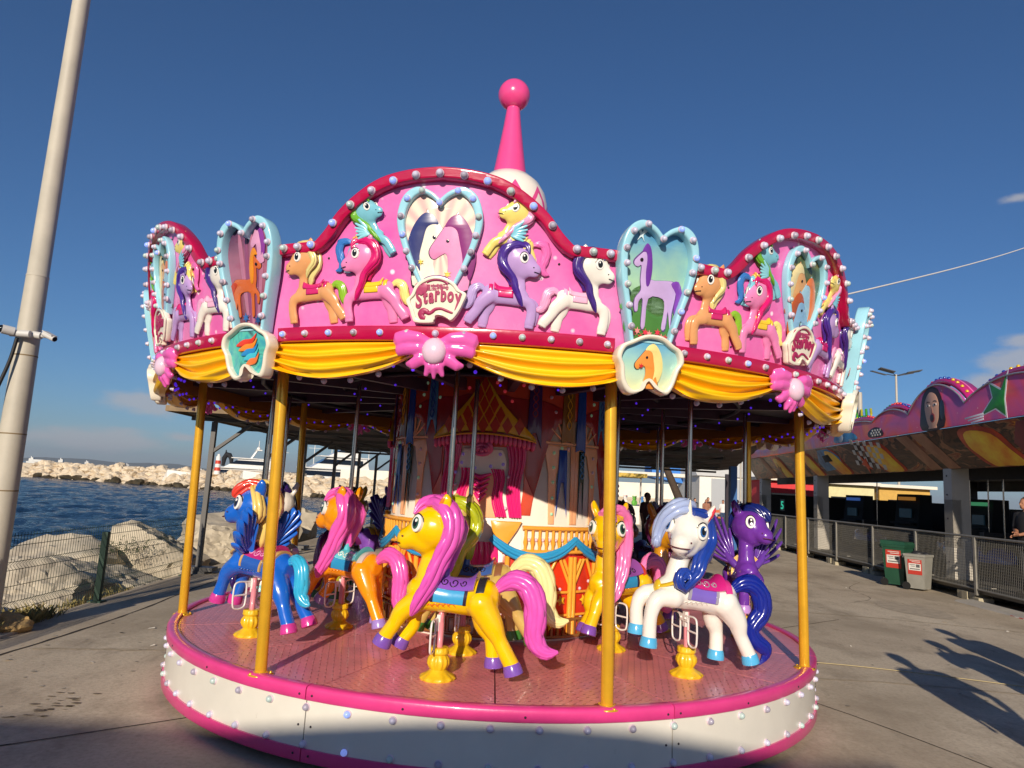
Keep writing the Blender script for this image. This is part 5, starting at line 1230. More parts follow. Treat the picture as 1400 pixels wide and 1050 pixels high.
# rubble bank between the boulders
mb = MB(); rnd = random.Random(11)
rm = [rock_mesh(60 + i, .1, 2) for i in range(4)]
for i in range(150):
    y = rnd.uniform(-3, 40); x = rnd.uniform(-7.6, -5.2); z = -.35 - (abs(x) - 5.2) * .45; s = rnd.uniform(.18, .42); M = Matrix.Translation((x, y, z)) @ Matrix.Rotation(rnd.uniform(0, 6), 4, Vector((rnd.random(), rnd.random(), 1)).normalized()) @ Matrix.Diagonal((s, s * rnd.uniform(.8, 1.4), s * .8, 1)); me = rm[i % 4]
    mb.add([M @ v.co for v in me.vertices], [list(p.vertices) for p in me.polygons])
mb.sm = [False] * len(mb.f); obj('shore_rubble', mb, ROCK, kind='stuff')
# dry grass at the kerb
mb = MB(); mb.smooth = False; rnd = random.Random(3)
for i in range(1700):
    y = rnd.uniform(-1.2, 1.3) if i % 9 else rnd.uniform(1.3, 3.2); x = -4.80 - .05 * y - abs(rnd.gauss(0, .16)) + (.12 if y < 1.3 else -.02); h = rnd.uniform(.04, .16) * (1.1 if y < 1.1 else .6); a = rnd.uniform(0, 6.3); d = Vector((cos(a), sin(a), 0)); b0 = Vector((x, y, -.02)); w = Vector((-d.y, d.x, 0)) * .005; ln = h * rnd.uniform(.3, .9)
    mb.add([b0 - w, b0 + w, b0 + d * ln * .5 + Vector((0, 0, h * .75)), b0 + d * ln + Vector((0, 0, h))], [(0, 1, 2), (2, 1, 3)])
obj('dry_grass', mb, mat('dry_grass_blade', '#6a6034', .9, col2='#a0905a', c2scale=8), kind='stuff')
mb = MB(); mb.smooth = False
for i in range(420):
    x = -6.1 + rnd.gauss(0, .22); y = 5.0 + rnd.gauss(0, .3); z = .26 + abs(rnd.gauss(0, .10)); a = rnd.uniform(0, 6.3); d = Vector((cos(a), sin(a), rnd.uniform(-.2, .9))) * .045; w = Vector((-sin(a), cos(a), .2)) * .012; q = Vector((x, y, z))
    mb.add([q - w, q + w, q + d], [(0, 1, 2)])
obj('weed_tuft', mb, mat('weed_leaf', '#46502c', .9, var=.3), kind='stuff')

# ------------------------------------------------------------------ breakwater, marina, ships, hills
BW = thing('breakwater', 'long rubble breakwater of pale quarry stones across the water', 'breakwater', (-50, 112, 0))
def bwpos(t): return Vector((-125 + 150 * t, 150 - 79 * t, 0))     # waterline
nrm = Vector((79, 150, 0)).normalized()
mb = MB(); rows = []
for i in range(41):
    p = bwpos(i / 40) - Vector((50 + -100 * 0, 112, 0)) + Vector((100, 0, 0)) * 0
    p = bwpos(i / 40) + Vector((50, -112, 0)); rows.append([p + Vector((0, 0, -3)) - nrm, p + Vector((0, 0, SEA)) + nrm * .3, p + nrm * 4.5 + Vector((0, 0, 1.3)), p + nrm * 10 + Vector((0, 0, 1.3)), p + nrm * 16 + Vector((0, 0, SEA - 1))])
mb.grid(rows); mb.sm = [False] * len(mb.f); obj('core', mb, ROCKF, BW)
rms = [rock_mesh(100 + i, .12, 3, 'rock', 10) for i in range(9)]; rnd = random.Random(21); small = MB(); cnt = 0
for j, (lev, sz) in enumerate(((0.0, 1.15), (.20, 1.1), (.42, 1.1), (.64, 1.05), (.86, 1.0), (1.0, .9))):
    t = .17
    while t < .90:
        d = bwpos(t).length; s = sz * rnd.choice((.55, .75, .95, 1.1, 1.45)) * rnd.uniform(.85, 1.15) * .80; q = bwpos(t) + Vector((50, -112, 0)) + nrm * (4.6 * lev + rnd.uniform(-.2, .2)) + Vector((0, 0, SEA + .15 + 2.75 * lev + rnd.uniform(-.2, .2)))
        sc = Vector((s * rnd.uniform(.9, 1.5), s * rnd.uniform(.8, 1.1), s * rnd.uniform(.5, .75))); rot = (rnd.uniform(-.5, .5), rnd.uniform(-.5, .5), rnd.uniform(0, 6.3)); me = rms[rnd.randrange(9)]
        if cnt < 298 and .22 < t < .82:
            o = obj('rock', me, ROCKW if lev == 0 and rnd.random() < .75 else ROCKF, BW, tuple(q), rot=rot); o.scale = sc; cnt += 1
        else:
            M = Matrix.Translation(q) @ Matrix.Rotation(rot[2], 4, 'Z') @ Matrix.Diagonal((*sc, 1)); small.add([M @ v.co for v in me.vertices], [list(p.vertices) for p in me.polygons])
        t += s * 1.75 / 170
small.sm = [False] * len(small.f); obj('rocks', small, ROCKF, BW, kind='stuff')
WALLC = mat('harbour_wall_paint', '#e6dfd0', .8, var=.1, vscale=.5)
def wallrun(t0, t1, z0, z1, off, m, name):
    a, b_ = bwpos(t0) + nrm * off, bwpos(t1) + nrm * off; mb = MB(); w = nrm * .5
    mb.hexa([a - w + Vector((0, 0, z0)), b_ - w + Vector((0, 0, z0)), b_ + w + Vector((0, 0, z0)), a + w + Vector((0, 0, z0))], [a - w + Vector((0, 0, z1)), b_ - w + Vector((0, 0, z1)), b_ + w + Vector((0, 0, z1)), a + w + Vector((0, 0, z1))]); return obj(name, mb, m)
tag(wallrun(.50, .60, 1.2, 2.1, 5.2, mat('grey_parapet', '#a89c8c', .9, var=.2, vscale=.5), 'harbour_parapet'), 'low grey parapet on the crest of the breakwater, left of the red and white beacon', 'parapet')
tag(wallrun(.645, 1.0, 1.2, 3.1, 5.5, WALLC, 'harbour_wall'), 'long white harbour wall on top of the breakwater under the yachts', 'wall')
tag(wallrun(.735, .765, 1.3, 3.15, 4.9, mat('blue_grey_panel', '#3c4658', .7), 'wall_panel'), 'dark blue grey panel standing against the white harbour wall', 'panel')
def at(px, py, yy):
    X, Y = px - 700, py - 525; f_, pi_, ro = 956.0, radians(8.417), radians(3.12); c, s = cos(ro), sin(ro); x = c * X + s * Y; y = -s * X + c * Y
    fw = Vector((0, cos(pi_), sin(pi_))); u = Vector((1, 0, 0)).cross(fw); d = fw * f_ + Vector((1, 0, 0)) * x - u * y; C0 = Vector((0.0165 * 2.75, -2.4585 * 2.75, 0.4357 * 2.75 + DZ)); return C0 + d * ((yy - C0.y) / d.y)
YW = gloss('yacht_white_gelcoat', '#e8e6e0'); GLS = mat('dark_glazing', '#15181d', .08, coat=.5)
def yacht(label, loc, L, rz, decks, mast=True):
    t = thing('motor_yacht', label, 'yacht', loc, rz, 'motor yachts behind the breakwater'); W = L * .2
    mb = MB(); rows = []
    for i in range(13):
        x = -L / 2 + L * i / 12; k = 1 - max(0, (i - 7) / 5) ** 2; sheer = L * .10 + L * .035 * max(0, (i - 5) / 7) ** 1.6; w = W / 2 * max(.03, k)
        rows.append([(x, -w, sheer), (x + (L * .04 if i > 10 else 0), -w * .75, L * .03), (x, 0, -.5), (x, w * .75, L * .03), (x, w, sheer)])
    mb.grid(rows); mb.grid([[r[0] for r in rows], [(r[0][0], 0, r[0][2] + .05) for r in rows], [r[4] for r in rows]]); mb.add(rows[0], [(0, 1, 2, 3, 4)]); obj('hull', mb, YW, t)
    z = L * .10
    for k in range(decks):
        x0, x1, h, w = -L * (.36 - .06 * k), L * (.20 - .11 * k), L * .075, W * (.40 - .06 * k); mb = MB(); sl = h * (1.3 + .3 * k)
        mb.hexa([(x0, -w, z), (x1, -w * .8, z), (x1, w * .8, z), (x0, w, z)], [(x0 + .2 * sl, -w * .93, z + h), (x1 - sl, -w * .72, z + h), (x1 - sl, w * .72, z + h), (x0 + .2 * sl, w * .93, z + h)]); obj('deckhouse', mb, YW, t)
        mb = MB(); e = 1.03; za, zb = z + h * .38, z + h * .80; f1 = lambda q: x1 - sl * (q - z) / h
        mb.hexa([(x0 + L * .05, -w * e, za), (f1(za) + .06, -w * .82, za), (f1(za) + .06, w * .82, za), (x0 + L * .05, w * e, za)], [(x0 + L * .05, -w * e * .97, zb), (f1(zb) + .06, -w * .78, zb), (f1(zb) + .06, w * .78, zb), (x0 + L * .05, w * e * .97, zb)]); obj('window_band', mb, GLS, t)
        mb = MB(); mb.box(((x0 + x1) / 2 - L * .03, 0, z + h + .08), (x1 - x0 + L * .02 - sl * .5, w * 2.1, .16)); obj('deck_roof', mb, YW, t); z += h + .16
    mb = MB(); mb.tube([(-L * .12, -W * .2, z), (-L * .16, -W * .2, z + L * .07)], .15, 6); mb.tube([(-L * .12, W * .2, z), (-L * .16, W * .2, z + L * .07)], .15, 6); mb.box((-L * .17, 0, z + L * .07), (L * .05, W * .55, .2)); mb.ell((-L * .17, 0, z + L * .085), (L * .016, L * .016, L * .014)); mb.tube([(-L * .17, 0, z + L * .07), (-L * .17, 0, z + L * .15)], .06, 5); obj('radar_arch', mb, YW, t)
    mb = MB()
    for i in range(9): mb.tube([(L * (.12 + .035 * i), -W * .42 * (1 - max(0, (i - 3) / 7) ** 2), L * .11 + L * .003 * i), (L * (.12 + .035 * i), -W * .42 * (1 - max(0, (i - 3) / 7) ** 2), L * .135 + L * .003 * i)], .05, 4)
    obj('bow_rail', mb, YW, t, kind='stuff')
for (px, py, yy, L, rz, dk, lab) in ((255, 646, 128, 13, pi + .5, 1, 'low white motor yacht farthest left behind the breakwater'), (320, 652, 122, 22, pi + .42, 2, 'white motor yacht with a black canopy beside the red and white beacon'), (395, 655, 118, 16, pi + .5, 1, 'white motor yacht between the first two gold poles, half hidden by the blue pony'), (440, 655, 116, 26, pi + .5, 3, 'largest white motor yacht with three decks of windows above the harbour wall')):
    p = at(px, py, yy); yacht(lab, (p.x, p.y, SEA), L, rz, dk)
p = at(296, 652, 113); bc = thing('harbour_beacon', 'red and white banded beacon on the breakwater crest', 'beacon', (p.x, p.y, 1.2))
for i in range(5): mb = MB(); mb.lathe([(.50 - .02 * i, .58 * i), (.485 - .02 * i, .58 * i + .58)], 16); obj('band', mb, mat('beacon_red', '#c8402c', .5) if i % 2 else YW, bc)
mb = MB(); mb.lathe([(.42, 2.9), (.45, 2.98), (.25, 3.02), (.25, 3.3), (.05, 3.45)], 12); obj('lantern', mb, YW, bc)
p = at(311, 628, 121); mb = MB(); mb.tube([(-.7, 0, -1.2), (-.6, 0, .2), (-.2, 0, .9), (.3, 0, .8), (.7, 0, .1), (.8, 0, -1.2)], [.30, .45, .5, .45, .4, .25], 8); mb.tube([(-.3, 0, .6), (-.4, 0, 1.7)], [.3, .06], 6)
o = obj('furled_canopy', mb, mat('black_canvas', '#14161c', .8), None, tuple(p)); tag(o, 'black furled canopy standing above the yacht beside the beacon', 'canopy')
for i, (px, h) in enumerate(((452, 9), (470, 7), (503, 10), (428, 8), (385, 6))):
    p = at(px, 640, 135); mb = MB(); mb.tube([(0, 0, 0), (0, 0, 3 + h)], [.12, .05], 6); mb.tube([(-1.2, 0, 3 + h * .6), (1.2, 0, 3 + h * .6)], .04, 5); mb.tube([(0, 0, 3.3), (-3.2, 0, 3.5)], .08, 5)
    o = obj('sail_mast', mb, YW, None, (p.x, p.y, SEA + 1)); tag(o, ['white sailing mast behind the three decked yacht, left one', 'short white sailing mast above the harbour wall', 'tall white sailing mast beside the steel pole of the orange pony', 'white sailing mast just right of the second gold pole', 'lowest white mast above the half hidden yacht'][i], 'mast', 'sailing masts in the marina')
HULL = mat('ship_hull', '#5c6470', .7); SHW = mat('ship_white', '#d0d0cc', .7)
for i, (px, py, yy, L, lab) in enumerate(((52, 624, 1500, 70, 'white ferry farthest left on the horizon'), (92, 625.5, 2100, 90, 'small pale ship second from the left on the horizon'), (126, 627, 2600, 90, 'tiny ship in the middle of the horizon row'), (165, 630, 2200, 66, 'pale coaster fourth from the left on the horizon'), (180, 631.5, 1900, 60, 'pale ship nearest the breakwater end on the horizon'))):
    p = at(px, py, yy); t = thing('ship', lab, 'ship', (p.x, p.y, SEA), .2 * i, 'ships on the horizon'); mb = MB(); h = L * .05
    L *= .62; mb.hexa([(-L / 2, -L * .07, 0), (L * .42, -L * .03, 0), (L * .42, L * .03, 0), (-L / 2, L * .07, 0)], [(-L / 2, -L * .08, h), (L / 2, -.5, h * 1.3), (L / 2, .5, h * 1.3), (-L / 2, L * .08, h)]); obj('hull', mb, SHW if i == 0 else HULL, t)
    mb = MB(); mb.box((-L * .28, 0, h + L * .07), (L * .22, L * .13, L * .14)); mb.box((-L * .25, 0, h + L * .16), (L * .12, L * .11, L * .05)); mb.box((-L * .3, 0, h + L * .21), (L * .05, L * .05, L * .07))
    if i == 0: mb.box((0, 0, h + L * .05), (L * .7, L * .12, L * .1))
    obj('deckhouse', mb, SHW, t)
mb = MB(); rows = [[], []]; 
for i in range(121):
    a = radians(-60 + 75 * i / 120); R_ = 17000 if False else 14000; nzv = noise.fractal(Vector((i * .09, 3.3, 0)), .8, 2.1, 6); h = 75 + 90 * nzv; h *= min(1, max(.05, (i - 2) / 25)) ; x, y = R_ * sin(a), R_ * cos(a)
    rows[0].append((x, y, -5)); rows[1].append((x * 1.12, y * 1.12, max(6, h)))
mb.grid(rows); obj('hills', mb, mat('far_hill', '#5f6452', .95, var=.2, vscale=.001), kind='structure')
def haze():
    m = bpy.data.materials.new('sea_air'); m.use_nodes = True; n = m.node_tree.nodes; n.remove(n['Principled BSDF']); v = n.new('ShaderNodeVolumePrincipled'); v.inputs['Density'].default_value = HAZE; v.inputs['Color'].default_value = (.80, .88, 1, 1); v.inputs['Anisotropy'].default_value = .2
    m.node_tree.links.new(v.outputs[0], n['Material Output'].inputs['Volume'])
    mb = MB(); mb.box((0, 2000, 215), (44000, 44000, 435)); obj('haze', mb, m, kind='stuff')
HAZE = 4.5e-5
haze()
# ------------------------------------------------------------------ lamp post with cameras, fence
POLEP = mat('weathered_pole_paint', '#b9b2a2', .55, var=.12, vscale=3, bump=.04, wear=('#8a7a5c', 5, .66))
lp = thing('lamp_post', 'tall pale grey steel lamp post at the left edge with cameras strapped to it', 'lamp post', (-4.835, .16, 0))
mb = MB(); mb.lathe([(.128, 0), (.120, 1.4), (.100, 3.5), (.099, 3.51)], 24); obj('lower_mast', mb, POLEP, lp)
mb = MB(); mb.lathe([(.103, 3.50), (.102, 3.515), (.097, 3.52), (.090, 5.2), (.082, 6.6), (.078, 7.6)], 24); obj('upper_mast', mb, POLEP, lp)
mb = MB()
for z, r in ((2.68, .1088), (1.9, .1155), (1.35, .1206)): mb.lathe([(r, z), (r + .002, z + .012), (r - .002, z + .014)], 24, caps=False)
obj('strap_line', mb, mat('rust_line', '#7c6a4c', .8), lp)
mb = MB(); mb.box((0, 0, .012), (.5, .5, .024)); obj('base_plate', mb, POLEP, lp)
mb = MB()
for sg in (-1, 1): mb.tube([(0, 0, 7.55), (sg * .5, 0, 7.75), (sg * 1.1, 0, 7.8)], .04, 8); mb.box((sg * 1.25, 0, 7.82), (.5, .22, .09))
obj('lamp_arm', mb, POLEP, lp)
CAMW = mat('camera_housing', '#c8c6c2', .4, var=.05)
cm = thing('security_camera', 'white bullet security camera pointing right on the lamp post', 'camera', (-4.68, .05, 2.88))
mb = MB(); mb.tube([(-.03, 0, .01), (.05, 0, .0)], .035, 12); mb.tube([(.04, 0, 0), (.10, 0, -.005)], .016, 8); obj('mount', mb, CAMW, cm)
mb = MB(); mb.tube([(.08, -.01, .02), (.22, -.05, -.035)], [.027, .027], 14); mb.box((.15, -.03, .020), (.15, .065, .010), Matrix.Rotation(-.36, 3, 'Z') @ Matrix.Rotation(.37, 3, 'Y')); obj('housing', mb, CAMW, cm)
mb = MB(); mb.tube([(.218, -.049, -.034), (.226, -.052, -.037)], [.022, .022], 14); obj('lens', mb, GLS, cm)
cm = thing('dome_camera', 'round dark lensed camera bracketed to the front of the lamp post', 'camera', (-4.90, .02, 2.88))
mb = MB(); mb.tube([(-.01, -.13, .02), (.06, -.06, .01)], [.045, .045], 14); mb.tube([(.02, -.05, .0), (.20, -.03, 0)], .035, 12); obj('housing', mb, CAMW, cm)
mb = MB(); mb.ell((-.015, -.135, .022), (.036, .022, .036)); obj('lens', mb, GLS, cm)
mb = MB(); mb.tube(spl([(-4.83, .0, 2.84), (-4.86, -.01, 2.6), (-4.94, -.03, 2.25), (-4.97, -.03, 2.0), (-4.99, -.02, 1.7), (-5.02, .0, 1.3), (-5.0, .02, .9), (-4.96, .02, .4)], 6), .017, 8); o = obj('camera_cable', mb, mat('black_cable', '#141416', .6)); tag(o, 'black cable hanging down from the camera along the lamp post', 'cable')
GRP = mat('green_fence_paint', '#1c3a2c', .5, var=.15, vscale=8)
fn_ = thing('wire_fence', 'low green welded wire fence along the shore boulders', 'fence', (-4.86, 2.09, 0))
posts = [(-4.70, -2.9), (-4.78, -.40), (-4.86, 2.09), (-4.93, 4.62)]
for x, y in posts:
    mb = MB(); mb.hexa([(x - .035, y - .03, 0), (x + .035, y - .03, 0), (x + .035, y + .03, 0), (x - .035, y + .03, 0)], [(x - .030, y - .03, .84), (x + .04, y - .03, .84), (x + .04, y + .03, .84), (x - .030, y + .03, .84)]); mb.box((x, y, .01), (.16, .14, .02)); mb.v = [(a + 4.86, b_ - 2.09, c) for a, b_, c in mb.v]; obj('post', mb, GRP, fn_)
for (x0, y0), (x1, y1) in zip(posts, posts[1:]):
    mb = MB(); n_ = 50; fold = lambda z: .028 * (1 if abs(z - .2) < .02 or abs(z - .60) < .02 else 0)
    for i in range(n_ + 1):
        t = i / n_; x, y = x0 + (x1 - x0) * t - .045, y0 + (y1 - y0) * t
        mb.tube([(x - o_ + 4.86, y - 2.09, z) for z, o_ in ((.03, 0), (.16, 0), (.20, .04), (.24, 0), (.56, 0), (.60, .04), (.64, 0), (.93, 0))], .0028, 4, caps=False)
    for z in (.05, .16, .24, .40, .56, .64, .80, .90): mb.tube([(x0 - .05 + 4.86, y0 - 2.09, z), (x1 - .05 + 4.86, y1 - 2.09, z)], .0034, 4)
    obj('mesh_panel', mb, GRP, fn_, kind='stuff')

# ------------------------------------------------------------------ shelter behind
STP = mat('grey_square_tube', '#5c5a58', .5, metal=.3, var=.15, vscale=6)
sh = thing('shelter', 'long flat roofed steel shelter behind the carousel with a dark underside', 'shelter', (0, 10, 0))
L_ = [(-4.91, 5.02), (-4.75, 7.25), (-4.65, 9.5), (-4.5, 11.8), (-4.35, 14.1), (-4.25, 16.3)]
def sq(p, q, w, name, m, par, off):
    p, q = Vector(p) - off, Vector(q) - off; mb = MB(); mb.smooth = False; mb.tube([p, q], w * .707, 4, up=(1, 1, 0) if abs((q - p).normalized().z) > .9 else (0, 1, 1)); return obj(name, mb, m, par)
off = Vector((0, 10, 0))
for i, (x, y) in enumerate(L_):
    sq((x, y, 0), (x, y, 2.47), .075, 'post', STP, sh, off); sq((x, y, 1.96), (x + .62, y, 2.46), .05, 'brace', STP, sh, off)
    mb = MB(); mb.box((x, y - 10, .02), (.34, .30, .04)); mb.box((x + .02, y - 10, .07), (.5, .24, .06)); obj('foot_plate', mb, STP, sh)
    sq((-5.3, y, 2.51), (4.0 + max(0, y - 6) * .28, y, 2.51), .06, 'beam', STP, sh, off)
for x, y in ((4.0, 8.6), (3.6, 17.4), (7.6, 17.4)): sq((x, y, 0), (x, y, 2.5), .12, 'rear_post', DKSTEEL, sh, off)
for x in (-5.1, -3.9, -2.5, -1.0, .5, 2.0, 3.5, 5.0, 6.2): sq((x, 4.4 + max(0, x - 3.8) * 3.6 + (.6 if x > 4 else 0), 2.575), (x, 17.5, 2.575), .05, 'purlin', STP, sh, off)
RFS = mat('dark_roof_sheet', '#4a3a36', .7, var=.2, vscale=2); mb = MB(); rows = []
for j in range(2):
    rows.append([(-5.4 + 12.8 * i / 96, (4.3 + max(0, -5.4 + 12.8 * i / 96 - 4.2) * 3.7 if j == 0 else 17.6) - 10, 2.625 + .018 * (i % 4 in (1, 2))) for i in range(97)])
mb.grid(rows); mb.sm = [False] * len(mb.f); rr = obj('roof_sheet', mb, RFS, sh)
mb = MB(); mb.box((-.6, 4.28 - 10, 2.60), (9.6, .03, .09)); mb.box((-5.41, 11 - 10, 2.60), (.03, 13.3, .09)); obj('fascia', mb, mat('weathered_board', '#8a7458', .8, var=.3, vscale=5), sh)
o = thing('blue_post', 'blue square post standing behind the purple winged pony', 'post', (5.55, 10.4, 0)); sq((0, 0, 0), (0, 0, 2.45), .16, 'shaft', mat('blue_post_paint', '#2a5f9c', .5, var=.15), o, Vector()); mb = MB(); mb.box((0, 0, .02), (.3, .3, .04)); obj('foot_plate', mb, STP, o)

# ------------------------------------------------------------------ bumper car ride on the right
def F(s, off_=0, z=0): d = Vector((.06549, .99785, 0)); nn = Vector((-.99785, .06549, 0)); return Vector((8.885, 5.412, 0)) + d * s + nn * off_ + Vector((0, 0, z))
RD = thing('fairground_ride', 'fairground ride hall with a painted scalloped front board, pale columns and a dark interior', 'ride', tuple(F(4)))
RO = F(4)
def rbox(name, s0, s1, o0, o1, z0, z1, m, par=RD):
    mb = MB(); q = [F(s0, o0, z0), F(s1, o0, z0), F(s1, o1, z0), F(s0, o1, z0)]; t = [F(s0, o0, z1), F(s1, o0, z1), F(s1, o1, z1), F(s0, o1, z1)]
    mb.hexa([a - RO for a in q], [a - RO for a in t]); return obj(name, mb, m, par)
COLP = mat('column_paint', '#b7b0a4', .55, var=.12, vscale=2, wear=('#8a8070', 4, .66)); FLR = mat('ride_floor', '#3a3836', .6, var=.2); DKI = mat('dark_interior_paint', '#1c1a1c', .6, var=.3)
rbox('platform', -5, 17, -.04, -9, .16, .25, mat('platform_edge', '#6c6458', .7, var=.2)); rbox('floor', -5, 17, -.3, -9, .252, .258, FLR)
rbox('plinth', -5, 17, -.6, -9, 0, .16, DKI); rbox('roof', -5, 17, -.2, -9.2, 3.05, 3.2, DKI); rbox('ceiling', -5, 17, -.7, -9, 2.86, 2.9, DKI); rbox('rear_wall', -5, 17, -8.9, -9.1, .25, 1.85, DKI); rbox('darkening_valance', -5, 17, -1.2, -1.26, 2.36, 2.9, DKI); rbox('rear_valance', -5, 17, -8.9, -9.1, 2.5, 3.05, DKI); rbox('end_wall', 16.9, 17.1, -.6, -9, .25, 1.95, DKI)  # inner valance added, walls raised, near black, to keep the hall dark
for s in (-4.2, 2.95, 10.6, 16.6):
    c_ = rbox('column', s - .16, s + .16, -.42, -.78, .25, 2.75, COLP); rbox('haunch', s - .16, s + .16, -.42, -.60, .9, 1.9, COLP, c_)
    mb = MB()
    for z in (.6, 1.0, 1.5, 2.0, 2.4): mb.ell(F(s + .02, -.415, z) - RO, (.018, .018, .018), nu=6, nv=4)
    obj('bolts', mb, DKSTEEL, c_, kind='stuff')
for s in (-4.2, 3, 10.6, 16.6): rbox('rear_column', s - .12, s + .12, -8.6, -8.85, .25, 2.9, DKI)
BLK = mat('footing_stone', '#b0a68c', .9, var=.2, vscale=3)
for s0 in (1.35, 5.6, 8.0, 10.4, 13.0):
    for i in range(3): rbox('footing_block', s0 + .2 * i, s0 + .2 * i + .18, .02 + .03 * (i % 2), -.3, 0, .155, BLK)
    rbox('footing_block', s0 - .22, s0 - .03, .08, -.2, 0, .09, BLK)
# railing
RAILP = mat('galvanised_rail', '#8f8b82', .5, metal=.3, var=.15, vscale=8)
ry = thing('railing', 'galvanised railing with wire mesh panels along the front of the ride platform', 'railing', tuple(F(4, .0, 0)))
def rl(name, a, b_, r, par=ry, k=None): mb = MB(); mb.tube([a - RO, b_ - RO], r, 8); return obj(name, mb, RAILP, par, kind=k)
ps = [-5.2, -3.05, -.9, 1.26, 3.43, 5.52, 7.78, 9.95, 12.1, 14.3, 16.4]
for s in ps: mb = MB(); mb.smooth = False; mb.tube([F(s, .03, .13) - RO, F(s, .03, 1.19) - RO], .042, 4, up=(1, 1, 0)); obj('post', mb, RAILP, ry)
for a, b_ in zip(ps, ps[1:]):
    rl('top_rail', F(a, .03, 1.2), F(b_, .03, 1.2), .022); rl('bottom_rail', F(a, .03, .24), F(b_, .03, .24), .018)
    mb = MB(); n_ = int((b_ - a) / .05)
    for i in range(1, n_): s = a + (b_ - a) * i / n_; mb.tube([F(s, .03, .25) - RO, F(s, .03, 1.19) - RO], .0028, 4, caps=False)
    for j in range(1, 19): z = .25 + .05 * j; mb.tube([F(a, .03, z) - RO, F(b_, .03, z) - RO], .0028, 4, caps=False)
    obj('wire_mesh', mb, RAILP, ry, kind='stuff')
    rl('prop', F(a + .12, -.0, .25), F(a + .5, -.28, .25) if False else F(a + .05, -.35, .26), .012)
# painted boards
def boardmat():
    m = bpy.data.materials.new('airbrushed_board'); m.use_nodes = True; n = m.node_tree.nodes; l = m.node_tree.links; p = n['Principled BSDF']; p.inputs['Roughness'].default_value = .35
    tc = n.new('ShaderNodeTexCoord'); z = n.new('ShaderNodeTexNoise'); z.inputs['Scale'].default_value = .7; z.inputs['Detail'].default_value = 3; z.inputs['Distortion'].default_value = 1.2; l.new(tc.outputs['Object'], z.inputs[0])
    cr = n.new('ShaderNodeValToRGB'); e = cr.color_ramp.elements; e[0].position = .28; e[0].color = hx('#b0509c'); e[1].position = .72; e[1].color = hx('#ff9434')
    for pos, c_ in ((.40, '#d8508c'), (.50, '#f0505c'), (.60, '#fa7448')): q = e.new(pos); q.color = hx(c_)
    l.new(z.outputs[0], cr.inputs[0]); v = n.new('ShaderNodeTexVoronoi'); v.inputs['Scale'].default_value = 5; l.new(tc.outputs['Object'], v.inputs[0]); r = n.new('ShaderNodeMapRange'); r.inputs[1].default_value = .10; r.inputs[2].default_value = .02; l.new(v.outputs['Distance'], r.inputs[0])
    mx = n.new('ShaderNodeMixRGB'); l.new(r.outputs[0], mx.inputs[0]); l.new(cr.outputs[0], mx.inputs[1]); mx.inputs[2].default_value = hx('#f4d8d0'); l.new(mx.outputs[0], p.inputs['Base Color']); return m
BOARD = boardmat(); 
def darkboard():
    m = bpy.data.materials.new('airbrushed_dark_board'); m.use_nodes = True; n = m.node_tree.nodes; l = m.node_tree.links; p = n['Principled BSDF']; p.inputs['Roughness'].default_value = .4
    tc = n.new('ShaderNodeTexCoord'); mp = n.new('ShaderNodeMapping'); mp.inputs['Rotation'].default_value = (.7, 0, 0); mp.inputs['Scale'].default_value = (1, .55, 1.6); l.new(tc.outputs['Object'], mp.inputs[0])
    z = n.new('ShaderNodeTexNoise'); z.inputs['Scale'].default_value = 1.3; z.inputs['Detail'].default_value = 4; z.inputs['Distortion'].default_value = 2.2; l.new(mp.outputs[0], z.inputs[0])
    cr = n.new('ShaderNodeValToRGB'); e = cr.color_ramp.elements; e[0].position = .30; e[0].color = hx('#17120f'); e[1].position = .72; e[1].color = hx('#e89a30')
    for pos, c_ in ((.42, '#5c3a28'), (.50, '#2c2420'), (.56, '#9a6a48'), (.63, '#7a2a1c')): q = e.new(pos); q.color = hx(c_)
    l.new(z.outputs[0], cr.inputs[0]); l.new(cr.outputs[0], p.inputs['Base Color']); return m
DARKB = darkboard()
def Fb(s, z, w): return F(s, .02 + w, z) - RO          # upright board: x along s
humps = [(-5.0, -1.5, 4.2), (-1.5, 1.31, 4.22), (1.31, 3.5, 4.40), (3.5, 5.31, 4.10), (5.31, 7.2, 3.98), (7.2, 9.2, 3.95), (9.2, 11.2, 3.95), (11.2, 13.2, 3.9), (13.2, 15.2, 3.9), (15.2, 17.2, 3.9)]
crest = []
for a, b_, pk in humps:
    for i in range(13 if b_ < 17 else 14): t = i / 13; crest.append((a + (b_ - a) * t, 3.76 + (pk - .13 - 3.76) * (sin(pi * t) ** .75)))
def fplate(loop, dep, w, name, m, par, bev=.004): 
    # s grows away from the camera, so seen from the front it runs right to left
    me = plate([[(x, z) for x, z in loop]], dep, bev); b = bmesh.new(); b.from_mesh(me)
    for v in b.verts: v.co = Fb(v.co.x, v.co.z, -v.co.y + w)
    bmesh.ops.recalc_face_normals(b, faces=b.faces); b.to_mesh(me); b.free(); return obj(name, me, m, par)
bd = fplate([(-5, 3.34), (17.2, 3.34)] + crest[::-1], .06, 0, 'scalloped_board', BOARD, RD)
mb = MB(); mb.tube([Fb(x, z, .07) for x, z in crest], .018, 6); obj('silver_edging', mb, mat('silver_edge_paint', '#b8b4b8', .3, metal=.5), bd)
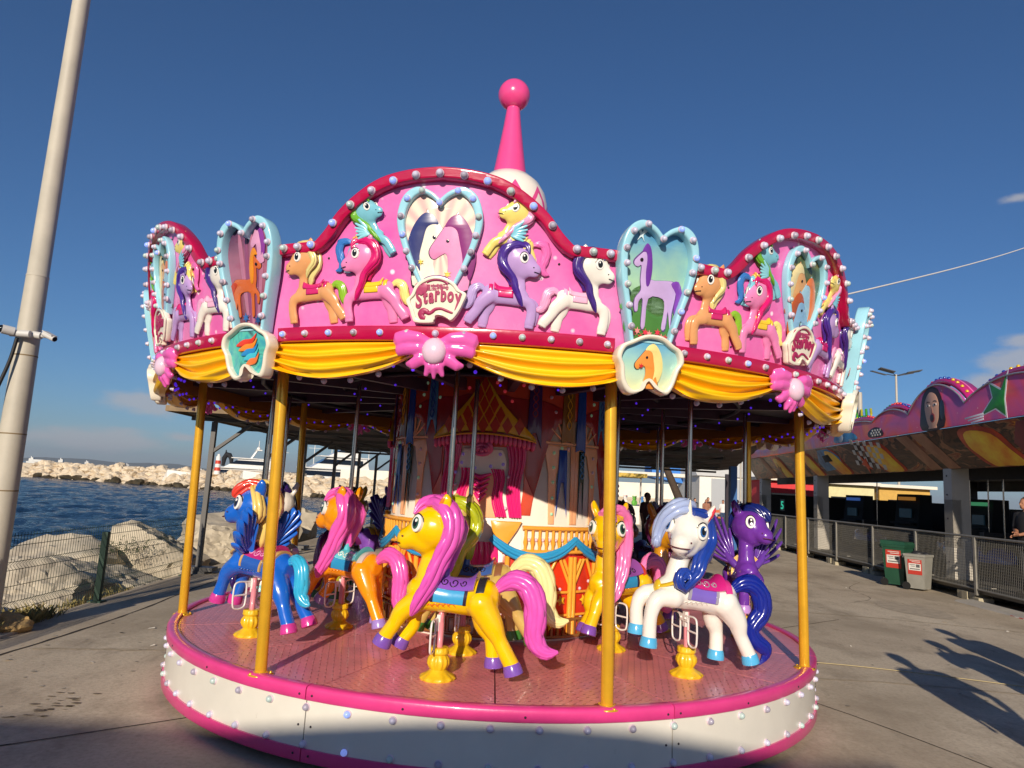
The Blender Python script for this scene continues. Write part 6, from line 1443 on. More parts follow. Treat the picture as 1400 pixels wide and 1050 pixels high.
for i, (a, b_, pk) in enumerate(humps[:7]):
    mb = MB(); pts_ = [(a + (b_ - a) * t / 14, 3.80 + (pk - 3.80) * (sin(pi * t / 14) ** .75)) for t in range(15)]; rows = []
    for x, z in pts_: rows.append([Fb(x, z - .10, -.03), Fb(x, z, -.03), Fb(x, z, -.36), Fb(x, z - .10, -.36)])
    mb.grid(rows, True); obj('arched_rim', mb, gloss('rim_magenta_paint', '#c02878'), bd)
    mb = MB(); mb.tube([Fb(x, z + .012, -.2) for x, z in pts_], .018, 6); obj('neon_tube', mb, gloss('neon_pink', '#f06cb0'), bd)
    for j, (x, z) in enumerate(pts_[1:-1]):
        c_ = ['#c8281c', '#1c6a2c', '#d8b01c', '#1c3a9c'][(i + j // 4) % 4]
        mb = MB(); mb.lathe([(.032, 0), (.036, .02), (.022, .045), (.004, .05)], 8, Matrix.Translation(Fb(x, z + .002, -.08)) ); obj('cap_lamp', mb, gloss('cap_' + c_[1:], c_), bd)
# lower board slopes back under the upper one
def Fd(s, z, w): t = (3.33 - z) / .78; return F(s, .04 - .5 * t + w * .84, z - w * .54) - RO
def dplate(loop, w, name, m, par, dep=.004):
    me = plate([loop], dep, .001); b = bmesh.new(); b.from_mesh(me)
    for v in b.verts: v.co = Fd(v.co.x, v.co.z, -v.co.y + w)
    bmesh.ops.recalc_face_normals(b, faces=b.faces); b.to_mesh(me); b.free(); return obj(name, me, m, par)
db_ = dplate([(-5, 2.55), (17.2, 2.55), (17.2, 3.33), (-5, 3.33)], 0, 'sloping_board', DARKB, RD, .03)
FLM = mat('flame_yellow_print', '#ffd83c', .4, col2='#f08a2c', c2scale=2); FLR2 = mat('flame_red_print', '#d84a20', .4, col2='#8a2c20', c2scale=2); SKB = mat('brown_print', '#c08a64', .5, col2='#8a5a40', c2scale=1.5); BLU = mat('blue_car_print', '#4c9ac8', .4, col2='#1c4a70', c2scale=2)
for s, wd, sl in ((.2, .9, -.9), (4.6, .85, -.6), (7.6, .7, -.6), (9.6, .6, -.5), (12.5, .7, -.5)):
    fl = lambda a, b_, t_: smoothloop([(s + a, 2.585), (s + (a + b_) / 2 + .1, 2.575), (s + b_, 2.585), (s + b_ + .28, 2.80), (s + b_ + .42, t_ - .28), (s + b_ + .36, t_ - .06), (s + (a + b_) / 2 + .5, t_), (s + a + .42, t_ - .10), (s + a + .18, 2.86)], 3)
    dplate(fl(0, wd * 1.3, 3.31), .033, 'flame_print', FLR2, db_); dplate(fl(.15, wd * 1.15, 3.24), .038, 'flame_core', FLM, db_)
for s in (2.4, 3.1, 10.8, 14.2): dplate([(s, 2.57), (s + .45, 2.57), (s + 1.1, 3.31), (s + .55, 3.31)], .034, 'brown_print', SKB, db_)
CHK = [(x, z) for x in range(9) for z in range(5)]
for (x, z) in CHK:
    if (x + z) % 2 == 0: s0, z0 = 5.55 + .17 * x - .10 * z, 2.62 + .13 * z + .02 * x; dplate([(s0, z0), (s0 + .15, z0 + .015), (s0 + .09, z0 + .135), (s0 - .07, z0 + .12)], .042, 'chequer_square', mat('chequer_white', '#c8c4bc', .5), db_)
def star(cx_, cz, r, k=.42, rot=0, sx=1): return [(cx_ + sx * (r if i % 2 == 0 else r * k) * sin(2 * pi * i / 10 + rot), cz + (r if i % 2 == 0 else r * k) * cos(2 * pi * i / 10 + rot)) for i in range(10)]
dplate(star(6.5, 2.80, .26, rot=.3), .046, 'orange_star', mat('orange_star_print', '#d8481c', .4), db_); dplate(star(13.5, 2.85, .24), .046, 'brown_star', SKB, db_)
for s, c_ in ((8.3, BLU), (-1.0, mat('red_car_print', '#7a1c2c', .4, var=.3))): dplate([(s - .3, 2.75), (s + 1.1, 2.68), (s + 1.3, 2.95), (s + .9, 3.28), (s + .1, 3.29), (s - .4, 3.05)], .036, 'painted_car', c_, db_); dplate([(s + .2, 2.95), (s + .8, 2.93), (s + .75, 3.12), (s + .25, 3.14)], .044, 'painted_grille', DKI, db_)
# upper prints: singer with headphones, star, car, chequered cap
SKIN = mat('skin_print', '#d8a68c', .5, var=.06, vscale=3); HAIR = mat('dark_hair_print', '#2a1c20', .5); LIP = mat('lip_print', '#8c2c34', .5)
def oval(cx_, cz, a, b_, n_=18, e=1.0): return [(cx_ + a * cos(2 * pi * i / n_), cz + b_ * sin(2 * pi * i / n_) * (e if sin(2 * pi * i / n_) < 0 else 1)) for i in range(n_)]
sc_ = 2.50
def up(loop, w, name, m, dep=.004): return fplate(loop, dep, .06 + w, name, m, bd, .001)
up0 = up
def up(loop, w, name, m): return up0([(sc_ + (x - sc_) * 1.25, 3.36 + (z - 3.36) * 1.17) for x, z in loop], w, name, m)
up(smoothloop([(sc_ + .34, 3.36), (sc_ + .36, 3.7), (sc_ + .28, 3.98), (sc_ + .05, 4.12), (sc_ - .2, 4.04), (sc_ - .33, 3.8), (sc_ - .36, 3.36)], 3), .004, 'painted_hair', HAIR)
up(smoothloop([(sc_ + .22, 3.72), (sc_ + .19, 3.90), (sc_ + .05, 4.02), (sc_ - .13, 3.96), (sc_ - .22, 3.78), (sc_ - .21, 3.56), (sc_ - .12, 3.40), (sc_ + .02, 3.36), (sc_ + .14, 3.46)], 3), .009, 'painted_face', SKIN)
up([(sc_ + .12, 3.36), (sc_ - .14, 3.36), (sc_ - .12, 3.46), (sc_ + .08, 3.46)][::-1], .007, 'painted_neck', SKIN)
up(oval(sc_ - .02, 3.55, .075, .085), .014, 'painted_lips', LIP); up(oval(sc_ - .02, 3.548, .052, .060), .018, 'painted_mouth', HAIR)
for e_ in (.10, -.11):
    up(oval(sc_ + e_, 3.78, .055, .022), .014, 'painted_eye', mat('eye_print', '#f0e8e0', .5)); up(oval(sc_ + e_, 3.78, .022, .02), .018, 'painted_iris', HAIR); up(smoothloop([(sc_ + e_ - .07, 3.83), (sc_ + e_, 3.86), (sc_ + e_ + .07, 3.835), (sc_ + e_, 3.845)], 3), .014, 'painted_brow', HAIR)
up(smoothloop([(sc_ - .0, 3.76), (sc_ - .045, 3.65), (sc_ - .02, 3.635), (sc_ + .02, 3.645)], 3), .013, 'painted_nose', mat('nose_print', '#b87a64', .5))
up(oval(sc_ - .33, 3.66, .07, .18), .014, 'painted_headphone', mat('headphone_print', '#1c2030', .4))
up = up0
st = [(.55 * x + .15, 3.72 + .42 * z) for x, z in [(-.28, .95), (.05, .30), (.62, .68), (.48, .05), (1.1, -.62), (.35, -.42), (-.15, -.80), (-.10, -.10)]]
st2 = [(.15 + (x - .15) * 1.22 - .02, 3.68 + (z - 3.68) * 1.20) for x, z in st]
up(st2, .004, 'star_border', mat('star_border_print', '#e8e4ec', .4)); up(st, .010, 'green_star', mat('green_star_print', '#2ca02c', .4, col2='#1a6a2c', c2scale=3))
for i in range(3): up([(.72, 3.50 - .05 * i), (1.32 - .1 * i, 3.46 - .05 * i), (1.30 - .1 * i, 3.43 - .05 * i), (.70, 3.465 - .05 * i)], .012, 'star_streak', mat('star_border_print', '#e8e4ec', .4))
up(smoothloop([(-.75, 3.42), (-1.9, 3.42), (-2.0, 3.75), (-1.6, 3.98), (-1.0, 3.95), (-.72, 3.7)], 3), .005, 'painted_car', mat('pink_car_print', '#d04468', .4, var=.15)); up(smoothloop([(-.9, 3.68), (-1.6, 3.68), (-1.5, 3.88), (-1.05, 3.87)], 3), .010, 'painted_windscreen', BLU)
up(smoothloop([(4.75, 3.38), (5.45, 3.38), (5.55, 3.52), (5.2, 3.62), (4.85, 3.56)], 3), .005, 'chequered_cap', HAIR)
for i in range(12): s0, z0 = 4.85 + .14 * (i % 4) + .07 * ((i // 4) % 2), 3.40 + .06 * (i // 4); up([(s0, z0), (s0 + .07, z0), (s0 + .07, z0 + .045), (s0, z0 + .045)], .010, 'cap_square', mat('chequer_white', '#c8c4bc', .5))
up(smoothloop([(6.3, 3.38), (7.6, 3.38), (7.7, 3.55), (7.2, 3.68), (6.8, 3.66), (6.3, 3.52)], 3), .005, 'painted_car', BLU); up(oval(7.25, 3.50, .14, .12), .010, 'painted_wheel', mat('wheel_print', '#8a98a8', .4))
gb = thing('green_sign_frame', 'bright green and yellow sign frame on the roof of the ride, left of the scallops', 'sign frame', tuple(F(6.6, -.2, 3.9)))
for i in range(6): mb = MB(); a = F(6.0 + .28 * i, -.2, 4.05 - .015 * i) - F(6.6, -.2, 3.9); b_ = F(6.25 + .28 * i, -.3, 4.22 + .02 * i) - F(6.6, -.2, 3.9); mb.tube([a, b_], .035, 5); mb.tube([a, a + Vector((0, 0, -.3))], .02, 5); obj('bar', mb, gloss('lime_paint' if i % 2 else 'yellow_bar_paint', '#4ca81c' if i % 2 else '#b8b01c'), gb)
mb = MB(); mb.lathe([(.06, 0), (.06, .62), (.05, .66)], 10); o = obj('white_vent_pipe', mb, COLP, None, tuple(F(6.9, -.3, 4.1))); tag(o, 'short white pipe standing above the green sign frame', 'pipe')
# inside: number sign, bumper cars, power poles, things beyond
nb = MB(); ns = obj('number_board', nb if False else (lambda: (nb.box((0, 0, 0), (.30, .03, .45)), nb)[1])(), mat('dark_board_paint', '#10201c', .5), None, tuple(F(15.2, -.85, 1.55)), rot=(0, 0, radians(-80))); tag(ns, 'small dark board with a green figure five hanging at the far end of the ride', 'number sign')
me = text('5', .42, .006, .01); o = obj('numeral', me, mat('green_numeral', (.05, .85, .5, 1), .4, emit=.35), ns, (0, -.016, -.15))
def dodgem(s, of, rz, c_, lab):
    p = F(s, of, .26); t = thing('bumper_car', lab, 'bumper car', tuple(p), rz, 'bumper cars under the ride roof')
    mb = MB(); L = [(.85 * cos(a) * (1 if abs(cos(a)) < .8 else 1.05), .52 * sin(a)) for a in [2 * pi * i / 24 for i in range(24)]]
    mb.grid([[(x * k, y * k, z) for x, y in L] for k, z in ((.97, .10), (1.0, .14), (1.0, .26), (.95, .30))], True); mb.add([(x * .95, y * .95, .30) for x, y in L], [tuple(range(24))]); obj('bumper', mb, mat('black_rubber', '#141414', .7), t)
    mb = MB(); mb.grid([[(x * k + dx, y * k, z) for x, y in L] for k, z, dx in ((.90, .28, 0), (.90, .42, 0), (.78, .58, .03), (.62, .64, .06))], True); mb.add([(x * .62 + .06, y * .62, .64) for x, y in L], [tuple(range(24))]); obj('body', mb, gloss('dodgem_' + c_[1:], c_), t)
    mb = MB(); mb.box((-.40, 0, .72), (.14, .72, .5)); obj('seat_back', mb, mat('dark_seat_vinyl', '#1a1a20', .5), t); mb = MB(); mb.tube([(.30, 0, .62), (.12, 0, .85)], .02, 6); mb.tube([(.12 + .02 * cos(a) * 0, .15 * cos(a), .85 + .12 * sin(a)) for a in [2 * pi * i / 14 for i in range(15)]], .015, 6); obj('steering_wheel', mb, DKI, t)
    mb = MB(); mb.tube([(-.62, 0, .5), (-.66, 0, 2.85)], .018, 6); obj('contact_pole', mb, STEEL, t)
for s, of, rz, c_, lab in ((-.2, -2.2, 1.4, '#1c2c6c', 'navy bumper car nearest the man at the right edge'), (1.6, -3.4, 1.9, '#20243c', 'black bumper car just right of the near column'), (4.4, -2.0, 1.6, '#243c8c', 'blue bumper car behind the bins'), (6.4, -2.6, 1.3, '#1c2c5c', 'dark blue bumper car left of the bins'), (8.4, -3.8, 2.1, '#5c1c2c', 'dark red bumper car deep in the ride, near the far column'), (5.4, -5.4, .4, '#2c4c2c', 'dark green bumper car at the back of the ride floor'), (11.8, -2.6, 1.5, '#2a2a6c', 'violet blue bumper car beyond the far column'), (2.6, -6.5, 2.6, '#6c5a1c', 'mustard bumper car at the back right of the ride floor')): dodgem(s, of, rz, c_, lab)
for i, (s, of, w_, h, c_, lab) in enumerate(((12.0, -14, 1.6, 2.2, '#c8303c', 'red kiosk seen through the ride, left of the far column'), (8.6, -13, 2.6, 2.1, '#d8d09c', 'pale yellow kiosk seen through the ride'), (5.6, -15, 1.8, 2.4, '#3c6a9c', 'blue kiosk seen through the ride behind the bins'), (1.6, -14, 2.4, 2.3, '#a8c89c', 'pale green kiosk seen through the ride beside the near column'), (-1.5, -15, 2.2, 2.2, '#b8b0a0', 'beige kiosk seen through the ride at the right edge'))):
    t = thing('kiosk', lab, 'kiosk', tuple(F(s, of)), radians(-86)); mb = MB(); mb.box((0, 0, h / 2), (w_, 1.6, h)); obj('wall', mb, mat('kiosk_' + c_[1:], c_, .6, var=.1), t); mb = MB(); mb.hexa([(-w_ / 2 - .2, -1.3, h - .05), (w_ / 2 + .2, -1.3, h - .05), (w_ / 2 + .2, .9, h + .02), (-w_ / 2 - .2, .9, h + .02)], [(-w_ / 2 - .2, -1.3, h + .05), (w_ / 2 + .2, -1.3, h + .05), (w_ / 2 + .2, .9, h + .2), (-w_ / 2 - .2, .9, h + .2)]); obj('roof', mb, WALLC, t); mb = MB(); mb.box((0, -.81, h * .6), (w_ * .7, .03, h * .35)); obj('hatch', mb, GLS, t)
# machines standing in the shade of the ride hall
for i, (s, of, w_, h, c_, lab) in enumerate(((1.0, -5.6, .8, 1.9, '#e04030', 'dark arcade cabinet with a red lit header behind the near column'), (3.6, -6.8, .9, 1.8, '#e8c040', 'dark arcade cabinet with a yellow lit header behind the bins'), (5.0, -7.6, 1.0, 1.7, '#40b0d8', 'dark arcade cabinet with a blue lit screen behind the bins'), (7.2, -6.2, .8, 1.9, '#e86090', 'dark arcade cabinet with a pink lit header in the middle of the hall'), (9.4, -5.0, .9, 1.8, '#60d090', 'dark arcade cabinet with a green lit screen near the far column'), (12.6, -4.4, 1.0, 1.9, '#f0a040', 'dark arcade cabinet with an orange lit header beyond the far column'), (14.6, -3.4, .8, 1.8, '#5080e0', 'dark arcade cabinet with a violet blue screen at the far end of the hall'), (-.9, -5.2, .9, 1.9, '#d8e0a0', 'dark arcade cabinet with a pale lit header behind the man at the railing'))):
    t = thing('arcade_cabinet', lab, 'arcade cabinet', tuple(F(s, of, .26)), radians(-120 + 9 * i), 'arcade cabinets in the ride hall')
    mb = MB(); mb.hexa([(-w_ / 2, -.4, 0), (w_ / 2, -.4, 0), (w_ / 2, .35, 0), (-w_ / 2, .35, 0)], [(-w_ / 2, -.12, h), (w_ / 2, -.12, h), (w_ / 2, .35, h), (-w_ / 2, .35, h)]); obj('body', mb, mat('cabinet_black', '#0c0b0e', .6), t)
    L_ = mat('lit_' + c_[1:], c_, .4, emit=.22); mb = MB(); mb.box((0, -.21, h * .92), (w_ * .7, .06, h * .06)); obj('header', mb, L_, t); mb = MB(); mb.box((0, -.275, h * .66), (w_ * .5, .05, h * .16)); obj('screen', mb, mat('dim_screen', '#2c4a5c', .2, emit=.08), t); mb = MB(); mb.box((0, -.40, h * .48), (w_ * .86, .22, .06)); obj('shelf', mb, mat('cabinet_black', '#0c0b0e', .6), t)
for i, (s, of, c_, lab) in enumerate(((20.5, -2.5, '#d03a40', 'red stall beyond the far end of the ride'), (21.5, -5.5, '#d8d0a0', 'cream stall beyond the far end of the ride'), (22.5, -8.5, '#c8a050', 'ochre stall beyond the far end of the ride'))):
    t = thing('end_stall', lab, 'stall', tuple(F(s, of)), 0); mb = MB(); mb.box((0, 0, 1.3), (2.4, 1.6, 2.6)); obj('wall', mb, mat('stall_wall_' + c_[1:], c_, .7, var=.1), t); mb = MB(); mb.box((0, -.1, 2.68), (2.7, 2.1, .14)); obj('roof', mb, WALLC, t); mb = MB(); mb.box((0, -.81, 1.6), (1.6, .04, .9)); obj('hatch', mb, GLS, t)
# bins
def bin_(label, loc, rz, c_, w_, h, lid, name='wheelie_bin'):
    t = thing(name, label, 'bin', loc, rz); m = mat('bin_' + c_[1:], c_, .45, var=.12, vscale=5); mb = MB(); a, b_ = w_ * .40, w_ * .5
    mb.hexa([(-a, -a, .04), (a, -a, .04), (a, a, .04), (-a, a, .04)], [(-b_, -b_, h), (b_, -b_, h), (b_, b_, h), (-b_, b_, h)]); obj('body', mb, m, t)
    mb = MB(); mb.box((0, 0, h + .01), (w_ * 1.08, w_ * 1.08, .05)); obj('rim', mb, m, t)
    if lid: mb = MB(); mb.hexa([(-w_ * .56, -w_ * .58, h + .036), (w_ * .56, -w_ * .58, h + .036), (w_ * .56, w_ * .56, h + .036), (-w_ * .56, w_ * .56, h + .036)], [(-w_ * .48, -w_ * .5, h + .10), (w_ * .48, -w_ * .5, h + .10), (w_ * .5, w_ * .56, h + .12), (-w_ * .5, w_ * .56, h + .12)]); obj('lid', mb, m, t)
    else: mb = MB(); mb.ell((w_ * .2, .05, h + .03), (.1, .12, .07)); mb.ell((w_ * .32, -.1, h + .02), (.06, .08, .06)); obj('rubbish', mb, mat('dark_rubbish_bag', '#2a2a2c', .5), t)
    for s in (-1, 1): mb = MB(); mb.tube([(s * a - .025, a + .02, .08), (s * a + .025, a + .02, .08)], .08, 14); obj('wheel', mb, mat('black_rubber', '#141414', .7), t)
    mb = MB(); mb.tube([(-a, b_ + .03, h - .05), (-a, b_ + .07, h), (a, b_ + .07, h), (a, b_ + .03, h - .05)], .015, 6); obj('handle', mb, m, t)
    x0 = -w_ * .49; n_ = MB(); sl = Vector((-(b_ - a) / (h - .04), 0, 1)); pc = lambda y, z: Vector((-(a + (b_ - a) * (z - .04) / (h - .04)) - .004, y, z))
    def st_(name, y0, y1, z0, z1, m_, k=0): mb = MB(); mb.smooth = False; e = Vector((-.003 - .003 * k, 0, 0)); mb.hexa([pc(y0, z0) + e, pc(y0, z0), pc(y1, z0), pc(y1, z0) + e], [pc(y0, z1) + e, pc(y0, z1), pc(y1, z1), pc(y1, z1) + e]); return obj(name, mb, m_, t)
    q = w_ * .34; RDN, WHN = mat('notice_red', '#b8382c', .5), mat('notice_white', '#d8d4cc', .5)
    st_('notice', -q, q, h * .46, h * .98 - .06, RDN); st_('notice_field', -q * .86, q * .86, h * .58, h * .78, WHN, 1)
    for k, (y0, y1, z0, z1) in enumerate(((-.72, -.20, .67, .76), (-.05, .70, .735, .75), (-.05, .55, .69, .705), (-.72, .70, .61, .635))): st_('notice_mark', q * y0, q * y1, h * z0, h * z1, mat('notice_grey', '#5c5a5a', .6), 2)
    st_('notice_line', -q * .8, q * .7, h * .86, h * .875, WHN, 1); st_('notice_line', -q * .8, q * .4, h * .82, h * .835, WHN, 1)
    return t
bin_('green wheeled rubbish bin with closed lid and a red notice, against the railing', (8.62, 8.75, 0), radians(38), '#1f4a36', .46, .84, True)
bin_('open grey rubbish bin with a red notice in front of the green one', (8.72, 8.15, 0), radians(38), '#8f8d84', .40, .70, False, 'rubbish_bin')
rp = thing('ramp_plate', 'white metal ramp plate with red and white tape on the ground at the right edge', 'ramp', (8.62, 5.7, 0)); mb = MB(); mb.hexa([(-.18, -1.2, .0), (.14, -1.2, .0), (.24, 1.0, .0), (-.10, 1.0, .0)], [(-.16, -1.18, .03), (.14, -1.2, .05), (.24, 1.0, .05), (-.08, .98, .03)]); obj('plate', mb, COLP, rp)
for i in range(8): mb = MB(); mb.box((-.20 + .012 * i, -1.15 + .11 * i, .006), (.03, .09, .012)); obj('tape_stripe', mb, mat('tape_red', '#c83a34', .5) if i % 2 else WHT, rp)
mb = MB(); mb.tube(spl([(2.7, .9, .012), (3.6, .85, .012), (4.6, .55, .012), (5.6, .1, .012), (7.0, -.7, .012)], 10), .0045, 6); o = obj('yellow_cord', mb, mat('yellow_cord', '#b0a078', .8)); tag(o, 'thin yellow cord lying across the concrete right of the carousel', 'cord')
mb = MB(); a = Vector(cyl(51, 3.05, 2.67 + DZ)) + Vector((CX, 0, 0)); b_ = Vector((10.56, 5.5, 7.1)); mb.tube([a.lerp(b_, i / 20) - Vector((0, 0, .10 * sin(pi * i / 20))) for i in range(21)], .006, 6); o = obj('white_cable', mb, mat('white_cable_sheath', '#d8d4d0', .5)); tag(o, 'white cable running from the carousel canopy up to the right', 'cable')
mb = MB(); mb.lathe([(.06, 0), (.05, 7.2)], 10); o = obj('cable_mast', mb, COLP, None, (10.56, 5.5, 0)); tag(o, 'grey cable mast standing behind the right end of the ride', 'mast')

# ------------------------------------------------------------------ things in the gap behind
TENT = mat('marquee_canvas', '#e2e0d8', .8, var=.06)
t = thing('marquee', 'white marquee tent with a pitched roof behind the waiting people', 'tent', (16.6, 44, 0)); mb = MB(); mb.box((0, 0, 1.6), (7, 6, 3.2)); obj('wall', mb, TENT, t); mb = MB(); mb.hexa([(-3.7, -3.2, 3.15), (3.7, -3.2, 3.15), (3.7, 3.2, 3.15), (-3.7, 3.2, 3.15)], [(-3.6, -.1, 4.6), (3.6, -.1, 4.6), (3.6, .1, 4.6), (-3.6, .1, 4.6)]); obj('roof', mb, TENT, t); mb = MB(); mb.box((-1.6, -3.02, 1.5), (2.2, .04, 3.0)); obj('door_flap', mb, mat('grey_canvas', '#a8acb0', .8), t)
t = thing('blue_stall', 'stall with a bright blue tarpaulin roof left of the white marquee', 'stall', (12.4, 47, 0))
for x in (-1.2, 1.2): mb = MB(); mb.tube([(x, -1, 0), (x, -1, 3.2)], .05, 6); obj('post', mb, COLP, t)
mb = MB(); mb.hexa([(-1.6, -1.4, 3.0), (1.6, -1.4, 2.5), (1.6, 1.4, 2.5), (-1.6, 1.4, 3.0)], [(-1.6, -1.4, 4.1), (1.6, -1.4, 3.6), (1.6, 1.4, 3.6), (-1.6, 1.4, 4.1)]); obj('tarpaulin', mb, mat('blue_tarpaulin', '#2c7ad0', .5, var=.1), t); mb = MB(); mb.box((0, 0, .6), (2.4, 1.6, 1.2)); obj('counter', mb, WALLC, t)
for i, (x, y, w_, h, c_, lab) in enumerate(((8.9, 40, 5.5, 2.9, '#dcd8cc', 'long white canopied stall behind the carousel, right of the tower'), (6.3, 34, 2.6, 2.6, '#c8a84c', 'yellow fronted stall in the gap beside the tower'))):
    t = thing('market_stall', lab, 'stall', (x, y, 0)); m = mat('stall_' + c_[1:], c_, .7, var=.1)
    for sx in (-1, 1): mb = MB(); mb.tube([(sx * w_ / 2, -1, 0), (sx * w_ / 2, -1, h)], .05, 6); obj('post', mb, COLP, t)
    mb = MB(); mb.box((0, 0, h + .1), (w_ + .6, 2.6, .22)); obj('awning', mb, m, t); mb = MB(); mb.box((0, -.6, .5), (w_, .8, 1.0)); obj('counter', mb, WALLC, t)
    for k in range(5): mb = MB(); mb.ell((0, 0, .18), (.17, .15, .18), nu=10, nv=7); mb.ell((0, -.02, .42), (.12, .11, .12), nu=10, nv=7); [mb.ell((s_ * .09, 0, .53), (.04, .03, .05), nu=8, nv=5) for s_ in (-1, 1)]; o = obj('plush_toy', mb, mat('toy_' + 'abcde'[k], ['#d8d04c', '#c84c6c', '#4c8ac8', '#e8e0d8', '#6cb84c'][k], .9), None, (x - w_ / 2 + w_ * (k + .5) / 5, y - .6, 1.0)); tag(o, ['yellow', 'rose', 'blue', 'white', 'green'][k] + ' plush toy sitting on the counter of the ' + ('long white' if i == 0 else 'yellow fronted') + ' stall', 'toy', 'plush toys on the stall counters')
mb = MB(); mb.tube([(0, 0, 0), (-.5, 0, 1.6), (-1.2, .1, 3.2), (-1.6, .1, 5.2)], [.22, .18, .15, .10], 10); tr = thing('palm_tree', 'leaning tree trunk with a ragged crown behind the white horned pony', 'tree', (8.3, 25, 0)); obj('trunk', mb, mat('bark', '#4a3c30', .95, var=.3, vscale=10, bump=.4), tr)
mb = MB(); mb.smooth = False; rnd = random.Random(8)
for i in range(900):
    d = Vector((rnd.gauss(0, 1), rnd.gauss(0, 1), rnd.gauss(0, .6))).normalized() * rnd.uniform(.3, 1.5); q = Vector((-1.7, .1, 5.4)) + d; w_ = Vector((rnd.gauss(0, 1), rnd.gauss(0, 1), rnd.gauss(0, 1))).normalized() * .05; mb.add([q - w_, q + w_, q + d * .18 + Vector((0, 0, -.06))], [(0, 1, 2)])
obj('crown', mb, mat('tree_leaf', '#3a4a24', .9, var=.3), tr)
p = at(1045, 600, 24); t = thing('orange_parasol', 'orange parasol canopy between the carousel and the ride', 'parasol', (p.x, p.y, 0)); mb = MB(); mb.tube([(0, 0, 0), (0, 0, p.z)], .035, 8); obj('pole', mb, COLP, t)
mb = MB(); mb.smooth = False; rim = [(1.7 * cos(a), 1.7 * sin(a), p.z - .75) for a in [2 * pi * i / 8 for i in range(8)]]; mb.add(rim + [(0, 0, p.z)], [(i, (i + 1) % 8, 8) for i in range(8)]); mb.grid([rim, [(x, y, z - .15) for x, y, z in rim]], True); obj('canopy', mb, mat('orange_canvas', '#f0682c', .7, var=.08), t)
for i, (px, py, lab) in enumerate(((1075, 596, 'grey pointed tent roof right of the orange parasol'), (1105, 600, 'second grey pointed tent roof, nearer the ride'))):
    p = at(px, py, 30); t = thing('pointed_tent', lab, 'tent', (p.x, p.y, 0)); mb = MB(); mb.smooth = False; w_ = 1.8; z = p.z; mb.add([(-w_, -w_, z - 1.3), (w_, -w_, z - 1.3), (w_, w_, z - 1.3), (-w_, w_, z - 1.3), (0, 0, z)], [(0, 1, 4), (1, 2, 4), (2, 3, 4), (3, 0, 4)]); obj('roof', mb, mat('grey_tent_canvas', '#74787c', .8), t)
    for sx in (-1, 1):
        for sy in (-1, 1): mb = MB(); mb.tube([(sx * w_, sy * w_, 0), (sx * w_, sy * w_, z - 1.3)], .05, 6); obj('leg', mb, COLP, t)
mb = MB(); mb.box((0, 0, .45), (6, .3, .12)); mb.box((0, 0, .85), (6, .3, .18)); 
for x in (-2.8, -1, 1, 2.8): mb.box((x, 0, .45), (.12, .2, .9))
o = obj('barrier', mb, mat('orange_barrier_paint', '#c8683c', .6, var=.1), None, (15.2, 39.2, 0)); tag(o, 'low orange barrier in front of the white marquee', 'barrier')
p = at(1225, 512, 42); sl = thing('solar_street_lamp', 'tall white street lamp with four flat panels above the ride', 'street lamp', (p.x, p.y, 0)); mb = MB(); mb.tube([(0, 0, 0), (0, 0, p.z)], [.10, .07], 10); obj('mast', mb, COLP, sl)
for i in range(4):
    sx, sy = (1, 1, -1, -1)[i], (1, -1, 1, -1)[i]; mb = MB(); mb.tube([(0, 0, p.z - .1), (sx * .45, sy * .35, p.z + .05)], .03, 6); R_ = Matrix.Rotation(sx * -.22, 3, 'Y') @ Matrix.Rotation(sy * .15, 3, 'X'); mb.box((sx * .95, sy * .55, p.z + .15 + .0), (1.05, .42, .06), R_); obj('panel', mb, mat('lamp_panel', '#4a4c50', .4), sl)

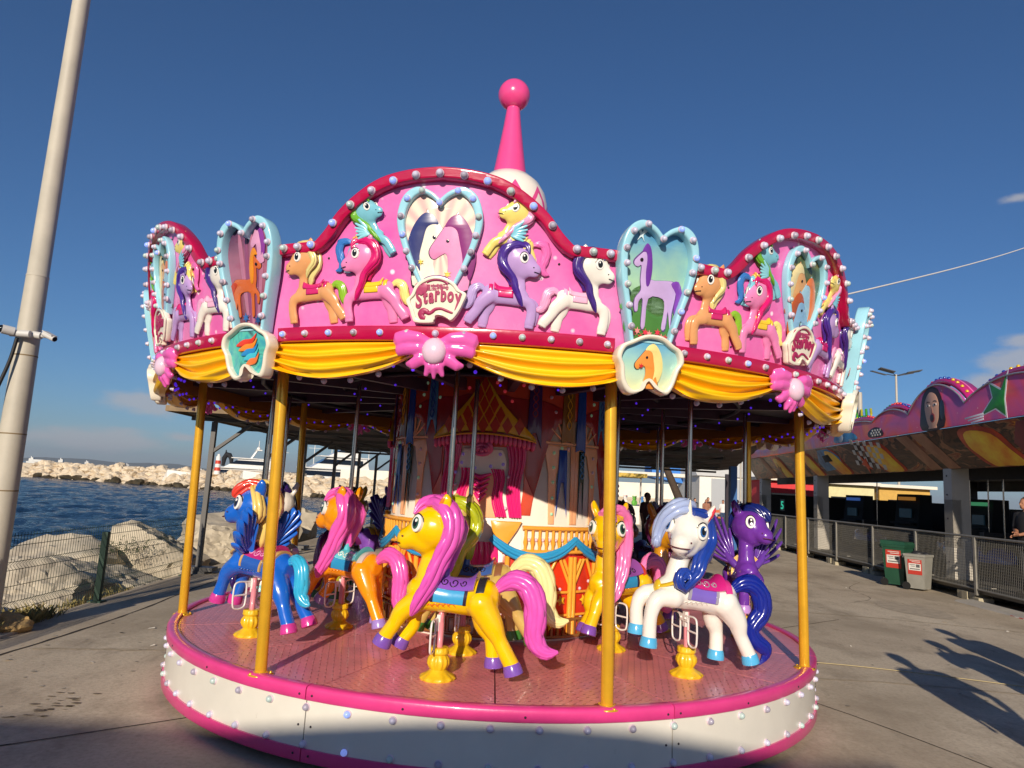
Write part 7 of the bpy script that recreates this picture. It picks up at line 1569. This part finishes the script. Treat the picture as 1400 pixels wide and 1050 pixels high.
# ------------------------------------------------------------------ people
def person(label, loc, rz, pose, shirt, trousers, hair, skin='#b98468', detail=False, long_=True, group=None, h=1.74, bag=None, shoes='#2a2624'):
    """standing figure facing -y before rotation; built 1.74 m tall and scaled"""
    t = thing('person', label, 'person', loc, rz, group); t.scale = (h / 1.74,) * 3; v = .013 if detail else .02
    L, R = pose; body = MB()
    def arm(mb, A_, g=0, end=3, s=1):
        sh_ = Vector((s * .185, .0, 1.42)); el = Vector(A_[0]); wr = Vector(A_[1])
        if end == 1: mb.sph_path([sh_ + Vector((-s * .04, 0, -.01)), sh_, sh_.lerp(el, .75)], [.06 + g, .058 + g, .050 + g], 10)
        else: mb.sph_path([sh_, sh_.lerp(el, .4), el, el.lerp(wr, .4), wr], [.052 + g, .048 + g, .040 + g, .040 + g, .027 + g], 10)
    body.ell((0, -.015, 1.615), (.074, .094, .112), nu=16, nv=12); body.ell((0, -.07, 1.555), (.045, .04, .045)); body.ell((0, -.115, 1.60), (.014, .022, .024), nu=8, nv=6)
    for s in (-1, 1): body.ell((s * .077, 0, 1.61), (.014, .022, .034), nu=8, nv=6)
    body.sph_path([(0, .01, 1.40), (0, .0, 1.52)], [.058, .052], 10)
    body.tube([(0, 0, .86), (0, 0, .96), (0, .0, 1.08), (0, .0, 1.24), (0, .0, 1.38), (0, 0, 1.45)], [(.10, .15), (.105, .165), (.10, .15), (.108, .165), (.098, .175), (.06, .10)], 16, up=(0, 1, 0))
    arm(body, L, s=-1); arm(body, R, s=1)
    for s in (-1, 1):
        body.sph_path([(s * .085, 0, .90), (s * .09, -.005, .70), (s * .092, -.01, .49), (s * .095, .015, .32), (s * .095, .02, .10)], [.085, .075, .055, .056, .038], 10); body.sph_path([(s * .095, .02, .05), (s * .105, -.14, .035)], [.04, .035], 8)
    me = remesh(body, v, 4); hands = MB()
    for s, A_ in ((-1, L), (1, R)):
        wr = Vector(A_[1]); d = (wr - Vector(A_[0])).normalized(); side = Vector((0, -1, 0)) if abs(d.y) < .8 else Vector((s * -1, 0, 0)); side = (side - d * side.dot(d)).normalized(); nn = d.cross(side)
        hands.tube([wr - d * .01, wr + d * .04, wr + d * .085], [(.020, .030), (.016, .040), (.014, .040)], 10, up=tuple(nn))
        for k in range(4): b0 = wr + d * .08 + side * (.030 - .02 * k); ln = (.066, .076, .070, .055)[k]; hands.tube([b0, b0 + d * ln * .5 + nn * .004, b0 + d * ln * .85 - nn * s * .018], [.0095, .009, .007], 7)
        b0 = wr + d * .025 + side * .034; hands.tube([b0, b0 + side * .022 + d * .025, b0 + side * .026 + d * .058], [.012, .0105, .008], 7)
    me2 = joinmesh([(me, 0), (fixn(hands.mesh()), 0)], 'body'); SK = mat('skin_' + skin[1:], skin, .5, var=.06); obj('body', me2, SK, t)
    sb = MB(); sb.tube([(0, 0, .90), (0, 0, .98), (0, 0, 1.10), (0, 0, 1.25), (0, 0, 1.38), (0, 0, 1.47)], [(.122, .178), (.12, .178), (.115, .168), (.122, .18), (.112, .188), (.066, .09)], 16, up=(0, 1, 0)); arm(sb, L, .014, 1, -1); arm(sb, R, .014, 1, 1); obj('shirt', remesh(sb, v, 4), mat('cloth_' + shirt[1:], shirt, .85, var=.1, bump=.15, bscale=25), t)
    tb = MB(); tb.tube([(0, 0, .80), (0, 0, .90), (0, 0, 1.0)], [(.11, .16), (.118, .172), (.112, .168)], 14, up=(0, 1, 0))
    for s in (-1, 1):
        pth = [(s * .085, 0, .90), (s * .09, -.005, .70), (s * .092, -.01, .49)] + ([(s * .095, .015, .32), (s * .095, .02, .09)] if long_ else []); tb.sph_path(pth, [.096, .086, .070] + ([.066, .056] if long_ else []), 10)
    obj('trousers', remesh(tb, v, 4), mat('cloth_' + trousers[1:], trousers, .85, var=.1, bump=.15, bscale=25), t)
    for s in (-1, 1): mb = MB(); mb.sph_path([(s * .095, .045, .045), (s * .098, -.05, .042), (s * .106, -.15, .035)], [.046, .046, .038], 10); obj('shoe', mb, mat('shoe_' + shoes[1:], shoes, .6), t)
    if hair:
        hb = MB(); hb.ell((0, .012, 1.645), (.083, .098, .098), nu=16, nv=10); hb.v = [(x, y, max(z, 1.60 + (.0 if y > -.02 else .10))) for x, y, z in hb.v]; obj('hair', hb, mat('hair_' + hair[1:], hair, .7, var=.2), t)
    fb = MB()
    for s in (-1, 1): fb.ell((s * .032, -.100, 1.622), (.011, .006, .006), nu=8, nv=6)
    fb.tube([(-.025, -.104, 1.552), (0, -.110, 1.550), (.025, -.104, 1.552)], .004, 5); obj('face_features', fb, mat('face_dark', '#3a2220', .6), t)
    return t
down = ((-.215, .03, 1.13), (-.205, -.04, .88)); downr = ((.215, .03, 1.13), (.205, -.04, .88)); phone = ((-.25, -.10, 1.17), (-.10, -.34, 1.34)); phoner = ((.25, -.10, 1.17), (.10, -.34, 1.34)); fold_ = ((-.24, -.02, 1.14), (-.02, -.20, 1.10)); foldr = ((.24, -.02, 1.14), (.06, -.22, 1.06)); bent = ((.30, .06, 1.16), (.20, .02, .93))
p = F(.35, -.35, .26); person('man in a black t-shirt with hands clasped behind the ride railing', tuple(p), radians(-84), (fold_, foldr), '#1c1c20', '#24242a', '#3a3634', '#a87458', True, h=1.72)
for lab, (x, y), rz, sh_, tr_, ha, lo_, hh in (('boy in a black and white striped shirt standing in front of the marquee', (11.9, 37.6), .4, '#2a2c30', '#2c3038', '#141214', False, 1.62), ('woman in a white top and blue jeans standing by the marquee', (13.3, 36.4), -.5, '#e8e4e0', '#3a4c68', '#2a1a16', True, 1.6), ('man in a dark brown shirt standing behind the woman in white', (12.9, 38.2), .2, '#4a3430', '#2a2a30', '#1a1614', True, 1.72), ('person in a dark red shirt farthest right by the marquee', (14.9, 38.6), .9, '#4a2028', '#7a8a98', '#1a1614', True, 1.66), ('person in a tan shirt between the striped boy and the woman in white', (12.5, 37.2), -.3, '#9a6a54', '#8a9098', '#2a1a16', True, 1.58)): person(lab, (x, y, 0), rz, (down, downr), sh_, tr_, ha, long_=lo_, h=hh)
o = [x for x in bpy.data.objects if x.get('label', '').startswith('boy in a black')][0]
for k in range(5): mb = MB(); mb.tube([(.128 * sin(a) * 1.5, -.128 * cos(a), 1.05 + .075 * k) for a in [2 * pi * i / 20 for i in range(21)]], [(.018, .006)] * 21, 6, up=(0, 0, 1)); obj('shirt_stripe', mb, mat('stripe_white', '#d8d4d0', .8), o)
person('head and shoulders of a dark clothed person in the shade beside the tower', (4.0, 13.0, 0), .6, (down, downr), '#3a1c24', '#1c1c20', '#141214', '#7a5444', h=1.72)
# three bystanders beside the photographer: their long shadows lie on the concrete at the right
ta = .1673
person('bystander nearest the carousel beside the photographer, one elbow bent', (3.72, -3.35, 0), radians(172), (((-.285, .06, 1.16), (-.20, -.02, .93)), downr), '#4a5a6c', '#2c3038', '#2a2220', h=1.74)
person('bystander in the middle of the three, holding up a phone', (4.72, -2.40, 0), radians(176), (down, phoner), '#7a5c50', '#3a3c48', '#2a2220', h=1.74)
person('bystander farthest right of the three, arms hanging down', (5.42, -1.42, 0), radians(170), (down, downr), '#5c6a4c', '#2a2c34', '#2a2220', h=1.72)
# the building behind the photographer whose roof line throws the shadow across the front of the platform
kb = thing('ticket_hall', 'long low ticket hall behind the photographer', 'building', (-5.6, -17.65, 0))
mb = MB(); mb.box((0, 0, 2.05), (11.6, 6, 4.1)); obj('wall', mb, WALLC, kb); mb = MB(); mb.box((0, 0, 4.19), (12.4, 6.8, .22)); obj('roof', mb, mat('grey_roof', '#8a8680', .8), kb); obj('roof_gable', plate([[(2.0, 4.30), (5.6, 4.30), (4.5, 4.41), (3.9, 4.43), (3.3, 4.40)]], .3, .002), mat('grey_roof', '#8a8680', .8), kb, (0, 3.38, 0))
for i in range(4): mb = MB(); mb.box((-4.5 + 3.0 * i, 3.02, 1.5), (1.5, .06, 1.4)); w_ = obj('window', mb, GLS, kb); mb = MB(); mb.box((-4.5 + 3.0 * i, 3.05, .76), (1.7, .16, .07)); obj('sill', mb, COLP, w_)
